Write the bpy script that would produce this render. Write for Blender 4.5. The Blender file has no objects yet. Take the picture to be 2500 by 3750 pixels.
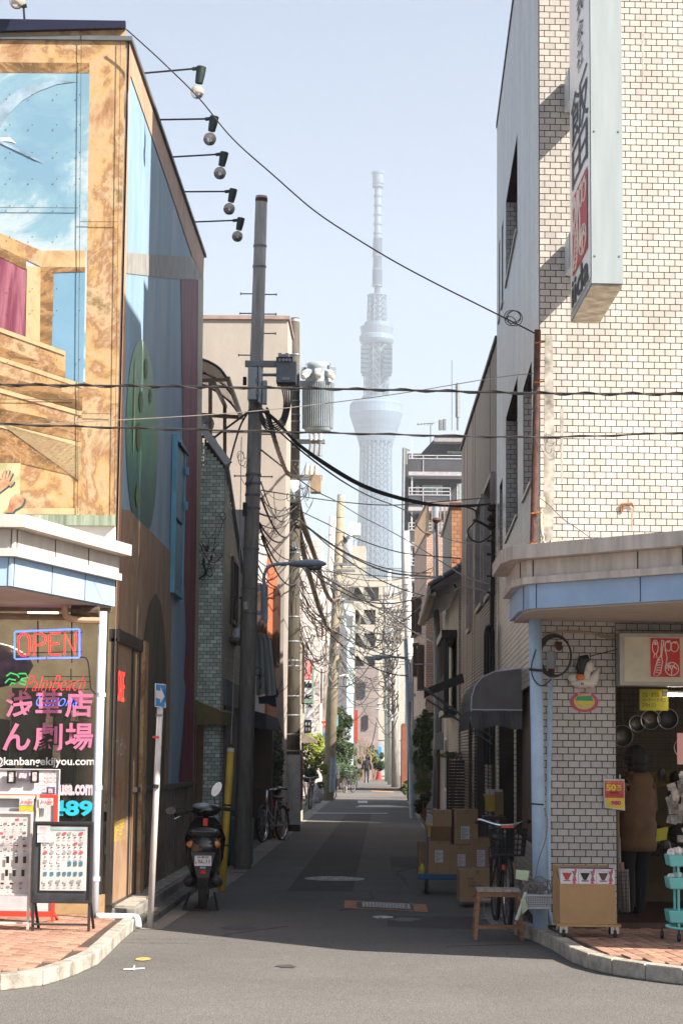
import bpy, bmesh, math, random
from mathutils import Vector, Matrix

random.seed(7)
R = math.radians
scene = bpy.context.scene
COL = scene.collection

# ------------------------------------------------------------------ camera
F = 7292.0
EYE = 1.62
CAM_ROT = (Matrix.Rotation(R(1.125), 3, 'Z') @ Matrix.Rotation(R(90 + 7.04), 3, 'X') @ Matrix.Rotation(0.0103, 3, 'Z'))
cd = bpy.data.cameras.new('camera')
cd.sensor_fit = 'HORIZONTAL'; cd.sensor_width = 24.0; cd.lens = 24.0 * F / 2500.0
cd.clip_start = 0.1; cd.clip_end = 9000
cam = bpy.data.objects.new('camera', cd); COL.objects.link(cam)
cam.matrix_world = Matrix.Translation((0, 0, EYE)) @ CAM_ROT.to_4x4()
scene.camera = cam

# ------------------------------------------------------------------ world, sun, exposure
SUN = Vector((-1.0, 0.61, -1.02)).normalized()      # the way the light travels
sun_el = math.asin(-SUN.z)
sun_az = math.atan2(-SUN.x, -SUN.y)                  # compass angle of the sun from +Y towards +X
w = bpy.data.worlds.new('World'); scene.world = w; w.use_nodes = True
nt = w.node_tree; bg = nt.nodes['Background']
sky = nt.nodes.new('ShaderNodeTexSky'); sky.sky_type = 'NISHITA'; sky.sun_disc = False
sky.sun_elevation = sun_el; sky.sun_rotation = sun_az
sky.air_density = 1.0; sky.dust_density = 1.8; sky.ozone_density = 0.9; sky.altitude = 20
hs = nt.nodes.new('ShaderNodeHueSaturation'); hs.inputs['Saturation'].default_value = .80; nt.links.new(sky.outputs[0], hs.inputs['Color']); nt.links.new(hs.outputs[0], bg.inputs[0]); bg.inputs[1].default_value = 0.076
sl = bpy.data.lights.new('sun', 'SUN'); sl.energy = 5.0; sl.angle = R(0.5); sl.color = (1.0, 0.91, 0.79)
so = bpy.data.objects.new('sun', sl); COL.objects.link(so)
so.rotation_euler = SUN.to_track_quat('-Z', 'Y').to_euler(); so.location = (10, -10, 30)
vs = scene.view_settings
vs.view_transform = 'Standard'; vs.look = 'None'; vs.exposure = 1.36; vs.gamma = 1.0; vs.use_curve_mapping = False
scene.cycles.use_denoising = True
scene.cycles.max_bounces = 6; scene.cycles.diffuse_bounces = 4; scene.cycles.glossy_bounces = 3
scene.cycles.transmission_bounces = 4; scene.cycles.transparent_max_bounces = 12; scene.cycles.volume_bounces = 1
scene.cycles.sample_clamp_indirect = 6.0

# ------------------------------------------------------------------ where a sight line meets the place
def ray(px, py):
 return CAM_ROT @ Vector(((px - 1250) / F, -(py - 1875) / F, -1.0))
CP = Vector((0, 0, EYE))
def at(px, py, Y):
 d = ray(px, py); return CP + d * (Y / d.y)
def gr(px, py, z=0.0):
 d = ray(px, py); return CP + d * ((z - EYE) / d.z)
def wl(px, py, a, b):
 d = ray(px, py); n = Vector((b[1] - a[1], -(b[0] - a[0])))
 return CP + d * ((n.x * a[0] + n.y * a[1]) / (n.x * d.x + n.y * d.y))
def sd(px, py, X=-2.57):
 d = ray(px, py); return CP + d * (X / d.x)

# ------------------------------------------------------------------ materials
MATS = {}
def mat(name, c, rough=0.7, metal=0.0, var=0.12, scale=4.0, bump=0.0, bscale=None, c2=None, emit=0.0,
  trans=0.0, island=0.0, streak=None, spec=0.4, detail=5.0, coat=0.0, alpha=1.0):
 if name in MATS: return MATS[name]
 m = bpy.data.materials.new(name); m.use_nodes = True; MATS[name] = m
 t = m.node_tree; n = t.nodes; l = t.links; b = n['Principled BSDF']
 b.inputs['Roughness'].default_value = rough; b.inputs['Metallic'].default_value = metal
 b.inputs['Specular IOR Level'].default_value = spec
 b.inputs['Coat Weight'].default_value = coat
 if trans: b.inputs['Transmission Weight'].default_value = trans
 if alpha < 1: b.inputs['Alpha'].default_value = alpha
 tc = n.new('ShaderNodeTexCoord'); src = tc.outputs['Object']
 if streak:
  mp = n.new('ShaderNodeMapping'); mp.inputs['Scale'].default_value = streak
  l.new(src, mp.inputs['Vector']); src = mp.outputs[0]
 no = n.new('ShaderNodeTexNoise'); no.inputs['Scale'].default_value = scale; no.inputs['Detail'].default_value = detail
 no.inputs['Roughness'].default_value = 0.62
 l.new(src, no.inputs['Vector'])
 mx = n.new('ShaderNodeMix'); mx.data_type = 'RGBA'
 lo = [max(0, v * (1 - var * 1.6)) for v in c]; hi = [min(1, v * (1 + var * 1.6)) for v in (c2 or c)]
 if c2: lo = list(c)
 mx.inputs['A'].default_value = (*lo, 1); mx.inputs['B'].default_value = (*hi, 1)
 cr = n.new('ShaderNodeMapRange'); cr.inputs['From Min'].default_value = 0.32; cr.inputs['From Max'].default_value = 0.68
 l.new(no.outputs['Fac'], cr.inputs['Value']); l.new(cr.outputs[0], mx.inputs['Factor'])
 out = mx.outputs['Result']
 if island:
  ge = n.new('ShaderNodeNewGeometry'); oi = n.new('ShaderNodeObjectInfo')
  ad = n.new('ShaderNodeMath'); ad.operation = 'ADD'; fr = n.new('ShaderNodeMath'); fr.operation = 'FRACT'
  l.new(ge.outputs['Random Per Island'], ad.inputs[0]); l.new(oi.outputs['Random'], ad.inputs[1]); l.new(ad.outputs[0], fr.inputs[0])
  mr = n.new('ShaderNodeMapRange'); mr.inputs['To Min'].default_value = 1 - island; mr.inputs['To Max'].default_value = 1 + island
  l.new(fr.outputs[0], mr.inputs['Value'])
  vm = n.new('ShaderNodeVectorMath'); vm.operation = 'SCALE'
  l.new(out, vm.inputs[0]); l.new(mr.outputs[0], vm.inputs['Scale']); out = vm.outputs[0]
 l.new(out, b.inputs['Base Color'])
 if emit:
  b.inputs['Emission Color'].default_value = (*c, 1); b.inputs['Emission Strength'].default_value = emit
 if bump:
  bp = n.new('ShaderNodeBump'); bp.inputs['Strength'].default_value = bump; bp.inputs['Distance'].default_value = 0.02
  n2 = n.new('ShaderNodeTexNoise'); n2.inputs['Scale'].default_value = bscale or scale * 8; n2.inputs['Detail'].default_value = 4
  l.new(src, n2.inputs['Vector']); l.new(n2.outputs['Fac'], bp.inputs['Height']); l.new(bp.outputs[0], b.inputs['Normal'])
 return m

def ramp_mat(name, stops, scale=1.5, rough=0.6, distort=2.5, streak=(1, 1, 1), detail=8, bump=0.0, vein=None):
 if name in MATS: return MATS[name]
 m = bpy.data.materials.new(name); m.use_nodes = True; MATS[name] = m
 t = m.node_tree; n = t.nodes; l = t.links; b = n['Principled BSDF']; b.inputs['Roughness'].default_value = rough
 tc = n.new('ShaderNodeTexCoord'); mp = n.new('ShaderNodeMapping'); mp.inputs['Scale'].default_value = streak
 l.new(tc.outputs['Object'], mp.inputs['Vector'])
 no = n.new('ShaderNodeTexNoise'); no.inputs['Scale'].default_value = scale; no.inputs['Detail'].default_value = detail
 no.inputs['Distortion'].default_value = distort; no.inputs['Roughness'].default_value = 0.65
 l.new(mp.outputs[0], no.inputs['Vector'])
 cr = n.new('ShaderNodeValToRGB'); e = cr.color_ramp.elements
 e[0].position = stops[0][0]; e[0].color = (*stops[0][1], 1)
 e[1].position = stops[-1][0]; e[1].color = (*stops[-1][1], 1)
 for p, c in stops[1:-1]:
  x = e.new(p); x.color = (*c, 1)
 l.new(no.outputs['Fac'], cr.inputs[0]); out = cr.outputs[0]
 if vein:
  n2 = n.new('ShaderNodeTexNoise'); n2.inputs['Scale'].default_value = scale * 0.8; n2.inputs['Detail'].default_value = 4; n2.inputs['Distortion'].default_value = 3
  mp2 = n.new('ShaderNodeMapping'); mp2.inputs['Location'].default_value = (5, 3, 9); mp2.inputs['Scale'].default_value = streak
  l.new(tc.outputs['Object'], mp2.inputs['Vector']); l.new(mp2.outputs[0], n2.inputs['Vector'])
  s = n.new('ShaderNodeMath'); s.operation = 'SUBTRACT'; s.inputs[1].default_value = 0.5; l.new(n2.outputs['Fac'], s.inputs[0])
  a = n.new('ShaderNodeMath'); a.operation = 'ABSOLUTE'; l.new(s.outputs[0], a.inputs[0])
  mr = n.new('ShaderNodeMapRange'); mr.inputs['From Max'].default_value = 0.016; mr.inputs['To Min'].default_value = 0.35; mr.inputs['To Max'].default_value = 0
  l.new(a.outputs[0], mr.inputs['Value'])
  mx = n.new('ShaderNodeMix'); mx.data_type = 'RGBA'; l.new(out, mx.inputs['A']); mx.inputs['B'].default_value = (*vein, 1)
  l.new(mr.outputs[0], mx.inputs['Factor']); out = mx.outputs['Result']
 l.new(out, b.inputs['Base Color'])
 return m

def brick_mat(name, c1, c2, mortar, w=0.1, h=0.06, rough=0.6, m_size=0.08, plane='xz', bump=0.4):
 """small tiles too far away to be picked apart: the joints come from a brick pattern"""
 if name in MATS: return MATS[name]
 m = bpy.data.materials.new(name); m.use_nodes = True; MATS[name] = m
 t = m.node_tree; n = t.nodes; l = t.links; b = n['Principled BSDF']; b.inputs['Roughness'].default_value = rough
 tc = n.new('ShaderNodeTexCoord'); sp = n.new('ShaderNodeSeparateXYZ'); cb = n.new('ShaderNodeCombineXYZ')
 l.new(tc.outputs['Object'], sp.inputs[0])
 ge = n.new('ShaderNodeNewGeometry'); sn = n.new('ShaderNodeSeparateXYZ'); l.new(ge.outputs['Normal'], sn.inputs[0])
 ab = n.new('ShaderNodeMath'); ab.operation = 'ABSOLUTE'; l.new(sn.outputs[0], ab.inputs[0])
 gt = n.new('ShaderNodeMath'); gt.operation = 'GREATER_THAN'; gt.inputs[1].default_value = 0.6; l.new(ab.outputs[0], gt.inputs[0])
 mf = n.new('ShaderNodeMix'); mf.data_type = 'FLOAT'; l.new(gt.outputs[0], mf.inputs['Factor'])
 l.new(sp.outputs[0], mf.inputs['A']); l.new(sp.outputs[1], mf.inputs['B'])
 l.new(mf.outputs['Result'], cb.inputs[0]); l.new(sp.outputs[2], cb.inputs[1])
 br = n.new('ShaderNodeTexBrick'); br.inputs['Scale'].default_value = 1.0
 br.inputs['Color1'].default_value = (*c1, 1); br.inputs['Color2'].default_value = (*c2, 1); br.inputs['Mortar'].default_value = (*mortar, 1)
 br.inputs['Brick Width'].default_value = w; br.inputs['Row Height'].default_value = h; br.inputs['Mortar Size'].default_value = m_size * h
 br.inputs['Mortar Smooth'].default_value = 0.1
 l.new(cb.outputs[0], br.inputs['Vector'])
 no = n.new('ShaderNodeTexNoise'); no.inputs['Scale'].default_value = 0.9; no.inputs['Detail'].default_value = 6
 l.new(tc.outputs['Object'], no.inputs['Vector'])
 mr = n.new('ShaderNodeMapRange'); mr.inputs['From Min'].default_value = .3; mr.inputs['From Max'].default_value = .7
 mr.inputs['To Min'].default_value = 0.8; mr.inputs['To Max'].default_value = 1.12
 l.new(no.outputs['Fac'], mr.inputs['Value'])
 vm = n.new('ShaderNodeVectorMath'); vm.operation = 'SCALE'; l.new(br.outputs['Color'], vm.inputs[0]); l.new(mr.outputs[0], vm.inputs['Scale'])
 l.new(vm.outputs[0], b.inputs['Base Color'])
 bp = n.new('ShaderNodeBump'); bp.inputs['Strength'].default_value = bump; bp.inputs['Distance'].default_value = 0.01; bp.invert = True
 l.new(br.outputs['Fac'], bp.inputs['Height']); l.new(bp.outputs[0], b.inputs['Normal'])
 return m

# ------------------------------------------------------------------ objects
def tag(o, label=None, cat=None, group=None, kind=None):
 if label: o['label'] = label
 if cat: o['category'] = cat
 if group: o['group'] = group
 if kind: o['kind'] = kind
 return o
def thing(name, loc, label, cat, group=None, rz=0.0):
 o = bpy.data.objects.new(name, None); COL.objects.link(o); o.location = loc; o.rotation_euler = (0, 0, rz)
 o.empty_display_size = 0.1
 return tag(o, label, cat, group)
def copy_tree(o, parent=None):
 c = o.copy(); COL.objects.link(c); c.parent = parent
 for ch in list(o.children): copy_tree(ch, c)
 return c
def world_loc(o):
 v = Vector((0, 0, 0)); a = o
 while a is not None: v = v + Vector(a.location); a = a.parent
 return v

class MB:
 def __init__(s): s.v = []; s.f = []
 def add(s, vs, fs):
  k = len(s.v); s.v.extend([tuple(v) for v in vs]); s.f.extend([tuple(i + k for i in f) for f in fs]); return s
 def box(s, c, d, rz=0.0, rx=0.0, ry=0.0):
  M = Matrix.Translation(c) @ Matrix.Rotation(rz, 4, 'Z') @ Matrix.Rotation(ry, 4, 'Y') @ Matrix.Rotation(rx, 4, 'X')
  h = [x / 2 for x in d]
  vs = [M @ Vector((sx * h[0], sy * h[1], sz * h[2])) for sz in (-1, 1) for sy in (-1, 1) for sx in (-1, 1)]
  return s.add(vs, [(0, 2, 3, 1), (4, 5, 7, 6), (0, 1, 5, 4), (2, 6, 7, 3), (0, 4, 6, 2), (1, 3, 7, 5)])
 def bb(s, x0, x1, y0, y1, z0, z1):
  return s.box(((x0 + x1) / 2, (y0 + y1) / 2, (z0 + z1) / 2), (abs(x1 - x0), abs(y1 - y0), abs(z1 - z0)))
 def bar(s, a, b, w, h=None, up=(0, 0, 1)):
  a = Vector(a); b = Vector(b); h = h or w; d = (b - a)
  if d.length < 1e-6: return s
  d.normalize(); u = Vector(up)
  if abs(d.dot(u)) > 0.98: u = Vector((1, 0, 0))
  r = d.cross(u).normalized(); u = r.cross(d).normalized(); r *= w / 2; u *= h / 2
  vs = [a - r - u, a + r - u, a + r + u, a - r + u, b - r - u, b + r - u, b + r + u, b - r + u]
  return s.add(vs, [(0, 1, 2, 3), (7, 6, 5, 4), (0, 4, 5, 1), (1, 5, 6, 2), (2, 6, 7, 3), (3, 7, 4, 0)])
 def tube(s, pts, r, n=6, caps=True, closed=False):
  pts = [Vector(p) for p in pts]; m = len(pts)
  rs = r if isinstance(r, (list, tuple)) else [r] * m
  prev = None; rings = []
  for i, p in enumerate(pts):
   if closed: d = pts[(i + 1) % m] - pts[i - 1]
   else: d = pts[min(i + 1, m - 1)] - pts[max(i - 1, 0)]
   if d.length < 1e-9: d = Vector((0, 0, 1))
   d.normalize()
   if prev is None:
    u = Vector((0, 0, 1)) if abs(d.z) < 0.9 else Vector((1, 0, 0))
    prev = (u - d * u.dot(d)).normalized()
   else:
    prev = (prev - d * prev.dot(d))
    prev = prev.normalized() if prev.length > 1e-6 else d.orthogonal().normalized()
   q = d.cross(prev)
   rings.append([p + (prev * math.cos(2 * math.pi * k / n) + q * math.sin(2 * math.pi * k / n)) * rs[i] for k in range(n)])
  vs = [v for rg in rings for v in rg]; fs = []
  for i in range(m if closed else m - 1):
   j = (i + 1) % m
   for k in range(n):
    k2 = (k + 1) % n; fs.append((i * n + k, i * n + k2, j * n + k2, j * n + k))
  if caps and not closed:
   fs.append(tuple(range(n))[::-1]); fs.append(tuple((m - 1) * n + k for k in range(n)))
  return s.add(vs, fs)
 def lathe(s, c, prof, n=16, axis='z', caps=True):
  c = Vector(c); vs = []; fs = []; m = len(prof)
  for r, z in prof:
   for k in range(n):
    a = 2 * math.pi * k / n
    o = (r * math.cos(a), r * math.sin(a), z)
    if axis == 'x': o = (z, r * math.cos(a), r * math.sin(a))
    if axis == 'y': o = (r * math.cos(a), z, -r * math.sin(a))
    vs.append(c + Vector(o))
  for i in range(m - 1):
   for k in range(n):
    k2 = (k + 1) % n; fs.append((i * n + k, i * n + k2, (i + 1) * n + k2, (i + 1) * n + k))
  if caps: fs.append(tuple(range(n))[::-1]); fs.append(tuple((m - 1) * n + k for k in range(n)))
  return s.add(vs, fs)
 def ball(s, c, r, n=12, sc=(1, 1, 1)):
  prof = []
  k = max(4, n // 2)
  vs = []; fs = []
  c = Vector(c)
  for i in range(k + 1):
   t = math.pi * i / k; rr = max(math.sin(t), 0.001)
   for j in range(n):
    a = 2 * math.pi * j / n
    vs.append(c + Vector((rr * math.cos(a) * r * sc[0], rr * math.sin(a) * r * sc[1], -math.cos(t) * r * sc[2])))
  for i in range(k):
   for j in range(n):
    j2 = (j + 1) % n; fs.append((i * n + j, i * n + j2, (i + 1) * n + j2, (i + 1) * n + j))
  return s.add(vs, fs)
 def prism(s, poly, ext):
  """polygon of 3D points pushed along the vector ext"""
  p = [Vector(a) for a in poly]; e = Vector(ext); n = len(p)
  nv = Vector((0, 0, 0))
  for i in range(n): nv += p[i].cross(p[(i + 1) % n])
  if nv.dot(e) > 0: p = p[::-1]
  vs = p + [a + e for a in p]
  fs = [tuple(range(n)), tuple(range(2 * n - 1, n - 1, -1))]
  for i in range(n):
   j = (i + 1) % n; fs.append((i, i + n, j + n, j))
  return s.add(vs, fs)
 def foot(s, poly, z0, z1):
  return s.prism([(x, y, z0) for x, y in poly], (0, 0, z1 - z0))
 def sheet(s, poly): return s.add(poly, [tuple(range(len(poly)))])
 def build(s, name, m, parent=None, label=None, kind=None, smooth=False, local=False, bevel=0.0, cat=None, group=None):
  me = bpy.data.meshes.new(name)
  off = Vector((0, 0, 0))
  if parent is not None and not local: off = world_loc(parent)
  elif parent is None and not local and s.v:
   xs = [v[0] for v in s.v]; ys = [v[1] for v in s.v]; zs = [v[2] for v in s.v]
   off = Vector(((min(xs) + max(xs)) / 2, (min(ys) + max(ys)) / 2, min(zs)))
  vv = [(v[0] - off.x, v[1] - off.y, v[2] - off.z) for v in s.v]
  me.from_pydata(vv, [], s.f); me.update()
  if smooth: me.polygons.foreach_set('use_smooth', [True] * len(me.polygons))
  for mm in (m if isinstance(m, (list, tuple)) else [m]): me.materials.append(mm)
  o = bpy.data.objects.new(name, me); COL.objects.link(o)
  if parent is not None: o.parent = parent
  elif not local: o.location = off
  if smooth == 'auto' or bevel:
   pass
  if bevel:
   b = o.modifiers.new('b', 'BEVEL'); b.width = bevel; b.segments = 2; b.limit_method = 'ANGLE'; b.angle_limit = R(40)
  return tag(o, label, cat, group, kind)

def mesh_copy(src, name, parent, loc, rot=(0, 0, 0), scale=(1, 1, 1), m=None):
 """another piece with the same mesh"""
 o = bpy.data.objects.new(name, src); COL.objects.link(o)
 o.parent = parent; off = world_loc(parent) if parent else Vector((0, 0, 0))
 o.location = Vector(loc) - off; o.rotation_euler = rot; o.scale = scale
 return o

def smooth_path(pts, k=6):
 pts = [Vector(p) for p in pts]
 if len(pts) < 3: return pts
 out = []
 for i in range(len(pts) - 1):
  p0 = pts[max(i - 1, 0)]; p1 = pts[i]; p2 = pts[i + 1]; p3 = pts[min(i + 2, len(pts) - 1)]
  for j in range(k):
   t = j / k
   out.append(0.5 * ((2 * p1) + (p2 - p0) * t + (2 * p0 - 5 * p1 + 4 * p2 - p3) * t * t + (3 * p1 - p0 - 3 * p2 + p3) * t ** 3))
 out.append(pts[-1]); return out

def text(body, box, org, right, up, m, parent, name='lettering', bold=0.0, ext=0.002, shear=0.0, align='box', label=None):
 """lettering fitted in a box (w, h) whose lower left corner is org"""
 cu = bpy.data.curves.new('t', 'FONT'); cu.body = body; cu.size = 1.0; cu.offset = bold; cu.extrude = 0.0; cu.shear = shear
 cu.resolution_u = 3
 to = bpy.data.objects.new('t', cu); COL.objects.link(to)
 dg = bpy.context.evaluated_depsgraph_get()
 me = bpy.data.meshes.new_from_object(to.evaluated_get(dg))
 bpy.data.objects.remove(to); bpy.data.curves.remove(cu)
 me.name = name
 xs = [v.co.x for v in me.vertices]; ys = [v.co.y for v in me.vertices]
 if not xs: return None
 x0, x1, y0, y1 = min(xs), max(xs), min(ys), max(ys)
 right = Vector(right).normalized(); up = Vector(up).normalized(); nn = right.cross(up).normalized()
 off = world_loc(parent) if parent else Vector((0, 0, 0)); org = Vector(org)
 sx = box[0] / (x1 - x0); sy = box[1] / (y1 - y0)
 for v in me.vertices:
  v.co = org + right * ((v.co.x - x0) * sx) + up * ((v.co.y - y0) * sy) + nn * ext - off
 me.materials.clear(); me.materials.append(m)
 o = bpy.data.objects.new(name, me); COL.objects.link(o); o.parent = parent
 return tag(o, label)

def skin_body(name, verts, edges, m, parent, sub=2, label=None):
 me = bpy.data.meshes.new(name); me.from_pydata([v[:3] for v in verts], edges, []); me.update()
 o = bpy.data.objects.new('tmp', me); COL.objects.link(o)
 o.modifiers.new('s', 'SKIN');
 ly = me.skin_vertices[0].data if me.skin_vertices else None
 if ly is None:
  me.skin_vertices.new() if hasattr(me.skin_vertices, 'new') else None
  ly = me.skin_vertices[0].data
 for i, v in enumerate(verts):
  r = v[3]; ly[i].radius = r if isinstance(r, tuple) else (r, r)
  ly[i].use_root = (i == 0)
 sb = o.modifiers.new('u', 'SUBSURF'); sb.levels = sub; sb.render_levels = sub
 dg = bpy.context.evaluated_depsgraph_get()
 m2 = bpy.data.meshes.new_from_object(o.evaluated_get(dg)); bpy.data.objects.remove(o)
 m2.name = name; m2.materials.clear(); m2.materials.append(m)
 m2.polygons.foreach_set('use_smooth', [True] * len(m2.polygons))
 q = bpy.data.objects.new(name, m2); COL.objects.link(q); q.parent = parent
 return tag(q, label)

# ------------------------------------------------------------------ palette
m_asph = None
M = {}
M['kerb'] = mat('kerb concrete', (0.32, 0.29, 0.25), 0.9, var=0.25, scale=6, bump=0.3)
M['conc'] = mat('old concrete', (0.20, 0.19, 0.175), 0.9, var=0.25, scale=3, bump=0.3)
M['paver'] = mat('red pavers', (0.33, 0.185, 0.13), 0.85, var=0.2, scale=3, island=0.28, bump=0.2)
M['tile'] = mat('cream wall tile', (0.43, 0.40, 0.37), 0.28, var=0.11, scale=1.6, streak=(1, 1, .35), island=0.10, bump=0.03, bscale=25)
M['grout'] = mat('dark grout', (0.045, 0.03, 0.024), 0.9, var=0.2, scale=3)
M['gtile'] = mat('green glazed tile', (0.46, 0.54, 0.48), 0.25, var=0.1, scale=2, island=0.3)
M['ggrout'] = mat('grey grout', (0.07, 0.055, 0.045), 0.9)
M['beige'] = mat('beige wall coat', (0.33, 0.30, 0.265), 0.9, var=0.1, scale=0.8, bump=0.15, bscale=30, streak=(1, 1, 0.4))
M['white'] = mat('white paint', (0.60, 0.58, 0.56), 0.45, var=0.06, scale=3)
M['cream'] = mat('cream wall coat', (0.43, 0.40, 0.34), 0.85, var=0.08, scale=1)
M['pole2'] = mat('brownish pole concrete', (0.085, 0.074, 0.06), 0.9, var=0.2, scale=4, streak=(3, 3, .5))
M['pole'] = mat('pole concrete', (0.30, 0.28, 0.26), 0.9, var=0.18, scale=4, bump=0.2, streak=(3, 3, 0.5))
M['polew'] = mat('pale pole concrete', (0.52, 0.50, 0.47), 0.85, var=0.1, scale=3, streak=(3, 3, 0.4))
M['galv'] = mat('galvanised steel', (0.22, 0.23, 0.24), 0.5, metal=0.4, var=0.1)
M['grey'] = mat('grey enamel', (0.24, 0.26, 0.28), 0.45, var=0.08)
M['lgrey'] = mat('pale grey enamel', (0.46, 0.50, 0.53), 0.4, var=0.06, streak=(1, 1, .3))
M['blue'] = mat('light blue paint', (0.36, 0.50, 0.66), 0.4, var=0.08, scale=5)
M['bluep'] = mat('blue fascia paint', (0.30, 0.43, 0.62), 0.45, var=0.08, scale=2)
M['black'] = mat('black plastic', (0.018, 0.018, 0.02), 0.45, var=0.1)
M['cable'] = mat('cable sheath', (0.03, 0.027, 0.027), 0.55, var=0.1)
M['cableg'] = mat('grey cable sheath', (0.20, 0.18, 0.16), 0.6, var=0.15)
M['cablec'] = mat('clay coated cable', (0.17, 0.13, 0.095), 0.6, var=0.2)
M['glass'] = mat('window glass', (0.05, 0.06, 0.065), 0.06, var=0.1, spec=0.6)
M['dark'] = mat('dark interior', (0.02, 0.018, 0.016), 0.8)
M['brown'] = mat('brown anodised frame', (0.075, 0.045, 0.035), 0.4, var=0.1)
M['dgrey'] = mat('dark slate tile', (0.05, 0.052, 0.065), 0.6, var=0.15)
M['card'] = mat('cardboard', (0.36, 0.23, 0.125), 0.85, var=0.07, scale=3)
M['cardd'] = mat('dark brown cardboard', (0.20, 0.11, 0.05), 0.85)  # darker brown for the open cartons and the carton print
M['label'] = mat('paper label', (0.60, 0.58, 0.59), 0.7, var=0.03)
M['rust'] = mat('rusty brown steel', (0.075, 0.032, 0.024), 0.8, var=0.35, scale=9, bump=0.4)
M['wood'] = mat('weathered wood', (0.25, 0.12, 0.06), 0.75, var=0.25, scale=6, streak=(2, 2, 9))
M['woodl'] = mat('pale slat wood', (0.33, 0.27, 0.22), 0.8, var=0.2, scale=6)
M['chrome'] = mat('chrome', (0.7, 0.7, 0.72), 0.15, metal=1.0, var=0.02)
M['steel'] = mat('brushed steel', (0.45, 0.45, 0.46), 0.3, metal=0.9)
M['tyre'] = mat('rubber', (0.02, 0.02, 0.02), 0.85)
M['red'] = mat('red print', (0.52, 0.03, 0.03), 0.5, var=0.04)
M['redv'] = mat('vivid red plastic', (0.75, 0.05, 0.03), 0.4, var=0.04)
M['ink'] = mat('black ink', (0.012, 0.012, 0.014), 0.5)
M['yellow'] = mat('yellow plastic', (0.62, 0.40, 0.05), 0.5, var=0.1)
M['teal'] = mat('teal enamel', (0.13, 0.45, 0.43), 0.4, var=0.06)
M['skin'] = mat('skin', (0.45, 0.27, 0.19), 0.5)
# ================================================================== GROUND
def noise_ground(name, base, hi, sc=1.0, grit=0.5):
 m = bpy.data.materials.new(name); m.use_nodes = True; t = m.node_tree; n = t.nodes; l = t.links; b = n['Principled BSDF']
 b.inputs['Roughness'].default_value = 0.9; b.inputs['Specular IOR Level'].default_value = 0.25
 tc = n.new('ShaderNodeTexCoord')
 a = n.new('ShaderNodeTexNoise'); a.inputs['Scale'].default_value = 0.35 * sc; a.inputs['Detail'].default_value = 7; a.inputs['Roughness'].default_value = 0.7
 g = n.new('ShaderNodeTexNoise'); g.inputs['Scale'].default_value = 70 * sc; g.inputs['Detail'].default_value = 3
 v = n.new('ShaderNodeTexVoronoi'); v.inputs['Scale'].default_value = 95 * sc
 for x in (a, g, v): l.new(tc.outputs['Object'], x.inputs['Vector'])
 mx = n.new('ShaderNodeMix'); mx.data_type = 'RGBA'; mx.inputs['A'].default_value = (*base, 1); mx.inputs['B'].default_value = (*hi, 1)
 mr = n.new('ShaderNodeMapRange'); mr.inputs['From Min'].default_value = .3; mr.inputs['From Max'].default_value = .7
 l.new(a.outputs['Fac'], mr.inputs['Value']); l.new(mr.outputs[0], mx.inputs['Factor'])
 m2 = n.new('ShaderNodeMapRange'); m2.inputs['To Min'].default_value = 1 - grit; m2.inputs['To Max'].default_value = 1 + grit
 l.new(v.outputs['Color'], m2.inputs['Value'])
 m3 = n.new('ShaderNodeMapRange'); m3.inputs['To Min'].default_value = .75; m3.inputs['To Max'].default_value = 1.25
 l.new(g.outputs['Fac'], m3.inputs['Value'])
 mu = n.new('ShaderNodeMath'); mu.operation = 'MULTIPLY'; l.new(m2.outputs[0], mu.inputs[0]); l.new(m3.outputs[0], mu.inputs[1])
 vm = n.new('ShaderNodeVectorMath'); vm.operation = 'SCALE'; l.new(mx.outputs['Result'], vm.inputs[0]); l.new(mu.outputs[0], vm.inputs['Scale'])
 l.new(vm.outputs[0], b.inputs['Base Color'])
 bp = n.new('ShaderNodeBump'); bp.inputs['Strength'].default_value = 0.5; bp.inputs['Distance'].default_value = 0.01
 l.new(v.outputs['Distance'], bp.inputs['Height']); l.new(bp.outputs[0], b.inputs['Normal'])
 return m
m_asph = noise_ground('asphalt', (0.102, 0.097, 0.092), (0.144, 0.136, 0.128), 1.0, 0.32)
m_gut = noise_ground('gutter concrete', (0.20, 0.185, 0.165), (0.30, 0.28, 0.25), 1.6, 0.15)
MB().bb(-1500, 1500, -60, 2700, -0.6, -0.03).build('ground', mat('city ground', (0.25, 0.25, 0.24), 0.9), kind='structure')
rd = MB()
rd.sheet([(-60, -30, 0), (60, -30, 0), (60, 19.0, 0), (-60, 19.0, 0)]); rd.sheet([(-2.6, 19.0, 0), (2.0, 19.0, 0), (2.0, 230, 0), (-2.6, 230, 0)])
rd.sheet([(-40, 76.8, 0), (-2.6, 76.8, 0), (-2.6, 83, 0), (-40, 83, 0)]); rd.sheet([(2.0, 76.8, 0), (40, 76.8, 0), (40, 83, 0), (2.0, 83, 0)])
road = rd.build('road', m_asph, kind='structure')

# gutters and kerbs along the alley
g = MB()
g.sheet([(-2.25, 19.0, .004), (-2.02, 19.0, .004), (-1.86, 27, .004), (-1.80, 76, .004), (-2.1, 76, .004), (-2.2, 27, .004)])
g.build('gutter', m_gut, kind='structure')
g = MB(); g.sheet([(1.12, 19.6, .004), (1.40, 18.9, .004), (1.62, 30, .004), (1.5, 76, .004), (1.1, 76, .004), (1.05, 30, .004)])
g.build('gutter', m_gut, kind='structure')
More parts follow.
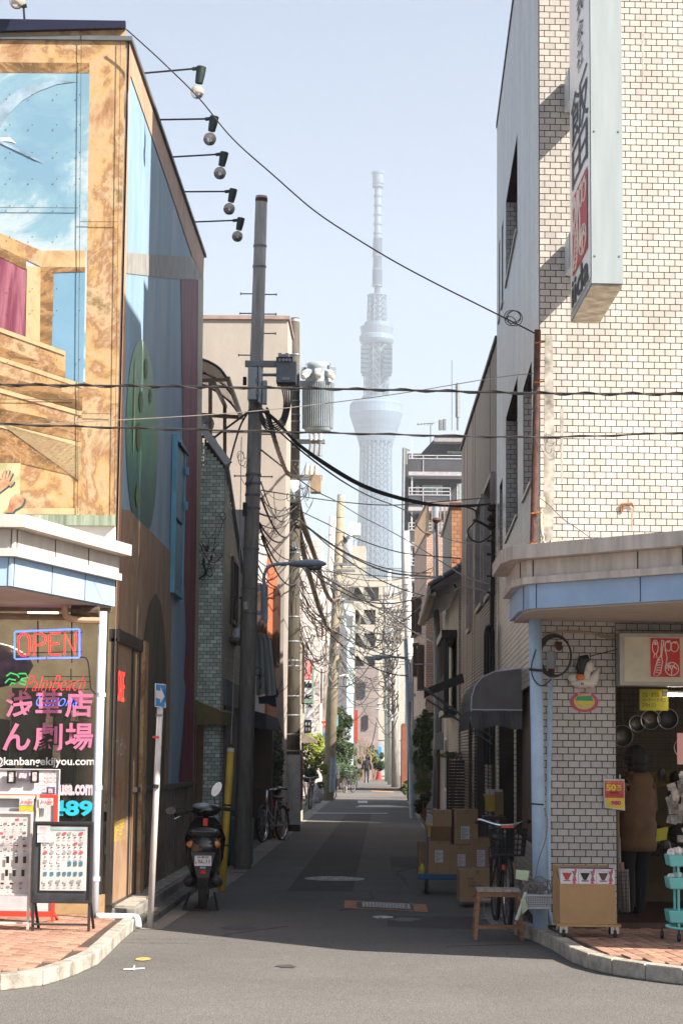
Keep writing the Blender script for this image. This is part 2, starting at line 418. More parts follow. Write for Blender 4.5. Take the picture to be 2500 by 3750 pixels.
# painted marks on the road
mk = MB()
def disc(mb, c, rx, ry, z, n=28):
 mb.sheet([(c.x + rx * math.cos(2 * math.pi * i / n), c.y + ry * math.sin(2 * math.pi * i / n), z) for i in range(n)])
m_iron = mat('worn iron cover', (0.16, 0.16, 0.15), 0.7, var=0.3, scale=14, c2=(0.55, 0.56, 0.53), detail=6)
m_iron2 = mat('dark iron', (0.05, 0.05, 0.05), 0.7, var=0.3)
c = gr(1225, 3221)
t = thing('manhole_cover', c, 'large round manhole cover with a worn pale pattern in the alley', 'manhole cover')
q = MB(); q.lathe((c.x, c.y, 0), [(.40, .001), (.40, .010), (.37, .012)], 32); q.build('ring', mat('pale ring', (.5, .5, .46), .8), t)
q = MB()
for i in range(5):
 for k in range(6 * (i + 1) if i else 1):
  a = 2 * math.pi * k / max(1, 6 * (i + 1)) ; r_ = i * .075
  q.box((c.x + r_ * math.cos(a), c.y + r_ * math.sin(a), .016), (.045, .045, .008), rz=a)
q.build('stud', m_iron, t, kind='stuff')
c2 = gr(1401, 3362)
t = thing('valve_cover', c2, 'small round valve cover in front of the orange framed hatch', 'manhole cover')
q = MB(); q.lathe((c2.x, c2.y, 0), [(.105, .001), (.105, .010), (.095, .012)], 24); q.build('plate', m_iron, t)
cs = [gr(1261, 3300), gr(1560, 3315), gr(1567, 3344), gr(1260, 3328)]
cc = sum(cs, Vector()) / 4
t = thing('rectangular_hatch', cc, 'rectangular iron hatch inside an orange painted frame on the asphalt', 'hatch')
MB().sheet([(p.x, p.y, .006) for p in cs][::-1]).build('painted_frame', mat('orange paint', (0.42, 0.20, 0.10), .8, var=.2, scale=8), t)
def bil(u, v, z):
 a = cs[3].lerp(cs[2], u); b = cs[0].lerp(cs[1], u); p = a.lerp(b, v); return (p.x, p.y, z)
MB().sheet([bil(.15, .12, .010), bil(.84, .12, .010), bil(.84, .85, .010), bil(.15, .85, .010)]).build('dark_border', m_iron2, t)
q = MB(); q.sheet([bil(.22, .15, .014), bil(.80, .15, .014), bil(.80, .82, .014), bil(.22, .82, .014)])
q.build('plate', mat('hatch plate', (.20, .21, .21), .6, var=.3, scale=20), t)
q = MB()
for i in range(14):
 for j in range(4):
  if i in (0, 13) : continue
  q.sheet([bil(.225 + i * .04, .19 + j * .16, .018), bil(.25 + i * .04, .19 + j * .16, .018), bil(.25 + i * .04, .28 + j * .16, .018), bil(.225 + i * .04, .28 + j * .16, .018)])
for u in (.222, .238, .77, .785): q.sheet([bil(u, .15, .018), bil(u + .008, .15, .018), bil(u + .008, .82, .018), bil(u, .82, .018)])
q.build('raised_pattern', mat('pale worn iron', (.5, .5, .5), .6, var=.2, scale=10), t, kind='stuff')
m_wp = mat('worn white road paint', (0.55, 0.55, 0.53), .8, var=.3, scale=10)
def mark(name, pts, m, label, cat='road marking', z=.005):
 return MB().sheet([(gr(*p).x, gr(*p).y, z) for p in pts]).build(name, m, label=label, cat=cat, kind='structure')
mark('road_marking', [(452, 3551), (530, 3547), (530, 3552), (452, 3556)], m_wp, None, None)
mark('road_marking', [(484, 3558), (490, 3541), (495, 3541), (491, 3559)], m_wp, None, None, .009)
q = MB(); disc(q, gr(524, 3516), .06, .13, .006); q.build('road_marking', mat('yellow paint', (.5, .3, .08), .8, var=.3, scale=15), kind='structure')
mark('road_marking', [(1320, 2950), (1420, 2950), (1520, 2958), (1300, 2957)], m_wp, None, None)
mark('road_marking', [(1310, 2934), (1345, 2934), (1345, 2942), (1310, 2942)], m_wp, None, None)
mark('road_marking', [(1145, 2978), (1420, 2979), (1420, 2981), (1145, 2980)], m_wp, None, None, .006)
mark('road_marking', [(1360, 2896), (1440, 2900), (1440, 2903), (1360, 2899)], mat('orange paint', (1, 1, 1)), None, None)
mark('road_marking', [(1280, 2849), (1415, 2849), (1415, 2852), (1280, 2852)], m_wp, None, None)  # sunlit strip of the next side street, painted on in white

m_pat = noise_ground('patched asphalt', (0.07, 0.066, 0.064), (0.095, 0.09, 0.086), 1.0, .25); m_crk = mat('road crack', (.03, .028, .026), .95)
def patch(pts): MB().sheet([(x, y, .003) for x, y in pts]).build('road_patch', m_pat, road)
patch([(-1.1, 24.5), (-.3, 24.6), (-.2, 60), (-.9, 60)]); patch([(.2, 30), (.9, 30), (.9, 33.5), (.2, 33.4)]); patch([(.1, 19.6), (1.0, 19.4), (1.0, 20.9), (.1, 21)])
rn = random.Random(9)
for x, y, L_, a_ in ((.6, 17.6, 1.6, .5), (-1.4, 18.4, 1.2, 1.2), (-.4, 21.5, 3, 1.5), (.4, 26, 5, 1.55)):
 P = []; d_ = a_
 for k in range(26): P.append((x, y, .0055)); d_ += rn.uniform(-.35, .35); d_ = a_ + (d_ - a_) * .7; x += math.cos(d_) * L_ / 25; y += math.sin(d_) * L_ / 25
 MB().tube(P, .0025, 3).build('crack', m_crk, road)
for i in range(9):
 q = MB(); c_ = Vector((rn.uniform(-2, 1.2), rn.uniform(14, 40), 0)); n_ = 14; r_ = rn.uniform(.05, .22)
 q.sheet([(c_.x + r_ * rn.uniform(.6, 1.2) * math.cos(2 * math.pi * k / n_), c_.y + 1.6 * r_ * rn.uniform(.6, 1.2) * math.sin(2 * math.pi * k / n_), .0045) for k in range(n_)]); q.build('oil_stain', mat('oil stain', (.055, .05, .048), .6), road)
# pavements: raised slabs of pavers with concrete kerb stones
def pip(x, y, poly):
 ins = False; n = len(poly)
 for i in range(n):
  x1, y1 = poly[i]; x2, y2 = poly[(i + 1) % n]
  if (y1 > y) != (y2 > y) and x < (x2 - x1) * (y - y1) / (y2 - y1) + x1: ins = not ins
 return ins
def pavement(kpx, back, zt, wid, ox, seed, ang=0.0):
 outer = [gr(x, y) for x, y in kpx]; outer = [(p.x, p.y) for p in outer]
 n = len(outer); inner = []
 for i in range(n):
  a = Vector(outer[max(i - 1, 0)]); b = Vector(outer[min(i + 1, n - 1)]); d = (b - a).normalized()
  nrm = Vector((-d.y, d.x)); s_ = 1 if (Vector(back[0]) - Vector(outer[n // 2])).dot(nrm) > 0 else -1
  inner.append((outer[i][0] + nrm.x * wid * s_, outer[i][1] + nrm.y * wid * s_))
 poly = inner + back
 base = MB().foot(poly, 0.001, zt - .012).build('pavement', mat('bedding sand', (.07, .05, .04), .9), kind='structure')
 for i in range(n - 1):
  q_ = MB(); a, b, c_, d = [Vector(v) for v in (outer[i], outer[i + 1], inner[i + 1], inner[i])]
  e1 = (b - a).normalized() * .004
  q_.foot([tuple(a + e1), tuple(b - e1), tuple(c_ - e1), tuple(d + e1)], 0.0, zt + .003)
  q_.build('kerb_stone', M['kerb'], base, bevel=.012)
 xs = [p[0] for p in poly]; ys = [p[1] for p in poly]; rnd = random.Random(seed)
 pcs = []; ca, sa = math.cos(ang), math.sin(ang); cx, cy = ox
 L, W_ = .20, .10
 for i in range(-70, 70):
  off = .5 * L if i % 2 else 0
  for j in range(-40, 40):
   u = i * W_; v = j * L + off
   cs_ = [(cx + (u + du) * ca - (v + dv) * sa, cy + (u + du) * sa + (v + dv) * ca) for du, dv in ((.004, .002), (W_ - .004, .002), (W_ - .004, L - .002), (.004, L - .002))]
   if all(pip(x, y, poly) for x, y in cs_):
    mx_ = sum(x for x, y in cs_) / 4; my = sum(y for x, y in cs_) / 4
    pcs.append((my, mx_, cs_))
 pcs.sort()
 # cut pieces beside the kerb are filled by the joined rest
 pm = MB().bb(-W_ / 2 + .004, W_ / 2 - .004, -L / 2 + .002, L / 2 - .002, 0, .018); src = None
 rest = MB()
 for k, (my, mx_, cs_) in enumerate(pcs):
  p = gr_px((mx_, my, zt))
  if len(base.children) < 300 + n and -60 < p[0] < 2560 and p[1] < 3820:
   if src is None:
    o = MB().bb(-W_ / 2 + .004, W_ / 2 - .004, -L / 2 + .002, L / 2 - .002, 0, .018).build('paver', M['paver'], base, local=True); src = o.data
    o.location = Vector((mx_, my, zt - .018)) - world_loc(base); o.rotation_euler = (0, 0, ang)
   else: mesh_copy(src, 'paver', base, (mx_, my, zt - .018 + rnd.uniform(-.0015, .0015)), (0, 0, ang))
  else: rest.foot(cs_, zt - .018, zt)
 if rest.v: rest.build('paver', M['paver'], base, kind='stuff')
 return base
def gr_px(p):
 c_ = CAM_ROT.transposed() @ (Vector(p) - CP); return 1250 - F * c_.x / c_.z, 1875 + F * c_.y / c_.z
lk = [(-260, 3660), (0, 3632), (159, 3613), (220, 3595), (279, 3573), (330, 3550), (359, 3535), (400, 3497), (430, 3465), (470, 3428), (508, 3397)]
pavement(lk, [(-2.42, 19.35), (-6, 19.2), (-6, 14.5)], .11, .11, (-3.0, 17.0), 3, 0.02)
rk = [(1880, 3425), (1951, 3449), (2020, 3483), (2087, 3525), (2151, 3551), (2238, 3573), (2360, 3592), (2500, 3610), (2800, 3640)]
pavement(rk, [(6, 15.2), (6, 18.4), (1.52, 18.4)], .12, .12, (2.0, 17.0), 4, 0.10)
# step of concrete at the foot of the mural wall
q = MB(); q.bb(-2.57, -2.32, 19.4, 30.5, 0, .16); st = q.build('kerb_ledge', M['conc'], kind='structure', bevel=.01)
q = MB(); q.bb(-2.32, -2.17, 19.75, 27.9, 0, .07); q.build('kerb_step', mat('worn kerb concrete', (.12, .115, .105), .9, var=.3, scale=5), st)
for i in range(12):
 q = MB(); q.bb(-2.55, -2.36, 19.6 + i * .62, 20.15 + i * .62, .163, .175); q.build('stone_slab', M['kerb'], st)

# ================================================================== LEFT: BUILDING WITH THE MURAL
FA, FB = (-2.57, 19.25), (-3.57, 19.226)
def fl(px, py, k=0.0):
 p = wl(px, py, FA, FB); return p + Vector((0.0, -1.0, 0)) * k
def sl_(px, py, k=0.0):
 p = sd(px, py); p.y = max(p.y, 19.252); return p + Vector((k, 0, 0))
marble = ramp_mat('painted yellow marble', [(.30, (.13, .07, .025)), (.38, (.32, .17, .08)), (.44, (.44, .30, .17)), (.48, (.42, .27, .11)), (.52, (.26, .13, .06)), (.57, (.46, .33, .19)), (.62, (.19, .12, .05)), (.72, (.44, .28, .16))], scale=1.3, distort=.35, streak=(1.1, 1, .9), detail=14, vein=(.50, .38, .27))
marbled = ramp_mat('painted dark marble', [(.32, (.05, .025, .008)), (.45, (.17, .09, .03)), (.53, (.33, .18, .07)), (.6, (.14, .07, .025)), (.7, (.28, .15, .06))], scale=2.4, distort=.9, streak=(.8, .8, 1.4), detail=10, vein=(.5, .38, .28))
marblel = ramp_mat('painted light marble', [(.34, (.36, .23, .11)), (.5, (.50, .38, .21)), (.66, (.45, .27, .16))], scale=1.5, distort=2)
marblep = ramp_mat('painted pink marble', [(.3, (.33, .19, .125)), (.45, (.52, .32, .21)), (.6, (.44, .25, .17)), (.75, (.34, .22, .16))], scale=1.2, distort=1.5, streak=(1, 1, .35), vein=(.3, .2, .15))
paint_sky = ramp_mat('painted sky with clouds', [(.38, (.14, .26, .36)), (.46, (.18, .31, .39)), (.51, (.32, .41, .46)), (.60, (.44, .48, .50))], scale=.75, distort=.6, streak=(1, 1, 1.5), detail=9)
paint_sky2 = mat('painted plain sky', (.14, .27, .38), .6, var=.05, scale=2)
side_sky = ramp_mat('painted streaked sky', [(.3, (.19, .30, .43)), (.5, (.25, .38, .50)), (.7, (.38, .48, .56))], scale=.9, distort=.8, streak=(1, 1, .3), detail=7)
curtain = ramp_mat('painted crimson curtain', [(.3, (.035, .012, .02)), (.46, (.17, .022, .045)), (.6, (.30, .05, .09)), (.75, (.10, .02, .035))], scale=5.5, distort=.5, streak=(1, 1, .07), detail=5)
curtain2 = ramp_mat('painted magenta curtain', [(.3, (.04, .012, .025)), (.46, (.16, .03, .06)), (.6, (.33, .12, .16)), (.75, (.08, .015, .035))], scale=3, distort=.6, streak=(1.5, 1, .2), detail=5)
m_fs = mat('dark blue coping', (.012, .013, .035), .4)
m_bwall = mat('shop wall coat', (.40, .33, .26), .85)

LB = thing('mural_building', (-2.57, 19.25, 0), 'corner building covered with a painted mural of marble, sky and curtains', 'building')
q = MB(); x0 = -9.5
q.foot([(-2.575, 19.27), (-2.575, 27.95), (x0, 27.95), (x0, 19.10)], 3.55, 8.76)
q.bb(-2.75, -2.575, 21.25, 27.95, .02, 3.55); q.bb(x0, -2.75, 23.2, 23.4, .02, 3.55)
q.build('wall', m_bwall, LB)
q = MB(); q.foot([(-2.53, 19.22), (-2.53, 27.98), (-2.66, 27.98), (-2.66, 19.34), (x0, 19.2), (x0, 19.04)], 8.755, 8.80); q.build('roof_edge', mat('grey coping', (.10, .11, .12), .5), LB)
a, b = fl(-40, 127), fl(461, 108)
q = MB(); q.prism([fl(-300, 128, .01), fl(-300, 72, .01), fl(462, 83, .01), fl(462, 108, .01)], (0, -.06, 0)); q.build('coping', m_fs, LB)
def paint(name, pts, m, lay, parent=LB, side=False):
 f_ = sl_ if side else fl
 k = .004 + .003 * lay
 return MB().sheet([f_(x, y, k) for x, y in pts]).build(name, m, parent)
T = []
# front mural
paint('painted_marble_wall', [(-300, 110), (-300, 1884), (424, 1892), (461, 107)], marble, 0)
paint('painted_sky', [(-300, 262), (-300, 1300), (313, 1400), (328, 267)], paint_sky, 1)
paint('painted_lintel', [(-300, 226), (-300, 264), (328, 267), (328, 230)], marbled, 2)
paint('painted_slot_sky', [(193, 980), (186, 1400), (304, 1420), (313, 980)], paint_sky2, 2)
paint('painted_beam', [(152, 918), (152, 978), (313, 978), (315, 918)], marblel, 3)
paint('painted_beam', [(-300, 720), (0, 854), (152, 918), (152, 978), (0, 905), (-300, 780)], marble, 3)
paint('painted_beam_shadow', [(-300, 780), (0, 905), (97, 952), (97, 990), (0, 940), (-300, 830)], marbled, 4)
paint('painted_beam_shadow', [(152, 978), (198, 999), (313, 995), (313, 978)], marbled, 4)
paint('painted_curtain', [(-300, 800), (0, 930), (100, 985), (95, 1235), (0, 1200), (-300, 1100)], curtain2, 3)
paint('painted_post', [(100, 976), (150, 978), (147, 1252), (95, 1234)], marblel, 5)
paint('painted_post', [(150, 978), (199, 998), (190, 1275), (147, 1252)], marbled, 5)
steps = [((-300, 1110), (0, 1200), (241, 1287), (240, 1384), (0, 1308), (-300, 1200)),
   ((-300, 1215), (0, 1307), (240, 1386), (304, 1407), (302, 1506), (0, 1421), (-300, 1330)),
   ((-300, 1335), (0, 1422), (301, 1508), (299, 1620), (0, 1548), (-300, 1470)),
   ((-300, 1475), (0, 1550), (299, 1622), (293, 1748), (78, 1697), (-300, 1690)),
   ((78, 1697), (293, 1748), (290, 1862), (74, 1862), (78, 1697))]
for i, s_ in enumerate(steps):
 paint('painted_step', s_[:-1] if i == 4 else s_, [marble, marble, marble, marbled, marble][i], 3 + i % 2)
 if i < 4:
  top = s_[:3] if i in (0, 2) else s_[:4]
  top = [p for p in top]
  low = [(x, y + 16 + 6 * (x < 0)) for x, y in top][::-1]
  paint('painted_step_edge', top + low, marblel, 6)
  bot = {0: [(-300, 1200), (0, 1308), (240, 1384), (240, 1362), (0, 1268), (-300, 1160)],
    1: [(-300, 1330), (0, 1421), (302, 1506), (303, 1455), (0, 1374), (-300, 1290)],
    2: [(-300, 1470), (0, 1548), (299, 1620), (300, 1560), (0, 1496), (-300, 1420)], 3: [(-300, 1690), (78, 1697), (293, 1748), (296, 1690), (78, 1640), (-300, 1630)]}[i]
  paint('painted_step_shadow', bot, marbled, 5)
paint('painted_block', [(-300, 1695), (78, 1697), (74, 1884), (-300, 1884)], ramp_mat('painted pale green block', [(.35, (.30, .28, .14)), (.6, (.46, .43, .26))], scale=1.5), 6)
paint('painted_sill', [(74, 1862), (290, 1862), (290, 1886), (74, 1884)], marblel, 6)
wingm = mat('painted grey blue', (.22, .30, .38), .6, var=.3, scale=3)
paint('painted_wing', [(-120, 460), (0, 378), (60, 332), (120, 308), (200, 296), (295, 297), (210, 308), (140, 335), (80, 370), (30, 420), (0, 468), (-120, 620)], wingm, 3)
paint('painted_wing', [(-60, 500), (0, 504), (35, 502), (60, 525), (38, 518), (0, 516), (-60, 520)], mat('painted white', (.6, .62, .62), .6), 3)
paint('painted_tail', [(-40, 495), (0, 512), (130, 578), (166, 596), (130, 586), (0, 524)], wingm, 4)
skinp = mat('painted skin', (.27, .10, .05), .6, var=.35, scale=9, c2=(.42, .22, .13))
shp = mat('painted deep teal', (.02, .075, .09), .6)
def hand(pts, fs, sh):
 paint('painted_hand_shade', [(x + sh[0], y + sh[1]) for x, y in pts], shp, 7)
 for f_ in fs: paint('painted_hand_shade', [(x + sh[0], y + sh[1]) for x, y in f_], shp, 7.4)
 paint('painted_hand', pts, skinp, 8)
 for i, f_ in enumerate(fs): paint('painted_finger', f_, skinp, 8.4 + i * .3)
hand([(-30, 1835), (0, 1805), (30, 1782), (42, 1775), (34, 1760), (24, 1755), (10, 1752), (0, 1770), (-30, 1790)],
  [[(3, 1755), (0, 1742), (6, 1734), (10, 1734), (11, 1757)], [(12, 1755), (14, 1738), (20, 1722), (25, 1722), (22, 1742), (19, 1757)], [(21, 1757), (26, 1738), (33, 1719), (38, 1720), (34, 1740), (28, 1758)],
  [(27, 1760), (37, 1742), (45, 1729), (50, 1733), (42, 1750), (34, 1764)], [(34, 1776), (44, 1764), (48, 1759), (54, 1762), (52, 1771), (40, 1783)]], (4, 5))
hand([(16, 1878), (35, 1858), (40, 1835), (42, 1824), (56, 1814), (72, 1812), (84, 1818), (91, 1828), (88, 1842), (78, 1856), (56, 1868), (48, 1879)],
  [[(48, 1820), (56, 1811), (66, 1809), (66, 1814), (56, 1822)], [(64, 1824), (74, 1814), (80, 1813), (82, 1818), (72, 1828)], [(74, 1832), (84, 1820), (90, 1820), (91, 1828), (80, 1838)]], (5, 6))
# seams between the cladding sheets, screws
mseam = mat('dark seam', (.05, .04, .03), .8)
q = MB()
for (a_, b_) in (((300, 108), (285, 1884)), ((443, 150), (420, 1884)), ((0, 762), (290, 764)), ((295, 814), (432, 815)), ((300, 1515), (417, 1518)), ((0, 1463), (275, 1466))):
 q.bar(fl(*a_, .036), fl(*b_, .036), .006, .004)
q.build('panel_seam', mseam, LB)
q = MB()
for yy in (350, 460, 562, 658, 757, 870, 1060, 1140, 1320):
 for xx in (38, 120, 210, 293):
  p = fl(xx, yy, .036); q.box(p, (.009, .006, .009))
q.build('screw', mseam, LB, kind='stuff')
# ledge under the mural and the shop front lintel
q = MB(); q.prism([fl(-300, 1886, .02), fl(-300, 1925, .02), fl(424, 1930, .02), fl(424, 1893, .02)], (0, -.10, 0)); q.build('ledge', mat('grey green flashing', (.22, .27, .20), .7, var=.3, scale=4, streak=(6, 1, .3)), LB)
q = MB(); q.prism([fl(-300, 1925), fl(-300, 2020), fl(424, 2020), fl(424, 1930)], (0, -.04, 0)); q.build('shutter_case', M['white'], LB)
# side mural
paint('painted_sky', [(455, 1000), (461, 107), (744, 934), (742, 1023), (722, 1023), (705, 3160), (403, 3330), (428, 1900)], side_sky, 0, side=True)
paint('painted_marble_border', [(461, 109), (744, 938), (741, 1030), (735, 1005), (702, 941), (600, 636), (474, 274), (467, 340), (459, 924), (449, 1500), (441, 1868), (424, 2500), (402, 3335), (394, 3338), (423, 1918), (447, 1000)], marblep, 3, side=True)
paint('painted_beam', [(459, 924), (702, 941), (741, 1010), (741, 1023), (662, 1023), (458, 1000)], ramp_mat('painted grey stone', [(.35, (.20, .20, .19)), (.6, (.34, .33, .31))], scale=3, streak=(1, 1, .5)), 2, side=True)
paint('painted_curtain', [(660, 1022), (722, 1023), (719, 1500), (716, 2000), (708, 2550), (700, 3050), (690, 3190), (628, 3225), (640, 3000), (654, 2830), (666, 2698), (677, 2520), (671, 2474), (679, 2330), (672, 2100), (668, 1900), (668, 1660), (664, 1400)], curtain, 2, side=True)
paint('painted_pillar', [(722, 1023), (742, 1023), (736, 1500), (728, 2000), (719, 2550), (707, 2550), (716, 2000), (719, 1500)], ramp_mat('painted cream pillar', [(.35, (.36, .33, .24)), (.6, (.48, .42, .32))], scale=3, streak=(1, 1, .3)), 3, side=True)
paint('painted_marble_wall', [(441, 1866), (472, 1870), (499, 1902), (551, 1950), (626, 2027), (624, 2200), (618, 2550), (612, 2880), (600, 3225), (403, 3330), (424, 2500)], ramp_mat('painted brown marble', [(.32, (.17, .12, .07)), (.45, (.38, .25, .16)), (.53, (.28, .16, .10)), (.62, (.36, .27, .17)), (.72, (.18, .14, .10))], scale=1.6, distort=1.2, streak=(1, 1, .3)), 4, side=True)
eg = []
for i in range(36):
 a_ = 2 * math.pi * i / 36; cx = 516; rx = 58; yy = 1610 - 365 * math.cos(a_); wd = rx * math.sin(a_)
 eg.append((cx + wd + (1610 - yy) * -.01, yy))
egm = bpy.data.materials.new('painted green egg'); egm.use_nodes = True
_n = egm.node_tree.nodes; _l = egm.node_tree.links; _b = _n['Principled BSDF']; _b.inputs['Roughness'].default_value = .5
_tc = _n.new('ShaderNodeTexCoord'); _s = _n.new('ShaderNodeSeparateXYZ'); _l.new(_tc.outputs['Generated'], _s.inputs[0])
_r = _n.new('ShaderNodeValToRGB'); _e = _r.color_ramp.elements
_e[0].position = .0; _e[0].color = (.03, .09, .09, 1); _e[1].position = 1; _e[1].color = (.30, .44, .32, 1)
for p_, c_ in ((.25, (.05, .17, .14)), (.5, (.12, .34, .18)), (.75, (.24, .44, .27))):
 x_ = _e.new(p_); x_.color = (*c_, 1)
_no = _n.new('ShaderNodeTexNoise'); _no.inputs['Scale'].default_value = 2.0
_ad = _n.new('ShaderNodeMath'); _ad.operation = 'MULTIPLY_ADD'; _ad.inputs[1].default_value = .25
_l.new(_tc.outputs['Object'], _no.inputs['Vector']); _l.new(_no.outputs['Fac'], _ad.inputs[0]); _l.new(_s.outputs[2], _ad.inputs[2])
_sb = _n.new('ShaderNodeMath'); _sb.operation = 'SUBTRACT'; _sb.inputs[1].default_value = .125; _l.new(_ad.outputs[0], _sb.inputs[0])
_l.new(_sb.outputs[0], _r.inputs[0]); _l.new(_r.outputs[0], _b.inputs['Base Color'])
MB().sheet([sl_(x, min(y, 1905 + (x - 470) * .55), .011) if True else None for x, y in eg][::-1]).build('painted_egg', egm, LB)
for (cx, cy, rx, ry) in ((502, 1600, 9, 55), (510, 1470, 7, 40), (528, 1350, 6, 38), (498, 1815, 8, 42), (545, 1450, 5, 26)):
 MB().sheet([sl_(cx + rx * math.cos(t_ * math.pi / 8), cy + ry * math.sin(t_ * math.pi / 8), .021) for t_ in range(16)]).build('painted_spot', mat('painted ochre', (.17, .22, .10), .6, var=.2, scale=9), LB)
paint('painted_highlight', [(487, 1320), (490, 1322), (485, 1600), (481, 1680), (480, 1600)], mat('painted pale yellow', (.62, .64, .38), .6), 6, side=True)
ar = [(505, 2900)] + [(505 + 48 * (1 - math.cos(math.pi * i / 12)) , 2900 - 180 * min(1, i * .35) - (550 * math.sin(math.pi * i / 12))) for i in range(0)]
arch = [(497, 2890), (500, 2700), (508, 2500), (522, 2320), (540, 2215), (561, 2171), (580, 2200), (594, 2290), (602, 2416), (603, 2600), (598, 2740), (592, 2880)]
paint('painted_arch', arch, ramp_mat('painted dark arch', [(.35, (.05, .045, .035)), (.6, (.13, .10, .07))], scale=2, streak=(1, 1, .3)), 6, side=True)
q = MB(); q.bar(sl_(482, 2893, .03), sl_(694, 2870, .03), .05, .05); q.build('moulding', mat('grey brown moulding', (.13, .12, .11), .6), LB)
q = MB()
for i in range(34):
 y_ = 21.3 + i * .195; q.bb(-2.535, -2.548, y_, y_ + .05, .17, 1.22)
q.build('ribbed_cladding', mat('painted ribs', (.15, .12, .09), .6, var=.3, scale=3), LB)
# cyan metal door standing high on the mural
dr = MB(); p0 = sl_(634, 1625);
y0_, y1_ = 24.15, 25.3
dr.bb(-2.56, -2.50, y1_ - .06, y1_, 3.60, 5.55); dr.bb(-2.56, -2.50, y0_, y0_ + .06, 3.60, 5.55); dr.bb(-2.56, -2.50, y0_ + .06, y1_ - .06, 5.49, 5.55); dr.bb(-2.56, -2.50, y0_ + .06, y1_ - .06, 3.60, 3.66)
dd = dr.build('door_frame', mat('cyan paint', (.12, .36, .50), .45, var=.1), LB)
q = MB(); q.bb(-2.545, -2.52, y0_ + .08, y1_ - .08, 3.68, 4.5); q.bb(-2.545, -2.52, y0_ + .08, y1_ - .08, 4.56, 5.47); q.build('door_leaf', mat('deep cyan paint', (.07, .22, .32), .45, var=.1), dd)
for z_ in (4.75, 5.2): MB().bb(-2.50, -2.46, y1_ - .1, y1_ - .03, z_, z_ + .1).build('hinge', MATS['cyan paint'], dd)
q = MB(); q.bar(sl_(637, 1624, .06), sl_(668, 1664, .06), .06, .03); q.build('door_hood', M['black'], dd)
# glazed corner of the shop
q = MB()
for y_ in (19.28, 20.55, 21.2): q.bb(-2.60, -2.54, y_, y_ + .07, .16, 2.75)
q.bb(-2.60, -2.54, 19.28, 21.27, .13, .20); q.bb(-2.62, -2.52, 19.28, 21.35, 2.72, 2.84)
q.build('window_frame', mat('dark frame', (.035, .032, .03), .4), LB)
m_shopglass = mat('shop glass', (.03, .035, .035), .03, var=.05, alpha=.22, spec=.7)
q = MB(); q.bb(-2.575, -2.565, 19.35, 20.55, .2, 2.72); q.build('side_window_pane', m_shopglass, LB)
q = MB(); q.bb(-2.575, -2.565, 20.62, 21.2, .2, 2.72); q.build('side_window_pane', m_shopglass, LB)
q = MB(); q.bb(-2.61, -2.50, 21.27, 21.62, .13, 2.84); q.build('painted_pier', marble, LB)
def side_txt(s_, w_, y_, z_, h_, m_):
 text(s_, (w_, h_), (-2.555, y_, z_), (0, 1, 0), (0, 0, 1), m_, LB, 'window_lettering')
side_txt('SALE', .45, 19.55, 2.15, .30, mat('red neon', (1, .03, .02), emit=2.5)); side_txt('プレゼント', .8, 19.45, 1.62, .18, M['label']); side_txt('食品サンプル', .9, 19.45, 1.2, .22, mat('orange vinyl', (.5, .12, .04)))
side_txt('販売専門', .8, 19.45, .78, .22, mat('yellow vinyl', (.65, .42, .03)))
# shop window
gz0, gz1 = .30, 3.0
def flz(x, z, k=0): return Vector((x, 19.25 + (x + 2.57) * .024 - k, z))
q = MB(); q.prism([flz(-6.5, gz0), flz(-2.66, gz0), flz(-2.66, gz1), flz(-6.5, gz1)], (0, .008, 0)); q.build('window_pane', m_shopglass, LB)
q = MB(); q.prism([flz(-6.5, gz1, .03), flz(-2.6, gz1, .03), flz(-2.6, 3.56, .03), flz(-6.5, 3.56, .03)], (0, .08, 0)); q.build('lintel', mat('dusty beam', (.20, .15, .11), .8, var=.2), LB)
q = MB(); q.prism([flz(-6.5, .11, .02), flz(-2.6, .11, .02), flz(-2.6, gz0, .02), flz(-6.5, gz0, .02)], (0, .12, 0)); q.build('window_sill', mat('tan board', (.40, .27, .14), .5, var=.2, scale=3), LB)
for x in (-2.68, -4.55): MB().prism([flz(x, gz0, .02), flz(x + .05, gz0, .02), flz(x + .05, gz1, .02), flz(x, gz1, .02)], (0, .05, 0)).build('window_frame', MATS['dark frame'], LB)
q = MB(); q.bb(-6.5, -2.75, 19.4, 23.2, .05, .10); q.build('floor', mat('shop floor', (.15, .12, .10), .6), LB)
q = MB(); q.bb(-6.5, -2.75, 22.3, 22.35, .1, 3.5); q.build('interior_wall', mat('shop interior wall', (.42, .37, .29), .8), LB)
q = MB(); q.bb(-6.5, -2.75, 19.4, 23.2, 3.3, 3.35); q.build('shop_ceiling', mat('shop ceiling', (.35, .32, .27), .8), LB)
q = MB(); q.bb(-4.05, -3.35, 22.0, 22.25, .1, 2.35); q.bb(-3.32, -2.8, 22.0, 22.2, .9, 1.0); q.bb(-5.0, -4.1, 21.6, 22.2, .1, 2.0); q.build('shelf_unit', M['dark'], LB)
q = MB()
for i in range(14): q.box((-4.0 + .1 * i + random.uniform(-.03, .03), 22.0 - .1, 1.0 + random.uniform(-.5, 1.3)), (.08, .08, random.uniform(.08, .2)))
q.build('shelf_goods', mat('assorted goods', (.3, .25, .2), .6, var=.5, scale=9, island=.6), LB, kind='stuff')
q = MB(); q.bb(-3.9, -3.5, 20.9, 21.0, 3.20, 3.24); q.bb(-3.6, -3.3, 20.3, 20.4, 3.05, 3.1); q.build('ceiling_light', mat('warm lamp', (1, .78, .35), emit=6), LB)
pl = bpy.data.lights.new('shop_lamp', 'POINT'); pl.energy = 22; pl.color = (1, .85, .6); pl.shadow_soft_size = .3
po = bpy.data.objects.new('shop_lamp', pl); COL.objects.link(po); po.location = (-3.8, 21.0, 2.9)
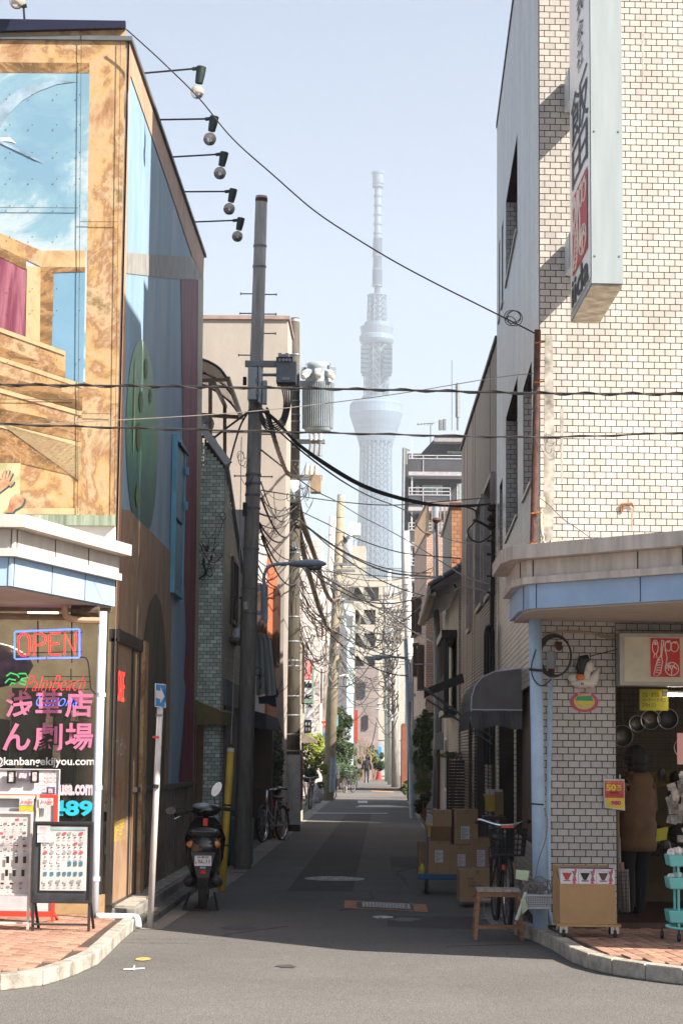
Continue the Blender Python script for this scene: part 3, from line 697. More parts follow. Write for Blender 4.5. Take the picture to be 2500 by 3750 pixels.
q = MB(); q.ball((-4.25, 20.3, 2.52), .5, 16, (1.45, .6, .55)); q.build('purple_display', mat('purple satin', (.07, .04, .10), .25, c2=(.25, .2, .3), scale=3), LB, smooth=True)
pinkv = mat('pink vinyl', (.50, .15, .27), .5, var=.08, scale=2)
def win(s_, px0, py0, px1, py1, m_, k=.012, bold=.02, name='window_lettering'):
 a_ = fl(px0, py1, k); b_ = fl(px1, py1, k); c_ = fl(px0, py0, k)
 return text(s_, ((b_ - a_).length, (c_ - a_).length), a_, (b_ - a_), (0, 0, 1), m_, LB, name, bold=bold)
win('浅', 20, 2530, 118, 2628, pinkv, bold=.022); win('草', 130, 2530, 226, 2629, pinkv, bold=.022); win('店', 238, 2530, 340, 2628, pinkv, bold=.022)
win('ん', 10, 2648, 112, 2750, pinkv, bold=.022); win('劇', 123, 2648, 228, 2750, pinkv, bold=.018); win('場', 238, 2648, 340, 2750, pinkv, bold=.02)
win('@kanbangekijyou.com', -28, 2772, 346, 2812, M['label'], bold=.02)
win('usa.com', 216, 2874, 342, 2914, mat('lilac vinyl', (.50, .46, .52), .6), bold=.05)
win('489', 186, 2932, 340, 2990, mat('cyan vinyl', (.02, .40, .55), .5), bold=.04)

# neon signs hanging behind the glass
def neon(name, strokes, m, parent, r=.006):
 q_ = MB()
 for s_ in strokes: q_.tube([fl(x, y, -.12) for x, y in s_], r, 6)
 return q_.build(name, m, parent)
nr = mat('red neon tube', (1, .02, .02), emit=3.2); nb = mat('blue neon tube', (.06, .12, 1), emit=3.2); ng = mat('green neon tube', (.05, .6, .12), emit=.8); nr2 = mat('dim red neon', (.9, .03, .04), emit=1.0)
def arc(cx, cy, rx, ry, a0, a1, n=8): return [(cx + rx * math.cos(R(a0 + (a1 - a0) * i / n)), cy - ry * math.sin(R(a0 + (a1 - a0) * i / n))) for i in range(n + 1)]
c0 = fl(165, 2350, -.12)
ON = thing('open_sign', c0, 'OPEN neon sign with red letters in a blue rectangle behind the shop window', 'neon sign')
neon('blue_frame', [[(45, 2314), (50, 2310), (280, 2301), (284, 2304), (284, 2404), (280, 2407), (166, 2408)], [(160, 2408), (50, 2412), (45, 2408), (45, 2314)]], nb, ON, .008)
neon('letter', [arc(80, 2345, 21, 27, 0, 180) + [(59, 2373)] + arc(80, 2373, 21, 27, 180, 360) + [(101, 2345)]], nr, ON, .009)
neon('letter', [[(117, 2400), (117, 2321), (140, 2318)] + arc(142, 2338, 17, 20, 80, -85) + [(122, 2362)]], nr, ON, .008)
neon('letter', [[(215, 2315), (180, 2318), (174, 2324), (174, 2390), (180, 2396), (215, 2396)], [(177, 2357), (210, 2355)]], nr, ON, .008)
neon('letter', [[(230, 2396), (230, 2316), (268, 2394), (271, 2314)]], nr, ON, .008)
q = MB()
for x in (130, 255): q.bar(fl(x, 2270, -.14), fl(x, 2425, -.14), .012)
for y in (2318, 2388): q.bar(fl(40, y + 2, -.14), fl(293, y - 4, -.14), .008)
q.build('hanger', M['black'], ON)
PN = thing('beach_sign', fl(190, 2480, -.12), 'handwritten Palm Beach neon with a green palm tree behind the shop window', 'neon sign')
neon('palm_tree', [[(15, 2475), (30, 2463), (55, 2470), (62, 2480)], [(10, 2500), (25, 2485), (50, 2490)], [(60, 2466), (85, 2465), (96, 2480), (70, 2484)], [(60, 2500), (85, 2508), (88, 2495), (66, 2488)], [(28, 2510), (35, 2500), (48, 2502)]], ng, PN, .007)
def script(parent, s_, px0, py0, px1, py1, m_):
 a_ = fl(px0, py1, -.12); b_ = fl(px1, py1, -.12); c_ = fl(px0, py0, -.12)
 text(s_, ((b_ - a_).length, (c_ - a_).length), a_, (b_ - a_), (0, 0, 1), m_, parent, 'lettering', bold=-.02, shear=.5)
script(PN, 'Palm', 84, 2472, 182, 2530, nr2); script(PN, 'Beach', 182, 2472, 306, 2528, nr2)
script(PN, 'Corona', 124, 2540, 280, 2586, nb)
q = MB()
for y in (2476, 2494, 2522): q.bar(fl(150, y, -.14), fl(325, y + 1, -.14), .008)
q.bar(fl(252, 2447, -.14), fl(252, 2560, -.14), .01); q.tube(smooth_path([fl(285, 2404, -.14), fl(312, 2415, -.14), fl(322, 2490, -.14), fl(326, 2522, -.14), fl(348, 2545, -.14)]), .006)
q.build('support', M['black'], PN)
# ================================================================== tile walls
def tile_wall(parent, o, u, n, s0, s1, z0, z1, holes, pw, ph, m, n_ind=0, gap=.0078, proud=.007, name='tile', view_only=True, topline=None):
 o = Vector(o); u = Vector(u).normalized(); n = Vector(n).normalized()
 full = []; rest = MB(); r = 0; z = z0
 while z < z1 - .02:
  zz0, zz1 = z, min(z + ph, z1); s = s0 - (pw / 2 if r % 2 else 0)
  while s < s1:
   a, b = max(s, s0), min(s + pw, s1); cut = b - a < pw - 1e-4 or zz1 - zz0 < ph - 1e-4
   zm = (zz0 + zz1) / 2; ok = b - a > .015
   for h in holes:
    if zz1 > h[2] + .01 and zz0 < h[3] - .01:
     if a >= h[0] - 1e-4 and b <= h[1] + 1e-4: ok = False
     elif a < h[0] < b: b = h[0]; cut = True
     elif a < h[1] < b: a = h[1]; cut = True
   if topline and zz1 > topline((a + b) / 2): ok = False
   if ok and b - a > .015:
    c = o + u * ((a + b) / 2) + Vector((0, 0, (zz0 + zz1) / 2))
    if not cut: full.append((c, a, b, zz0, zz1))
    else: full.append((None, a, b, zz0, zz1))
   s += pw
  z += ph; r += 1
 cand = []
 for i, t in enumerate(full):
  if t[0] is None: continue
  p = gr_px(t[0])
  if 0 < p[0] < 2500 and 0 < p[1] < 3750: cand.append(((t[0] - CP).length, i))
 cand.sort(); chosen = set(i for d, i in cand[:n_ind])
 src = None; rz = math.atan2(u.y, u.x)
 for i, (c, a, b, za, zb) in enumerate(full):
  g2 = gap / 2
  if i in chosen:
   if src is None:
    tmp = MB(); w2, h2 = pw / 2 - g2, ph / 2 - g2
    vs = []
    for (x, zc) in ((-w2, -h2), (w2, -h2), (w2, h2), (-w2, h2)): vs.append(u * x + Vector((0, 0, zc)))
    vs += [v * 1 + n * proud for v in vs]
    # bevelled face
    tmp.add(vs, [(4, 5, 6, 7), (0, 1, 5, 4), (1, 2, 6, 5), (2, 3, 7, 6), (3, 0, 4, 7)] if u.cross(Vector((0, 0, 1))).dot(n) > 0 else [(7, 6, 5, 4), (4, 5, 1, 0), (5, 6, 2, 1), (6, 7, 3, 2), (7, 4, 0, 3)])
    ob = tmp.build(name, m, parent, local=True); src = ob.data; ob.location = c - world_loc(parent)
   else: mesh_copy(src, name, parent, c)
  else:
   vs = [o + u * s_ + Vector((0, 0, z_)) for s_, z_ in ((a + g2, za + g2), (b - g2, za + g2), (b - g2, zb - g2), (a + g2, zb - g2))]
   vs += [v + n * proud for v in vs]
   rest.add(vs, [(4, 5, 6, 7), (0, 1, 5, 4), (1, 2, 6, 5), (2, 3, 7, 6), (3, 0, 4, 7)] if u.cross(Vector((0, 0, 1))).dot(n) > 0 else [(7, 6, 5, 4), (4, 5, 1, 0), (5, 6, 2, 1), (6, 7, 3, 2), (7, 4, 0, 3)])
 if rest.v: rest.build(name, m, parent, kind='stuff')

def logo(parent, org, right, up, w, h, n, name='logo'):
 """red square with a fish, a leek, tomatoes and a cabbage drawn in white lines"""
 org = Vector(org); right = Vector(right).normalized(); up = Vector(up).normalized(); n = Vector(n).normalized()
 P = lambda x, y, k=.004: org + right * (x * w) + up * (y * h) + n * k
 f_ = [P(0, 0), P(1, 0), P(1, 1), P(0, 1)]
 MB().sheet(f_).build(name, M['red'], parent)
 q_ = MB(); rr = min(w * .016, .009)
 def ln(pts): q_.tube([P(x, y, .006) for x, y in pts], rr, 4)
 def el(cx, cy, a_, b_, a0=0, a1=360, k=14, rot=0):
  ln([(cx + a_ * math.cos(R(a0 + (a1 - a0) * i / k)) * math.cos(rot) - b_ * math.sin(R(a0 + (a1 - a0) * i / k)) * math.sin(rot),
    cy + a_ * math.cos(R(a0 + (a1 - a0) * i / k)) * math.sin(rot) + b_ * math.sin(R(a0 + (a1 - a0) * i / k)) * math.cos(rot)) for i in range(k + 1)])
 el(.16, .77, .10, .18); ln([(.14, .60), (.10, .50), (.22, .51), (.17, .60)]); ln([(.10, .84), (.22, .84)]); el(.16, .88, .02, .02)
 ln([(.38, .95), (.46, .93), (.40, .70), (.37, .52), (.40, .40), (.34, .10), (.24, .03), (.10, .04), (.16, .25), (.24, .45), (.35, .55), (.36, .75), (.38, .95)])
 for i in range(6): ln([(.16 + .015 * i, .12 + .06 * i), (.34 - .002 * i, .10 + .07 * i)])
 el(.60, .80, .11, .13); el(.82, .78, .13, .13); ln([(.56, .92), (.60, .88), (.66, .95)]); ln([(.80, .90), (.84, .87), (.9, .92)])
 ln([(.50, .86), (.50, .70), (.56, .50), (.52, .32), (.50, .20)]); ln([(.48, .28), (.60, .30), (.70, .38), (.82, .36)])
 el(.72, .21, .23, .17); el(.72, .19, .12, .10, 20, 200); el(.70, .14, .20, .15, 20, 150); ln([(.70, .05), (.72, .22), (.82, .33)]); ln([(.72, .2), (.58, .3)])
 q_.build('logo_lines', mat('logo white', (.78, .74, .68), .6), parent)

# ================================================================== RIGHT: TILED CORNER BUILDING WITH THE SHOP
RU = Vector((1, .055, 0)).normalized(); RN = Vector((.055, -1, 0)).normalized()
RO = Vector((1.49, 18.5, 0))
SU = Vector((.0175, 1, 0)).normalized(); SN = Vector((-1, .0175, 0)).normalized()
def rf(s, z, k=0): return RO + RU * s + Vector((0, 0, z)) + RN * k
def rs(s, z, k=0): return RO + SU * s + Vector((0, 0, z)) + SN * k
RB = thing('corner_shop_building', (1.49, 18.5, 0), 'tall corner building clad in cream tiles with a kitchenware shop below', 'building')
def wedge(mb, pts, z0, z1): mb.foot([(p.x, p.y) for p in pts], z0, z1)
q = MB(); TOP = 10.75
e9 = 9.62
def slab(z0, z1, s0, s1, d0=.012, d1=.35): # side wall piece
 s0 = max(s0, .035); wedge(q, [rs(s0, 0, -d0), rs(s0, 0, -d1), rs(s1, 0, -d1), rs(s1, 0, -d0)], z0, z1)
side_holes = [(2.70, 3.9 + 2.85, 7.70, 8.82), (7.55, 8.0, 7.7, 8.82), (8.55, 8.9, 7.7, 8.82),
    (3.9, 6.75, 4.38, 5.95), (1.16, 2.72, 4.38, 5.56), (7.75, 8.6, 4.38, 5.3),
    (1.15, 4.3, .80, 2.35), (4.75, 8.9, -.01, 2.35)]
side_holes[0] = (3.9, 6.75, 7.70, 8.82)
# solid wall built in horizontal bands, each broken by the openings
cuts = sorted(set([0, TOP] + [h[2] for h in side_holes if h[2] > 0] + [h[3] for h in side_holes]))
for a_, b_ in zip(cuts[:-1], cuts[1:]):
 hs = sorted([(h[0], h[1]) for h in side_holes if h[2] < (a_ + b_) / 2 < h[3]])
 s_ = 0.0
 for h0, h1 in hs:
  if h0 > s_: slab(a_, b_, s_, h0)
  s_ = h1
 if s_ < e9: slab(a_, b_, s_, e9)
q.build('side_wall', M['grout'], RB)
q = MB()
# front wall: full above the opening, pillar on the left, opening from s=.70
def fslab(s0, s1, z0, z1, d0=.0, d1=.03):
 wedge(q, [rf(s0, 0, -d0), rf(s1, 0, -d0), rf(s1, 0, -d1), rf(s0, 0, -d1)], z0, z1)
fslab(.0125, .70, 0, 2.45); fslab(.0125, 8, 2.45, TOP); fslab(2.6, 8, 0, 2.45)
wedge(q, [rf(.36, 0, -.04), rf(.70, 0, -.04), rf(.70, 0, -.35), rf(.36, 0, -.35)], 0, 2.45)
q.build('front_wall', M['grout'], RB)
q = MB(); wedge(q, [rs(.36, 0, -.36), rf(8, 0, -.36), rf(8, 0, -8), rs(e9, 0, -8), rs(e9, 0, -.36)], 2.62, TOP)
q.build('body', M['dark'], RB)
# upper storeys set back from the alley side
q = MB(); wedge(q, [rs(.2, 0, -.24), rf(8, 0, -.1), rs(9.4, 0, -8), rs(9.4, 0, -.34)], TOP + .01, 14.2); q.build('upper_storey', M['lgrey'], RB)
q = MB(); wedge(q, [rs(-.02, 0, .02), rs(-.02, 0, -.1), rs(e9 + .02, 0, -.1), rs(e9 + .02, 0, .02)], TOP, TOP + .07); q.build('roof_edge', M['dgrey'], RB)
tile_wall(RB, RO, RU, RN, 0.0, 4.6, 3.0, TOP, [], .1035, .0622, M['tile'], 0)
PIL = RB
tile_wall(RB, RO, RU, RN, 0.0, .70, .12, 3.0, [], .1035, .0622, M['tile'], 300)
tile_wall(RB, RO, RU, RN, .70, 3.2, 2.45, 3.0, [], .1035, .0622, M['tile'], 0)
tile_wall(RB, RO, SU, SN, 0.007, e9, .12, TOP, side_holes, .1035, .0622, M['tile'], 0)
# front building edge returns
q = MB(); q.prism([rf(.700, .12, .004), rf(.700, 2.45, .004), rf(.700, 2.45, -.36), rf(.700, .12, -.36)], RU * .006); q.build('reveal', M['grout'], RB)
# windows in the side wall
def side_window(s0, s1, z0, z1, panes=2):
 fr = MB(); d = .13; w_ = .05
 for a_, b_, c_, e_ in ((s0, s0 + w_, z0, z1), (s1 - w_, s1, z0, z1), (s0 + w_, s1 - w_, z0, z0 + w_), (s0 + w_, s1 - w_, z1 - w_, z1)):
  fr.prism([rs(a_, c_, -d), rs(b_, c_, -d), rs(b_, e_, -d), rs(a_, e_, -d)], SN * -.06)
 fo = fr.build('window', M['brown'], RB)
 gq = MB(); gq.prism([rs(s0 + w_, z0 + w_, -d - .03), rs(s1 - w_, z0 + w_, -d - .03), rs(s1 - w_, z1 - w_, -d - .03), rs(s0 + w_, z1 - w_, -d - .03)], SN * -.01)
 gq.build('pane', M['glass'], fo)
 mq = MB(); sm = (s0 + s1) / 2; mq.prism([rs(sm, z0 + w_, -d), rs(sm + .04, z0 + w_, -d), rs(sm + .04, z1 - w_, -d), rs(sm, z1 - w_, -d)], SN * -.02); mq.build('mullion', M['brown'], fo)
 rv = MB()
 rv.prism([rs(s0, z0 - .03, .03), rs(s1, z0 - .03, .03), rs(s1, z0 - .03, -d), rs(s0, z0 - .03, -d)], (0, 0, .028)); rv.build('window_sill', M['tile'], fo)
 tile_wall(RB, rs(s1, 0, 0), -SN, -SU, 0.0, .13, z0, z1, [], .1035, .0622, M['tile'], 0, name='reveal_tile')
for h in side_holes[:6]: side_window(*h)
# shutters and dark bays at street level
q = MB()
for i in range(21):
 s_ = 1.15 + i * .15
 q.prism([rs(s_ + .02, .80, -.10), rs(s_ + .12, .80, -.10), rs(s_ + .10, .80, -.06), rs(s_ + .04, .80, -.06)], (0, 0, 1.55))
q.prism([rs(1.15, .80, -.10), rs(4.3, .80, -.10), rs(4.3, 2.35, -.10), rs(1.15, 2.35, -.10)], SN * -.02)
q.build('shutter', M['brown'], RB)
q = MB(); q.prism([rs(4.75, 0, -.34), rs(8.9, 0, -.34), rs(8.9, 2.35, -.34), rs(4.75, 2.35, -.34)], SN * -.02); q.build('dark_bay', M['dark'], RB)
for s_ in (5.6, 6.6, 7.6):
 q = MB(); q.prism([rs(s_, 0, -.2), rs(s_ + .22, 0, -.2), rs(s_ + .22, 2.35, -.2), rs(s_, 2.35, -.2)], SN * -.1); q.build('pier', M['beige'] if s_ == 6.6 else M['brown'], RB)
# grey domed awning over the side door
AW = MB(); prof = []
def awn(x, y, z): return Vector((x, y, z))
wx = 1.545
pr_ = [(wx, 2.60), (wx - .30, 2.56), (wx - .43, 2.50), (wx - .51, 2.40), (wx - .545, 2.28), (wx - .55, 2.13)]
y0, y1 = 21.6, 24.3
vs = [Vector((x, y0, z)) for x, z in pr_] + [Vector((x, y1, z)) for x, z in pr_]
k = len(pr_)
AW.add(vs, [(i, i + 1, k + i + 1, k + i) for i in range(k - 1)])
AW.add([Vector((x, y0, z)) for x, z in pr_] + [Vector((wx, y0, 2.13))], [tuple(range(k + 1))])
AW.add([Vector((x, y1, z)) for x, z in pr_] + [Vector((wx, y1, 2.13))], [tuple(range(k + 1))[::-1]])
awt = thing('dome_awning', (wx, y0, 2.1), 'grey domed canvas awning with a drooping valance over the side door', 'awning')
m_canvas = mat('grey canvas', (.15, .14, .135), .8, var=.12, scale=3, bump=.15)
AW.build('canvas', m_canvas, awt)
q = MB()
n_ = 14
for i in range(n_):
 a_, b_ = i / n_, (i + 1) / n_
 f_ = lambda t: (wx - .55 + .55 * t, 2.13 - .17 - .02 * math.sin(t * 9), y0 - .012 - .02 * math.sin(t * 14))
 xa, za, ya = f_(a_); xb, zb, yb = f_(b_)
 q.add([(xa, y0, 2.15), (xb, y0, 2.15), (xb, yb, zb), (xa, ya, za)], [(0, 3, 2, 1)])
for i in range(12):
 ya, yb = y0 + i * .225, y0 + (i + 1) * .225;
 q.add([(wx - .55, ya, 2.15), (wx - .55, yb, 2.15), (wx - .57 - .02 * ((i + 1) % 2), yb, 1.95 - .015 * ((i + 1) % 2)), (wx - .57 - .02 * (i % 2), ya, 1.95 - .015 * (i % 2))], [(0, 1, 2, 3)])
q.build('valance', mat('dark grey canvas', (.085, .08, .078), .85, var=.15), awt)
q = MB(); q.tube([(x, y0 - .006, z) for x, z in pr_], .008, 5); q.bar((wx - .55, y0 - .008, 2.15), (wx, y0 - .008, 2.15), .014); q.build('piping', M['lgrey'], awt)
# rusty post and conduit on the corner
rp = thing('rusty_post', (1.475, 18.42, 3.4), 'rusty brown steel post up the corner of the tiled building', 'post')
q = MB(); q.tube([at(1951, 2008, 18.40), at(1960, 1600, 18.40), at(1968, 1208, 18.40)], .031, 12); q.build('post', M['rust'], rp)
for y in (1255, 1400, 1880): MB().tube([at(1944 + (1880 - y) * .02, y, 18.36), at(1984 + (1880 - y) * .02, y - 4, 18.36)], .008, 5).build('strap', mat('orange rust', (.28, .10, .03), .9, var=.3, scale=20), rp)
MB().lathe(at(1951, 2008, 18.40), [(.06, 0), (.05, .03), (.04, .05)], 12).build('foot', MATS['orange rust'], rp)
cj = thing('junction_box', at(1990, 1845, 18.42), 'small cream junction box with a bent conduit beside the rusty post', 'junction box')
q = MB(); q.box(at(1984, 1840, 18.42), (.052, .05, .10)); q.build('box', mat('cream plastic', (.5, .46, .34), .5), cj, bevel=.005)
q = MB(); q.tube(smooth_path([at(1981, 1860, 18.42), at(1982, 1930, 18.42), at(1990, 1980, 18.41), at(2004, 2004, 18.38)]), .014, 8); q.build('conduit', MATS['cream plastic'], cj)
# mortar repair beside the post
q = MB(); q.sheet([rf(.03, 3.6, .009), rf(.12, 3.6, .009), rf(.14, 4.4, .009), rf(.12, 5.6, .009), rf(.05, 5.6, .009), rf(.04, 4.5, .009)]); q.build('mortar_patch', mat('mortar', (.30, .28, .25), .9, var=.35, scale=7), RB)
q = MB(); q.prism([rf(0.1, 3.62, .004), rf(4.6, 3.62, .004), rf(4.6, 3.66, .004), rf(.1, 3.66, .004)], RN * .02); q.build('flashing', mat('crumbled sealant', (.40, .37, .31), .9, var=.3, scale=12, bump=.5), RB)
q = MB(); q.tube([rf(.76, 3.92, .01), rf(.76, 4.0, .03), rf(.86, 4.01, .03), rf(.87, 3.98, .03)], .011, 6); q.build('pipe_stub', MATS['orange rust'], RB)

# projecting shop sign
SG = thing('projecting_sign', rf(.3, 5.65, .25), 'tall projecting sign with black characters and a red logo on the tiled building', 'sign')
def sg(a_, b_, z): # a_ along the wall, b_ out from the wall
 return RO + RU * a_ + Vector((.022 - .048 + .024 * (b_ - .38), -b_, z))
a0, a1, b0, b1, z0, z1 = .285, .555, .38, 1.88, 5.66, 10.60
q = MB(); q.prism([sg(a0, b0, z0), sg(a1, b0, z0), sg(a1, b1, z0), sg(a0, b1, z0)], (0, 0, z1 - z0)); q.build('case', mat('pale aluminium', (.29, .33, .34), .35, var=.06, streak=(2, 2, .2)), SG)
q = MB(); q.prism([sg(a0 + .004, b0 + .02, z0 - .02), sg(a1 - .004, b0 + .02, z0 - .02), sg(a1 - .004, b1 - .02, z0 - .02), sg(a0 + .004, b1 - .02, z0 - .02)], (0, 0, .018)); q.build('bottom_plate', mat('stained cream plate', (.36, .32, .25), .6, var=.3, scale=6), SG)
q = MB()
for z in (8.62,): q.prism([sg(a0 + .003, b1 + .003, z - .012), sg(a1 - .003, b1 + .003, z - .012), sg(a1 - .003, b1 + .003, z + .012), sg(a0 + .003, b1 + .003, z + .012)], RN * .004)
for z in (8.57, 8.66, 7.0, 10.2, 5.9):
 for a_ in (a0 + .03, a1 - .03): q.box(sg(a_, b1 + .004, z), (.014, .006, .014))
q.build('panel_joint', M['grey'], SG)
q = MB(); q.sheet([sg(a0 - .004, b0 + .03, z0 + .06), sg(a0 - .004, b0 + .03, z1), sg(a0 - .004, b1 - .03, z1), sg(a0 - .004, b1 - .03, z0 + .06)])
q.build('face', mat('white acrylic', (.82, .81, .80), .35, var=.03, spec=.6), SG)
def sgt(s_, py0, py1, bold, f_=(.14, .86)):
 ym = 17.35; za = EYE + (2783 - py1) / F * ym; zb = EYE + (2783 - py0) / F * ym
 L = b1 - b0; o_ = sg(a0 - .010, b0 + L * f_[0], za)
 text(s_, (L * (f_[1] - f_[0]), zb - za), o_, (.024, -1, 0), (0, 0, 1), M['ink'], SG, 'lettering', bold=bold)
sgt('会', 2, 86, .0, (.42, .72)); sgt('社', 98, 192, .0, (.42, .72)); sgt('飯', 226, 430, .0, (.12, .92)); sgt('田', 440, 596, .0, (.16, .88)); sgt('iida', 945, 1055, .02, (.12, .9))
sgt('式', -110, -20, .012, (.42, .72))
zl0 = EYE + (2783 - 935) / F * 17.35; zl1 = EYE + (2783 - 628) / F * 17.35
logo(SG, sg(a0 - .008, b0 + .26, zl0), (.024, -1, 0), (0, 0, 1), 1.05, zl1 - zl0, (-1, 0, 0))
for za, zb in ((7.78, 8.10), (6.18, 6.50), (9.5, 9.8)):
 MB().prism([sg(.275, 0.03, za), sg(.50, 0.03, za), sg(.50, b0, za), sg(.275, b0, za)], (0, 0, zb - za)).build('bracket', M['lgrey'], SG)

m_dr = mat('faint rust drip', (.33, .25, .18), .5, var=.2, scale=12, streak=(6, 6, .6)); m_dg = mat('faint grey drip', (.33, .30, .27), .5, var=.2, scale=12, streak=(6, 6, .6))
for s_, z_, w_, L_, m_ in ((.86, 3.97, .02, .22, m_dr), (.30, 6.16, .03, .35, m_dr), (.41, 7.76, .035, .5, m_dr), (1.5, 3.9, .02, .18, m_dg), (2.1, 5.2, .02, .6, m_dg), (.2, 4.9, .025, .7, m_dg), (2.6, 8.0, .02, .8, m_dg), (1.0, 8.6, .015, .5, m_dg)):
 MB().sheet([rf(s_, z_ - L_, .009), rf(s_ + w_ * .5, z_ - L_, .009), rf(s_ + w_, z_, .009), rf(s_ - w_ * .3, z_, .009)]).build('stain', m_, RB)
# canopies over the pavements on both sides
def offset(pl, d):
 out = []
 for i in range(len(pl)):
  a = Vector(pl[max(i - 1, 0)]); b = Vector(pl[i]); c = Vector(pl[min(i + 1, len(pl) - 1)])
  n1 = (b - a); n2 = (c - b)
  if n1.length < 1e-6: n1 = n2
  if n2.length < 1e-6: n2 = n1
  n1 = Vector((n1.y, -n1.x)).normalized(); n2 = Vector((n2.y, -n2.x)).normalized()
  m_ = (n1 + n2); m_ = m_ / (m_.length ** 2 / 2)
  out.append((b.x + m_.x * d, b.y + m_.y * d))
 return out
m_can = mat('cream canopy panel', (.50, .44, .39), .5, var=.14, scale=3, streak=(3, 3, .5), bump=.04, bscale=3)
m_can2 = mat('white canopy panel', (.50, .46, .42), .5, var=.08, scale=3, streak=(3, 3, .5))
def canopy(name, loc, label, pl, back, lv, sgn, mc, joints):
 t = thing(name, loc, label, 'canopy')
 names = ['fascia', 'lower_trim', 'panel_band', 'upper_trim']; offs = [0, .065, .03, .16]
 for i, nm in enumerate(names):
  q_ = MB(); q_.foot(offset(pl, offs[i] * sgn) + back, lv[i] + .001, lv[i + 1] - .001)
  q_.build(nm, M['bluep'] if i == 0 else mc, t)
 q_ = MB(); q_.foot(offset(pl, -.04 * sgn) + back, lv[0] - .015, lv[0]); q_.build('soffit', mat('soffit board', (.42, .37, .32), .7, var=.06), t)
 q_ = MB(); ol = offset(pl, .034 * sgn); ob = offset(pl, .003 * sgn); ou = offset(pl, .162 * sgn)
 for (i, f_) in joints:
  for li, l_ in ((2, ol), (0, ob)):
   p = Vector(l_[i]).lerp(Vector(l_[i + 1]), f_); d = (Vector(l_[i + 1]) - Vector(l_[i])).normalized()
   q_.box((p.x, p.y, (lv[li] + lv[li + 1]) / 2), (.008 if li else .004, .008, lv[li + 1] - lv[li] - .006), rz=math.atan2(d.y, d.x))
 q_.build('panel_joint', mat('dark panel joint', (.10, .08, .07), .8), t)  # thin dark strips mark the joints between the canopy panels
 return t
rpl = [(1.22, 18.75), (1.22, 17.5), (1.29, 17.15), (3.17, 15.30), (5.1, 14.65), (9, 14.2)]
rpl = [(x, y) for x, y in rpl]
RC = canopy('right_canopy', (1.3, 18.4, 2.9), 'cream and light blue pavement canopy wrapping the tiled corner', rpl, [(9, 18.86), (1.49, 18.46), (1.49, 18.75)], [2.91, 3.12, 3.18, 3.33, 3.45], 1, m_can, [(2, .03), (2, .45), (2, .62), (3, .1), (1, .5)])
RC.name = 'pavement_canopy'
lpl = [(-9, 16.75), (-3.15, 16.92), (-2.56, 19.2)]
LC = canopy('pavement_canopy', (-3, 18.5, 3.0), 'sunlit white and light blue pavement canopy jutting out under the mural', lpl, [(-2.60, 19.21), (-9, 19.05)], [3.05, 3.30, 3.37, 3.54, 3.65], 1, m_can2, [(1, .02), (1, .36), (1, .68), (0, .995)])
# pipes and a duct slung under the left canopy
du = thing('duct', (-2.9, 18.9, 2.9), 'dusty brown duct with a worn roll under the left canopy', 'duct')
q = MB(); q.tube([(-4.6, 18.95, 2.93), (-2.74, 18.98, 2.93)], .03, 8); q.build('pipe', MATS['dusty beam'], du)
q = MB(); q.tube(smooth_path([at(240, 2195, 18.8), at(238, 2240, 18.8), at(250, 2262, 18.8), at(290, 2272, 18.8), at(366, 2274, 18.8)]), .032, 8); q.build('bent_pipe', mat('tan paint', (.42, .28, .19), .6), du)
q = MB(); q.tube([at(262, 2237, 18.85), at(364, 2240, 18.85)], .05, 10); q.build('roll', mat('dark worn roll', (.07, .05, .035), .9, var=.5, scale=20), du)
# canopy posts
CPst = thing('canopy_post', at(344, 3375, 18.9), 'pale blue canopy post with a white drain pipe at its foot', 'post')
q = MB(); q.tube([at(344, 3375, 18.9), at(352, 3000, 18.9), at(377, 2240, 18.9)], .041, 14); q.build('post', mat('pale blue post paint', (.50, .58, .68), .4, var=.06), CPst, smooth=True)  # paler blue paint than on the right hand post
for y, x in ((2545, 369), (2885, 357), (3220, 349)): MB().lathe(at(x, y, 18.9), [(.046, -.02), (.046, .02)], 14).build('collar', MATS['pale blue post paint'], CPst)
q = MB(); q.tube(smooth_path([at(352, 3357, 18.85), at(480, 3360, 18.85), at(502, 3366, 18.8), at(506, 3398, 18.75)]), .032, 10); q.build('drain_pipe', mat('white pvc', (.62, .66, .66), .4), CPst, smooth=True)
RP = thing('canopy_post', at(1975, 3400, 18.2), 'thick light blue canopy post on the right pavement corner with a basket tied to it', 'post')
q = MB(); q.tube([at(1978, 3402, 18.2), at(1966, 2700, 18.2), at(1957, 2230, 18.2)], [.068, .058, .060], 18); q.build('post', M['blue'], RP, smooth=True)
for x, y, r_ in ((1936, 2452, .012), (1940, 2944, .007)): MB().tube([at(x, y, 18.1), at(x + 50, y + 4, 18.1)], r_, 6).build('strap', M['ink'], RP)
VP_ = thing('vent_pipe', at(2014, 3390, 18.35), 'slim light blue pipe with a grey cap standing beside the canopy post', 'pipe')
q = MB(); q.tube([at(2020, 3388, 18.30), at(2008, 3340, 18.32), at(2006, 3000, 18.35), at(2016, 2450, 18.35)], .022, 10); q.build('pipe', M['blue'], VP_, smooth=True)
q = MB(); q.lathe(at(2018, 2450, 18.35), [(.040, 0), (.042, .02), (.042, .15), (.034, .165)], 14); q.build('cap', M['grey'], VP_)
q = MB(); q.tube([at(2017, 2475, 18.35), at(2018, 2448, 18.35)], .03, 8); q.build('rusty_socket', M['rust'], VP_)
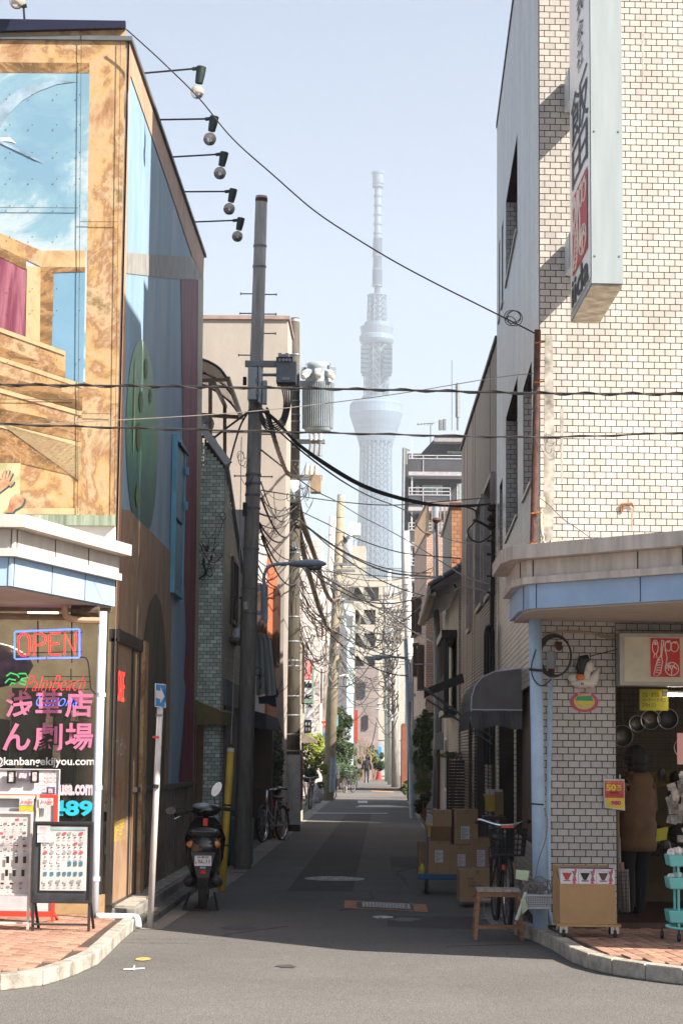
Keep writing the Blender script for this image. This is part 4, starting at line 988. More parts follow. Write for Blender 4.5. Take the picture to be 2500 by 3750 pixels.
# coil of black hose
HC = thing('hose_coil', at(2030, 2435, 18.25), 'coil of black hose hung on the blue post', 'hose')
q = MB()
for i in range(6):
 cx, cy, rx, ry = 2027 + i * 1.6, 2401 + i * .5, 62 - i * 1.2, 78 - i * 1.4
 q.tube([at(cx + rx * math.cos(a * math.pi / 14), cy + ry * math.sin(a * math.pi / 14), 18.20 + i * .012) for a in range(28)], .0085, 6, closed=True)
q.tube(smooth_path([at(1965, 2370, 18.15), at(1945, 2440, 18.12), at(1955, 2490, 18.12), at(1985, 2512, 18.12), at(2018, 2488, 18.12)]), .006, 6)
q.build('coil', M['cable'], HC)
# light box over the shop door
LBX = thing('light_box', rf(1.3, 2.3, .2), 'wide silver light box with a red food logo above the shop entrance', 'sign')
q = MB(); q.prism([rf(.70, 2.30, .22), rf(2.9, 2.30, .22), rf(2.9, 2.79, .22), rf(.70, 2.79, .22)], -RN * .20); q.build('case', mat('dull aluminium', (.33, .31, .28), .4, metal=.5), LBX, bevel=.01)
q = MB(); q.sheet([rf(.745, 2.34, .224), rf(2.85, 2.34, .224), rf(2.85, 2.75, .224), rf(.745, 2.75, .224)]); q.build('face', mat('cream acrylic', (.40, .37, .30), .25, var=.1, scale=1.2, c2=(.62, .55, .38)), LBX)
logo(LBX, rf(.985, 2.385, .226), RU, (0, 0, 1), .27, .355, RN)
# things on the pillar
CR = thing('round_badge', rf(.41, 2.05, .05), 'oval pink, yellow and green shopping street badge on the tiled pillar', 'badge')
def oval(cx, cz, rx, rz_, k, m_, nm, a0=0, a1=360, n_=24):
 pts = [rf(cx + rx * math.cos(R(a0 + (a1 - a0) * i / n_)), cz + rz_ * math.sin(R(a0 + (a1 - a0) * i / n_)), k) for i in range(n_ + (0 if a1 - a0 == 360 else 1))]
 q_ = MB(); q_.prism(pts, RN * .006); return q_.build(nm, m_, CR)
oval(.405, 2.155, .13, .094, .012, mat('pink enamel', (.55, .06, .13), .35), 'rim')
oval(.405, 2.155, .098, .072, .020, mat('yellow enamel', (.68, .52, .06), .35), 'centre')
q = MB(); q.prism([rf(.32, 2.165, .028), rf(.49, 2.165, .028), rf(.47, 2.21, .028), rf(.34, 2.205, .028)], RN * .003); q.build('band', mat('green enamel', (.03, .30, .16), .35), CR)
text('かっぱ橋', (.13, .022), rf(.34, 2.218, .03), RU, (0, 0, 1), M['label'], CR, bold=.01); text('商店街', (.13, .026), rf(.34, 2.10, .03), RU, (0, 0, 1), M['label'], CR, bold=.01)
SW = thing('swan_figure', rf(.42, 2.35, .1), 'white plaster swan figure with a black hooded head mounted on the pillar', 'figurine')
m_pl = mat('white plaster', (.62, .58, .52), .6, var=.06)
q = MB(); bx = .40
q.ball(rf(bx - .01, 2.325, .10), .10, 14, (1.25, .75, .48)); q.ball(rf(bx - .10, 2.37, .10), .055, 12, (1.1, .7, .8)); q.build('body', m_pl, SW, smooth=True)
q = MB(); q.tube([rf(bx + .03, 2.30, .11), rf(bx + .09, 2.38, .12), rf(bx + .125, 2.46, .12)], [.055, .042, .012], 10); q.build('wing', m_pl, SW, smooth=True)
q = MB(); q.ball(rf(bx + .035, 2.475, .12), .052, 14, (.9, .8, 1.1)); q.tube([rf(bx + .07, 2.46, .13), rf(bx + .095, 2.455, .13)], [.02, .008], 8); q.tube([rf(bx, 2.36, .11), rf(bx + .02, 2.46, .12)], [.05, .035], 8); q.build('face', m_pl, SW, smooth=True)
q = MB(); q.tube([rf(bx - .02, 2.37, .11), rf(bx - .045, 2.46, .12), rf(bx - .02, 2.54, .12), rf(bx + .03, 2.555, .12)], [.03, .045, .05, .035], 10); q.build('hood', M['black'], SW, smooth=True)
q = MB(); q.ball(rf(bx - .05, 2.375, .15), .034, 10, (1.2, .5, 1)); q.build('orange_patch', mat('orange enamel', (.6, .16, .04), .5), SW, smooth=True)
q = MB(); q.prism([rf(bx - .06, 2.29, .165), rf(bx + .03, 2.31, .165), rf(bx + .025, 2.355, .165), rf(bx - .065, 2.335, .165)], RN * .003); tgo = q.build('paper_tag', M['label'], SW)
text('特9', (.03, .03), rf(bx - .052, 2.298, .17), RU, (0, 0, 1), M['ink'], SW, bold=.02)
q = MB(); q.ball(rf(.17, 2.66, .05), .03, 10, (1, 1, 1.3)); q.box(rf(.165, 2.68, .05), (.06, .06, .05)); q.build('junction_box', M['rust'], label='dark square junction box under the canopy on the pillar', cat='junction box')
q = MB(); q.tube(smooth_path([rf(.02, 2.76, .02), rf(.2, 2.80, .02), rf(.5, 2.79, .02), rf(.72, 2.75, .02), rf(2.0, 2.745, .03)]), .012, 6); q.tube([rf(.72, 2.72, .03), rf(2.2, 2.72, .03)], .008, 5); q.build('conduit', mat('tan conduit', (.34, .25, .16), .7), label='tan conduit running along the pillar under the canopy', cat='conduit')
cable_q = MB(); cable_q.tube([rf(.93, 2.70, .1), rf(.44, 2.57, .12)], .005, 5); cable_q.build('string', M['cable'], label='string from the light box to the swan figure', cat='string')
# poster
PO = thing('sale_poster', rf(.55, 1.15, .03), 'red and yellow 50% off poster clipped to the pillar edge', 'poster')
q = MB(); pw_, ph_ = .20, .285; ox_, oz_ = .575, 1.165
nx, nz = 4, 6
def ppt(u_, v_): return rf(ox_ + pw_ * (u_ + (.15 * (1 - u_) * max(0, .45 - v_))), oz_ + ph_ * (v_ + (.22 * (1 - u_) * max(0, .35 - v_))), .03 + .02 * math.sin(u_ * 3 + v_ * 2))
def psheet(u0, u1, v0, v1, m_, nm, k):
 q_ = MB(); N_ = 5
 vs_ = [ppt(u0 + (u1 - u0) * i / N_, v0 + (v1 - v0) * j / N_) + RN * k for j in range(N_ + 1) for i in range(N_ + 1)]
 q_.add(vs_, [(j * (N_ + 1) + i, j * (N_ + 1) + i + 1, (j + 1) * (N_ + 1) + i + 1, (j + 1) * (N_ + 1) + i) for j in range(N_) for i in range(N_)])
 return q_.build(nm, m_, PO)
psheet(0, 1, 0, 1, M['label'], 'sheet', 0); psheet(.05, .96, .40, .95, mat('poster red', (.60, .06, .07), .5), 'red_print', .002); psheet(.07, .96, .04, .40, mat('poster yellow', (.75, .55, .05), .5), 'yellow_print', .002)
ym_ = MATS['poster yellow']
text('50', (.095, .062), ppt(.10, .62) + RN * .008, RU, (0, 0, 1), ym_, PO, bold=.05); text('%', (.045, .03), ppt(.62, .72) + RN * .008, RU, (0, 0, 1), ym_, PO, bold=.03); text('OFF', (.045, .022), ppt(.62, .62) + RN * .008, RU, (0, 0, 1), ym_, PO, bold=.03)
text('人気のコーヒーセット', (.16, .02), ppt(.08, .86) + RN * .008, RU, (0, 0, 1), ym_, PO, bold=.02); text('HARIO', (.08, .02), ppt(.28, .53) + RN * .008, RU, (0, 0, 1), M['ink'], PO, bold=.03); text('コーヒーセット', (.16, .02), ppt(.1, .45) + RN * .008, RU, (0, 0, 1), M['ink'], PO)
text('980', (.09, .04), ppt(.3, .14) + RN * .008, RU, (0, 0, 1), mat('magenta print', (.6, .03, .2), .5), PO, bold=.05)
q = MB(); q.tube([rf(.66, 1.165, .03), rf(.665, .95, .03)], .002, 4); q.tube([rf(.62, 1.45, .03), rf(.62, 1.49, .01)], .006, 5); q.tube([rf(.73, 1.45, .03), rf(.73, 1.49, .01)], .006, 5); q.build('clip', M['steel'], PO)

# shop interior
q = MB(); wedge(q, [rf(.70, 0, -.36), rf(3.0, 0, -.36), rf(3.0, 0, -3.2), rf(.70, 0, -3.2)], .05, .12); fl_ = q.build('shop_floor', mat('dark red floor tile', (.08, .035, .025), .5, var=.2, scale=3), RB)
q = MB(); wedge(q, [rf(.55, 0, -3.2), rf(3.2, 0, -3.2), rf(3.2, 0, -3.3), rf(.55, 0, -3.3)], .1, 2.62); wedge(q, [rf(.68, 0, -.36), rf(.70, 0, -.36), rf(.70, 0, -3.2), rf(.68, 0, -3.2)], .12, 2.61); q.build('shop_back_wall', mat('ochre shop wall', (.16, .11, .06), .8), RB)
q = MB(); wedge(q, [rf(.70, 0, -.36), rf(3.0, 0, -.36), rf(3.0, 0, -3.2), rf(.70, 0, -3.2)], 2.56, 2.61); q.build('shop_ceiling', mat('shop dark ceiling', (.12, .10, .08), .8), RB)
GR = thing('wire_grid', rf(1.3, 1.2, -.7), 'black wire display grid hung with kitchen tools in the shop entrance', 'display grid')
q = MB()
for i in range(24): q.bar(rf(.90 + i * .06, 1.55, -1.2), rf(.90 + i * .06, 2.52, -1.2), .005)
for i in range(17): q.bar(rf(.90, 1.55 + i * .06, -1.2), rf(2.3, 1.55 + i * .06, -1.2), .005)
q.build('grid', M['black'], GR, kind='stuff')
def pan(s, z, r, label, mm, long=.25):
 t_ = thing('frying_pan', rf(s, z, -1.1), label, 'pan', 'pans hung in the shop entrance')
 q_ = MB(); c_ = rf(s, z, -1.1)
 q_.lathe(c_, [(.01, .02), (r * .8, .02), (r, -.02), (r * .98, -.024)], 24, axis='y', caps=False); q_.build('bowl', mm, t_, smooth=True)
 q_ = MB(); q_.tube([c_ + Vector((r * .99 * math.cos(a * math.pi / 12), -.03, r * .99 * math.sin(a * math.pi / 12))) for a in range(24)], .0045, 5, closed=True); q_.build('rim', M['steel'], t_)
 q_ = MB(); q_.bar(c_ + Vector((0, -.02, r)), c_ + Vector((.01, -.02, r + long)), .028, .014); q_.build('handle', M['black'], t_)
m_pan = mat('dull pan metal', (.10, .09, .08), .35, metal=.6)
pan(.95, 1.86, .105, 'wide steel pan hung low near the pillar above the customer', m_pan, .2); pan(1.23, 2.02, .095, 'round glass lidded pan with a long black handle on the grid', m_pan, .26); pan(1.40, 2.03, .10, 'dark pan beside the glass lidded one', M['black'], .24); pan(1.10, 1.98, .08, 'small saucepan half hidden between the pans', m_pan, .22)
pan(1.55, 1.75, .09, 'black skillet lowest on the display grid', M['black'], .2)
TB = thing('tube_lamp', rf(1.5, 2.2, 0), 'lit fluorescent tube lamp just inside the shop entrance', 'lamp')
q = MB(); q.tube([rf(1.21, 2.235, -.15), rf(2.4, 2.235, -.15)], .014, 8); q.build('tube', mat('fluorescent light', (1, .9, .82), emit=5), TB)
q = MB(); q.prism([rf(1.18, 2.25, -.13), rf(2.45, 2.25, -.13), rf(2.45, 2.27, -.13), rf(1.18, 2.27, -.13)], -RN * .06); q.prism([rf(1.17, 2.22, -.13), rf(1.21, 2.22, -.13), rf(1.21, 2.27, -.13), rf(1.17, 2.27, -.13)], -RN * .04); q.build('housing', M['white'], TB)
TB2 = thing('tube_lamp', rf(1.5, 2.87, .6), 'unlit white lamp tube under the right canopy', 'lamp')
q = MB(); q.tube([rf(1.25, 2.85, .9), rf(2.4, 2.85, .9)], .014, 8); q.build('tube', M['white'], TB2); q = MB(); q.lathe(rf(1.22, 2.84, .9), [(.03, 0), (.03, .055)], 10); q.build('socket', M['white'], TB2)
q = MB(); q.prism([rf(.98, 2.09, -.3), rf(1.25, 2.09, -.3), rf(1.25, 2.29, -.3), rf(.98, 2.29, -.3)], RN * .003)
yn = q.build('price_notice', mat('yellow paper', (.45, .40, .03), .7), label='yellow handwritten notice hanging under the light box', cat='notice')
text('ざる・ボウル\nバーナー・セイロ\nフライパン', (.22, .14), rf(1.0, 2.12, -.29), RU, (0, 0, 1), M['ink'], yn, bold=.01)
q = MB(); q.bar(rf(1.60, .12, -.2), rf(1.56, 2.0, -.2), .07, .04); q.build('timber_post', mat('orange timber', (.22, .09, .035), .7, var=.2), label='upright orange timber post inside the shop entrance', cat='post')
# ================================================================== RIGHT SIDE OF THE ALLEY, GOING AWAY
def plane_box(mb, pts, z0, z1): mb.foot(pts, z0, z1)
def win_front(parent, x0, x1, y, z0, z1, fm=None, gm=None, bars=1, name='window', d=.05):
 """window in a wall that faces the camera (wall plane at y)"""
 q_ = MB(); w_ = .045
 q_.bb(x0, x0 + w_, y - .03, y + d, z0, z1); q_.bb(x1 - w_, x1, y - .03, y + d, z0, z1); q_.bb(x0 + w_, x1 - w_, y - .03, y + d, z0, z0 + w_); q_.bb(x0 + w_, x1 - w_, y - .03, y + d, z1 - w_, z1)
 for i in range(bars): xx = x0 + (x1 - x0) * (i + 1) / (bars + 1); q_.bb(xx - .02, xx + .02, y - .028, y + d, z0 + w_, z1 - w_)
 f_ = q_.build(name, fm or M['white'], parent)
 q_ = MB(); q_.bb(x0 + w_, x1 - w_, y - .012, y - .008, z0 + w_, z1 - w_); q_.build('pane', gm or M['glass'], f_); return f_
def win_side(parent, x, y0, y1, z0, z1, sgn, fm=None, gm=None, bars=1, name='window', proud=.04, w_=.06):
 """window in a wall along the alley (wall plane at x, sgn = way it faces)"""
 q_ = MB(); a_, b_ = sorted((x, x + sgn * proud))
 q_.bb(a_, b_, y0, y0 + w_, z0, z1); q_.bb(a_, b_, y1 - w_, y1, z0, z1); q_.bb(a_, b_, y0 + w_, y1 - w_, z0, z0 + w_); q_.bb(a_, b_, y0 + w_, y1 - w_, z1 - w_, z1)
 for i in range(bars): yy = y0 + (y1 - y0) * (i + 1) / (bars + 1); q_.bb(a_, b_, yy - .025, yy + .025, z0 + w_, z1 - w_)
 f_ = q_.build(name, fm or M['brown'], parent)
 q_ = MB(); xg = x + sgn * .01; q_.bb(xg - .003, xg + .003, y0 + w_, y1 - w_, z0 + w_, z1 - w_); q_.build('pane', gm or M['glass'], f_); return f_
RD = 8.0
# brown ribbed house
m_rib = mat('brown ribbed siding', (.30, .245, .20), .45, var=.06, scale=1, island=.05)
BH = thing('ribbed_house', (1.68, 28.3, 0), 'narrow house with brown horizontally ribbed siding next to the tiled building', 'house')
X2 = lambda y: 1.68 - .008 * (y - 28.3)
Y2a, Y2b, T2 = 28.25, 38.6, 7.62
holes2 = [(31.4, 33.2, 4.07, 5.75), (28.9, 30.8, 4.07, 5.75), (35.0, 35.9, 3.9, 5.6), (28.5, 29.6, 0, 2.3), (31.0, 33.4, 0, 2.3), (34.6, 35.9, 0, 2.25)]
q = MB()
cuts = sorted(set([0, T2] + [h[2] for h in holes2] + [h[3] for h in holes2]))
for a_, b_ in zip(cuts[:-1], cuts[1:]):
 s_ = Y2a
 for h0, h1 in sorted([(h[0], h[1]) for h in holes2 if h[2] <= (a_ + b_) / 2 <= h[3]]) + [(Y2b, Y2b)]:
  if h0 > s_: q.foot([(X2(s_), s_), (X2(h0), h0), (X2(h0) + .25, h0), (X2(s_) + .25, s_)], a_, b_)
  s_ = h1
q.foot([(X2(Y2a) + .6, Y2a), (X2(Y2b) + .6, Y2b), (RD, Y2b), (RD, Y2a)], 0, T2 - .05)
q.foot([(X2(Y2a) + .25, Y2a), (X2(Y2b) + .25, Y2b), (X2(Y2b) + .6, Y2b), (X2(Y2a) + .6, Y2a)], T2 - .3, T2 - .05)
q.build('wall', mat('siding groove', (.10, .07, .055), .8), BH)
q = MB(); z = .05; ph = .055
while z < T2 - .02:
 s_ = Y2a
 for h0, h1 in sorted([(h[0], h[1]) for h in holes2 if z + ph > h[2] and z < h[3]]) + [(Y2b, Y2b)]:
  if h0 > s_ + .01:
   a_, b_ = X2(s_), X2(h0)
   q.add([(a_, s_, z + .012), (b_, h0, z + .012), (b_ - .016, h0, z + .02), (a_ - .016, s_, z + .02), (b_ - .016, h0, z + ph - .004), (a_ - .016, s_, z + ph - .004), (b_, h0, z + ph), (a_, s_, z + ph)], [(0, 3, 2, 1), (3, 5, 4, 2), (5, 7, 6, 4), (0, 7, 5, 3), (1, 2, 4, 6)])
  s_ = h1
 z += ph
q.build('siding_rib', m_rib, BH, kind='stuff')
for y in (29.8, 33.9, 34.6, 36.4, 37.6): MB().bb(X2(y) - .02, X2(y) - .016, y, y + .02, 2.4, T2).build('siding_joint', M['grout'], BH)
q = MB(); q.foot([(X2(Y2a) - .05, Y2a - .03), (X2(Y2b) - .05, Y2b + .05), (X2(Y2b) + .3, Y2b + .05), (X2(Y2a) + .3, Y2a - .03)], T2, T2 + .07); q.build('roof_edge', M['dgrey'], BH)
for h in holes2[:3]:
 q = MB(); x_ = X2(h[0])
 for a_ in (0, 1):
  yy = h[a_]; q.bb(x_ - .07, x_ + .12, yy - .035, yy + .035, h[2] - .05, h[3] + .05)
 q.bb(x_ - .07, x_ + .12, h[0] + .036, h[1] - .036, h[2] - .05, h[2] + .02); q.bb(x_ - .07, x_ + .12, h[0] + .036, h[1] - .036, h[3] - .02, h[3] + .05)
 ym = (h[0] + h[1]) / 2
 f_ = q.build('window', mat('pale window trim', (.42, .36, .32), .5), BH)
 q = MB(); q.bb(x_ + .05, x_ + .1, ym - .03, ym + .03, h[2] + .02, h[3] - .02); q.build('mullion', M['white'], f_)
 q = MB(); q.bb(x_ + .1, x_ + .105, h[0] + .036, h[1] - .036, h[2] + .02, h[3] - .02); q.build('pane', M['glass'], f_)
for h in holes2[3:]:
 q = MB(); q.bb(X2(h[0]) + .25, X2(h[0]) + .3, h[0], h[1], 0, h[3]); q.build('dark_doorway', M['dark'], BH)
q = MB()
for k in range(36): q.bb(1.60, 1.66, 33.42, 34.3, .06 + k * .06, .09 + k * .06)
q.build('louvre_slat', mat('black louvre', (.03, .028, .028), .5), BH, kind='stuff')
for y0, y1 in ((28.15, 28.4), (30.1, 30.35), (33.7, 33.95)): MB().bb(X2(y0) - .03, X2(y0) + .0, y0, y1, 0, 2.35).build('corner_trim', M['brown'], BH)
# black drain pipes at the joint between the two buildings
DP = thing('drain_pipe', (1.60, 28.2, 0), 'black drain pipe with cable fittings between the tiled and the ribbed walls', 'pipe')
q = MB(); q.tube([at(1807, 1845, 28.0), at(1803, 2100, 28.0), at(1800, 2400, 28.0)], .03, 10); q.tube([at(1800, 2290, 28.0), at(1786, 2298, 28.0), at(1781, 2320, 28.0), at(1781, 2800, 28.0)], .04, 10); q.tube([at(1802, 2310, 28.05), at(1802, 2800, 28.05)], .034, 10)
q.build('pipe', M['black'], DP)
q = MB()
for y in (1862, 1900, 1930): q.ball(at(1798, y, 27.95), .05, 10, (1.2, 1, 1)); q.tube([at(1790, y - 12, 27.9), at(1815, y - 12, 27.9)], .012, 6)
for y in (1980, 2030, 2110, 2170): q.tube([at(1782, y, 27.9), at(1812, y, 27.9)], .016, 6)
q.build('bracket', M['rust'], DP)
# folding awning on slanted arms
FAW = thing('folding_awning', at(1690, 2480, 28), 'half folded dark awning on two long slanting arms', 'awning')
q = MB()
a1, a2, b1, b2 = at(1552, 2523, 27.6), at(1590, 2545, 27.6), at(1690, 2465, 28.6), at(1700, 2500, 28.6)
q.add([at(1552, 2525, 27.2), at(1692, 2466, 27.2), at(1692, 2466, 30.0), at(1552, 2525, 30.0)], [(0, 1, 2, 3)]); q.add([at(1552, 2525, 27.19), at(1692, 2466, 27.19), at(1700, 2500, 27.19), at(1582, 2543, 27.19), at(1566, 2550, 27.19), at(1552, 2560, 27.19)], [(0, 5, 4, 3, 2, 1)])
q.build('canvas', mat('black brown canvas', (.05, .042, .038), .8), FAW)
q = MB(); q.tube([at(1556, 2524, 27.15), at(1720, 2642, 27.5), at(1800, 2700, 27.8)], .017, 7); q.tube([at(1562, 2562, 27.15), at(1680, 2640, 27.5), at(1800, 2725, 27.8)], .014, 7); q.tube([at(1548, 2520, 27.1), at(1570, 2532, 27.1)], .028, 8); q.tube([at(1560, 2560, 27.1), at(1557, 2588, 27.1)], .008, 5)
q.build('arm', M['galv'], FAW)

# house with grey roof tiles and stone coloured small tiles
m_stone = brick_mat('small stone tiles', (.30, .28, .24), (.38, .36, .31), (.16, .14, .12), .11, .055)
SH = thing('tile_roof_house', (1.45, 39, 0), 'grey stone tiled house with a blue grey tiled roof and a dark bay window', 'house')
q = MB(); q.foot([(1.56, 39.2), (1.56, 48.0), (RD, 48.0), (RD, 39.2)], 0, 5.0); q.build('wall', m_stone, SH)
q = MB(); q.prism([(1.0, 39.0, 4.95), (4.5, 39.0, 7.2), (4.5, 39.0, 7.05), (1.0, 39.0, 4.82)], (0, 9.2, 0)); rfm = q.build('roof', mat('roof board', (.12, .11, .11), .8), SH)
m_rt = mat('blue grey roof tile', (.09, .095, .11), .45, var=.2, scale=3, island=.15)
q = MB(); q.bb(0, .25, 0, .27, 0, .05); q.add([(0, 0, .05), (.25, 0, .05), (.25, .27, .09), (0, .27, .09)], [(0, 1, 2, 3)])
src = None; ang = math.atan2(2.25, 3.5)
for i in range(12):
 for j in range(20):
  x_ = 1.0 + i * .29; y_ = 39.0 + j * .46; z_ = 4.97 + (x_ - 1.0) * .643
  if src is None:
   q = MB(); q.box((.15, .22, .03), (.31, .42, .03)); q.tube([(.0, .22, .05), (.31, .22, .05)], .06, 6, caps=False); o_ = q.build('roof_tile', m_rt, rfm, local=True); src = o_.data
   o_.location = Vector((x_, y_, z_)) - world_loc(rfm); o_.rotation_euler = (0, -ang, 0)
  else: mesh_copy(src, 'roof_tile', rfm, (x_, y_, z_), (0, -ang, 0))
q = MB(); q.bb(1.02, 1.10, 39.0, 48, 4.8, 4.92); q.tube([(.98, 39, 4.86), (.98, 48, 4.86)], .06, 8); q.build('gutter', mat('beige gutter', (.35, .3, .25), .5), SH)
q = MB(); q.foot([(1.30, 40.2), (1.30, 43.5), (1.56, 43.5), (1.56, 40.2)], 2.5, 2.62); q.foot([(1.25, 40.1), (1.25, 43.6), (1.56, 43.6), (1.56, 40.1)], 4.05, 4.2)
for y in (40.2, 41.3, 42.4, 43.4): q.bb(1.30, 1.36, y, y + .1, 2.62, 4.05)
bw = q.build('bay_window', M['black'], SH)
q = MB(); q.bb(1.40, 1.41, 40.3, 43.4, 2.62, 4.05); q.build('pane', M['glass'], bw)
q = MB()
for i in range(24): q.bb(1.305, 1.32, 40.3 + i * .13, 40.33 + i * .13, 2.62, 3.3)
q.build('rail', M['black'], bw, kind='stuff')
win_side(SH, 1.56, 44.6, 46.3, .9, 2.1, -1, M['white'], bars=2)
FN = thing('slat_fence', (1.5, 34.2, 0), 'black horizontal slat fence beside the ribbed house', 'fence')
src = None
for k in range(26):
 if src is None:
  q = MB(); q.bb(-.36, .36, -.015, .015, 0, .045); o_ = q.build('slat', M['black'], FN, local=True); src = o_.data; o_.location = Vector((1.62, 37.2, .12)) - world_loc(FN)
 else: mesh_copy(src, 'slat', FN, (1.62, 37.2, .12 + k * .057))
q = MB(); q.bb(1.26, 1.30, 37.2, 37.24, 0, 1.66); q.bb(1.94, 1.98, 37.2, 37.24, 0, 1.66); q.build('post', M['black'], FN)

# checker tiled gable house behind
CH = thing('checker_house', (1.78, 50, 0), 'tall house with orange and brown checkered tiles on its front', 'house')
q = MB(); q.foot([(1.79, 50.0), (1.80, 57.0), (RD, 57.0), (RD, 50.0)], 0, 7.95); q.build('wall', M['beige'], CH)
q = MB(); q.bb(1.80, 2.9, 49.96, 49.99, 5.2, 7.95); q.build('tile_facing', brick_mat('orange checker tile', (.30, .12, .045), (.40, .19, .09), (.16, .08, .05), .16, .105), CH)
src = None
rc = random.Random(5)
for i in range(10):
 for j in range(14):
  if (i + j) % 2 and rc.random() < .8:
   x_, z_ = 1.88 + i * .105, 5.35 + j * .105 * .9
   if src is None:
    q = MB(); q.bb(-.045, .045, -.01, 0, -.04, .04); o_ = q.build('tile', mat('brown accent tile', (.20, .075, .03), .5, island=.25), CH, local=True); src = o_.data; o_.location = Vector((x_, 49.957, z_)) - world_loc(CH)
   else: mesh_copy(src, 'tile', CH, (x_, 49.957, z_))
q = MB(); q.bb(1.74, RD, 49.9, 57.05, 7.95, 8.05); q.build('roof_edge', M['brown'], CH)
win_side(CH, 1.79, 51.5, 52.6, 3.6, 6.2, -1, M['brown'])
# pinkish tiled house with a cantilevered upper floor
PH = thing('pink_tile_house', (1.3, 58, 0), 'pinkish brick tiled house whose upper floors overhang the alley', 'house')
m_pink = brick_mat('pink brick tile', (.52, .33, .24), (.60, .41, .31), (.28, .17, .12), .10, .07)
pp = [(1.36, 58.0), (1.12, 64.5), (RD, 64.5), (RD, 58.0)]
q = MB(); q.foot(pp, 2.95, 8.15); q.build('wall', m_pink, PH)
q = MB(); q.foot([(1.9, 58.6), (1.75, 64.4), (RD, 64.4), (RD, 58.6)], 0, 2.95); q.build('ground_floor', mat('tan wall', (.25, .15, .09), .8), PH)
q = MB(); q.foot([(1.36, 58.0), (1.12, 64.5), (1.30, 64.5), (1.6, 58.2)], 2.85, 2.949); q.build('soffit', M['black'], PH)
q = MB(); q.foot([(1.34, 57.95), (1.10, 64.55), (1.2, 64.55), (1.5, 57.95)], 8.15, 8.22);
for i in range(26):
 t_ = i / 25; q.bar((1.38 - .24 * t_, 58.05 + 6.3 * t_, 8.22), (1.38 - .24 * t_, 58.05 + 6.3 * t_, 9.1), .05)
q.bar((1.38, 58.05, 9.1), (1.14, 64.35, 9.1), .07)
for i in range(12): q.bar((1.4 + i * .12, 58.05, 8.22), (1.4 + i * .12, 58.05, 9.1), .05)
q.bar((1.38, 58.05, 9.1), (2.8, 58.05, 9.1), .07)
q.build('roof_railing', mat('tan railing', (.25, .19, .14), .6), PH)
def xw(y): return 1.36 - .24 * (y - 58) / 6.5
for y0, y1, z0, z1 in ((58.9, 60.2, 3.7, 4.9), (61.5, 62.4, 4.2, 5.1), (62.4, 63.8, 5.5, 6.6), (60.4, 60.9, 5.4, 6.4)):
 q = MB(); x_ = xw(y0) - .02; q.bb(x_ - .16, x_, y0, y0 + .08, z0, z1); q.bb(x_ - .16, x_, y1 - .08, y1, z0, z1); q.bb(x_ - .18, x_, y0, y1, z0 - .06, z0); q.bb(x_ - .18, x_, y0, y1, z1, z1 + .06)
 f_ = q.build('window', M['brown'], PH); q = MB(); q.bb(x_ - .12, x_ - .11, y0 + .08, y1 - .08, z0, z1); q.build('pane', mat('pale pane', (.45, .42, .36), .2), f_)
# dark slate apartment block with balconies
DA = thing('slate_apartment', (2.6, 200, 0), 'dark slate tiled apartment block with white railed balconies and rooftop antennas', 'building')
m_sl = brick_mat('slate tile', (.045, .047, .06), (.06, .062, .078), (.03, .03, .035), .22, .10, bump=.2)
DY = 200.0
def dz(y): return at(1500, y, DY).z
def dx(x): return at(x, 1800, DY).x
q = MB(); q.bb(dx(1481), 26, DY + 2.6, DY + 16, 0, dz(1646)); q.bb(dx(1592), 26, DY + 3, DY + 16, dz(1646), dz(1578))
q.prism([(dx(1518), DY + 2.8, dz(1672)), (dx(1598), DY + 2.8, dz(1584)), (dx(1640), DY + 2.8, dz(1584)), (dx(1640), DY + 2.8, dz(1672))], (0, .3, 0)); q.build('wall', m_sl, DA)
m_edge = mat('pale tile edge', (.36, .34, .36), .5); m_rail = mat('white rail', (.5, .5, .53), .4); m_cur = mat('curtained pane', (.22, .27, .27), .15)
def dbox(x0, y0, x1, y1, ya, yb, nm, m_, par): return MB().bb(dx(x0), dx(x1), DY + ya, DY + yb, dz(y1), dz(y0)).build(nm, m_, par)
for k, yb_ in enumerate((1741, 1870, 1999, 2128, 2257)):
 xr_ = 1700 if k == 0 else 1650
 bl = dbox(1496, yb_ - 60 if k == 0 else yb_ - 55, xr_, yb_ - 14, 0, .25, 'balcony', m_sl, DA)
 dbox(1495, yb_ - 14, xr_ + 1, yb_, -.06, 2.5, 'floor_slab', m_edge, bl); dbox(1495, yb_ - 64 if k == 0 else yb_ - 60, xr_ + 1, yb_ - 60 if k == 0 else yb_ - 56, -.06, .3, 'parapet_edge', m_edge, bl)
 q = MB()
 for yy in ((-74,) if k == 0 else (-84, -71)): q.bar((dx(1497), DY, dz(yb_ + yy)), (dx(xr_), DY, dz(yb_ + yy)), .07)
 for xx in (1497, 1549, 1600, xr_ - 2): q.bar((dx(xx), DY, dz(yb_ - 60)), (dx(xx), DY, dz(yb_ - (75 if k == 0 else 86))), .07)
 for xx in (1549, xr_ - 2): q.bar((dx(xx), DY - .07, dz(yb_ - 14)), (dx(xx), DY - .07, dz(yb_ - 58)), .06)
 q.bar((dx(1508), DY + .3, dz(yb_ - 60)), (dx(1508), DY + .3, dz(yb_ - 128)), .14); q.build('railing', m_rail, bl)
 if k:
  win_front(DA, dx(1548), dx(1622), DY + 2.58, dz(yb_ - 60), dz(yb_ - 105), M['white'], m_cur, 1); dbox(1523, yb_ - 103, 1536, yb_ - 60, 2.3, 2.55, 'cabinet', M['cream'], DA)
  win_front(DA, dx(1676), dx(1700), DY + 2.58, dz(yb_ - 48), dz(yb_ - 112), M['white'], m_cur, 1)
win_front(DA, dx(1634), dx(1692), DY + 2.95, dz(1677), dz(1636), M['white'], m_cur, 1)
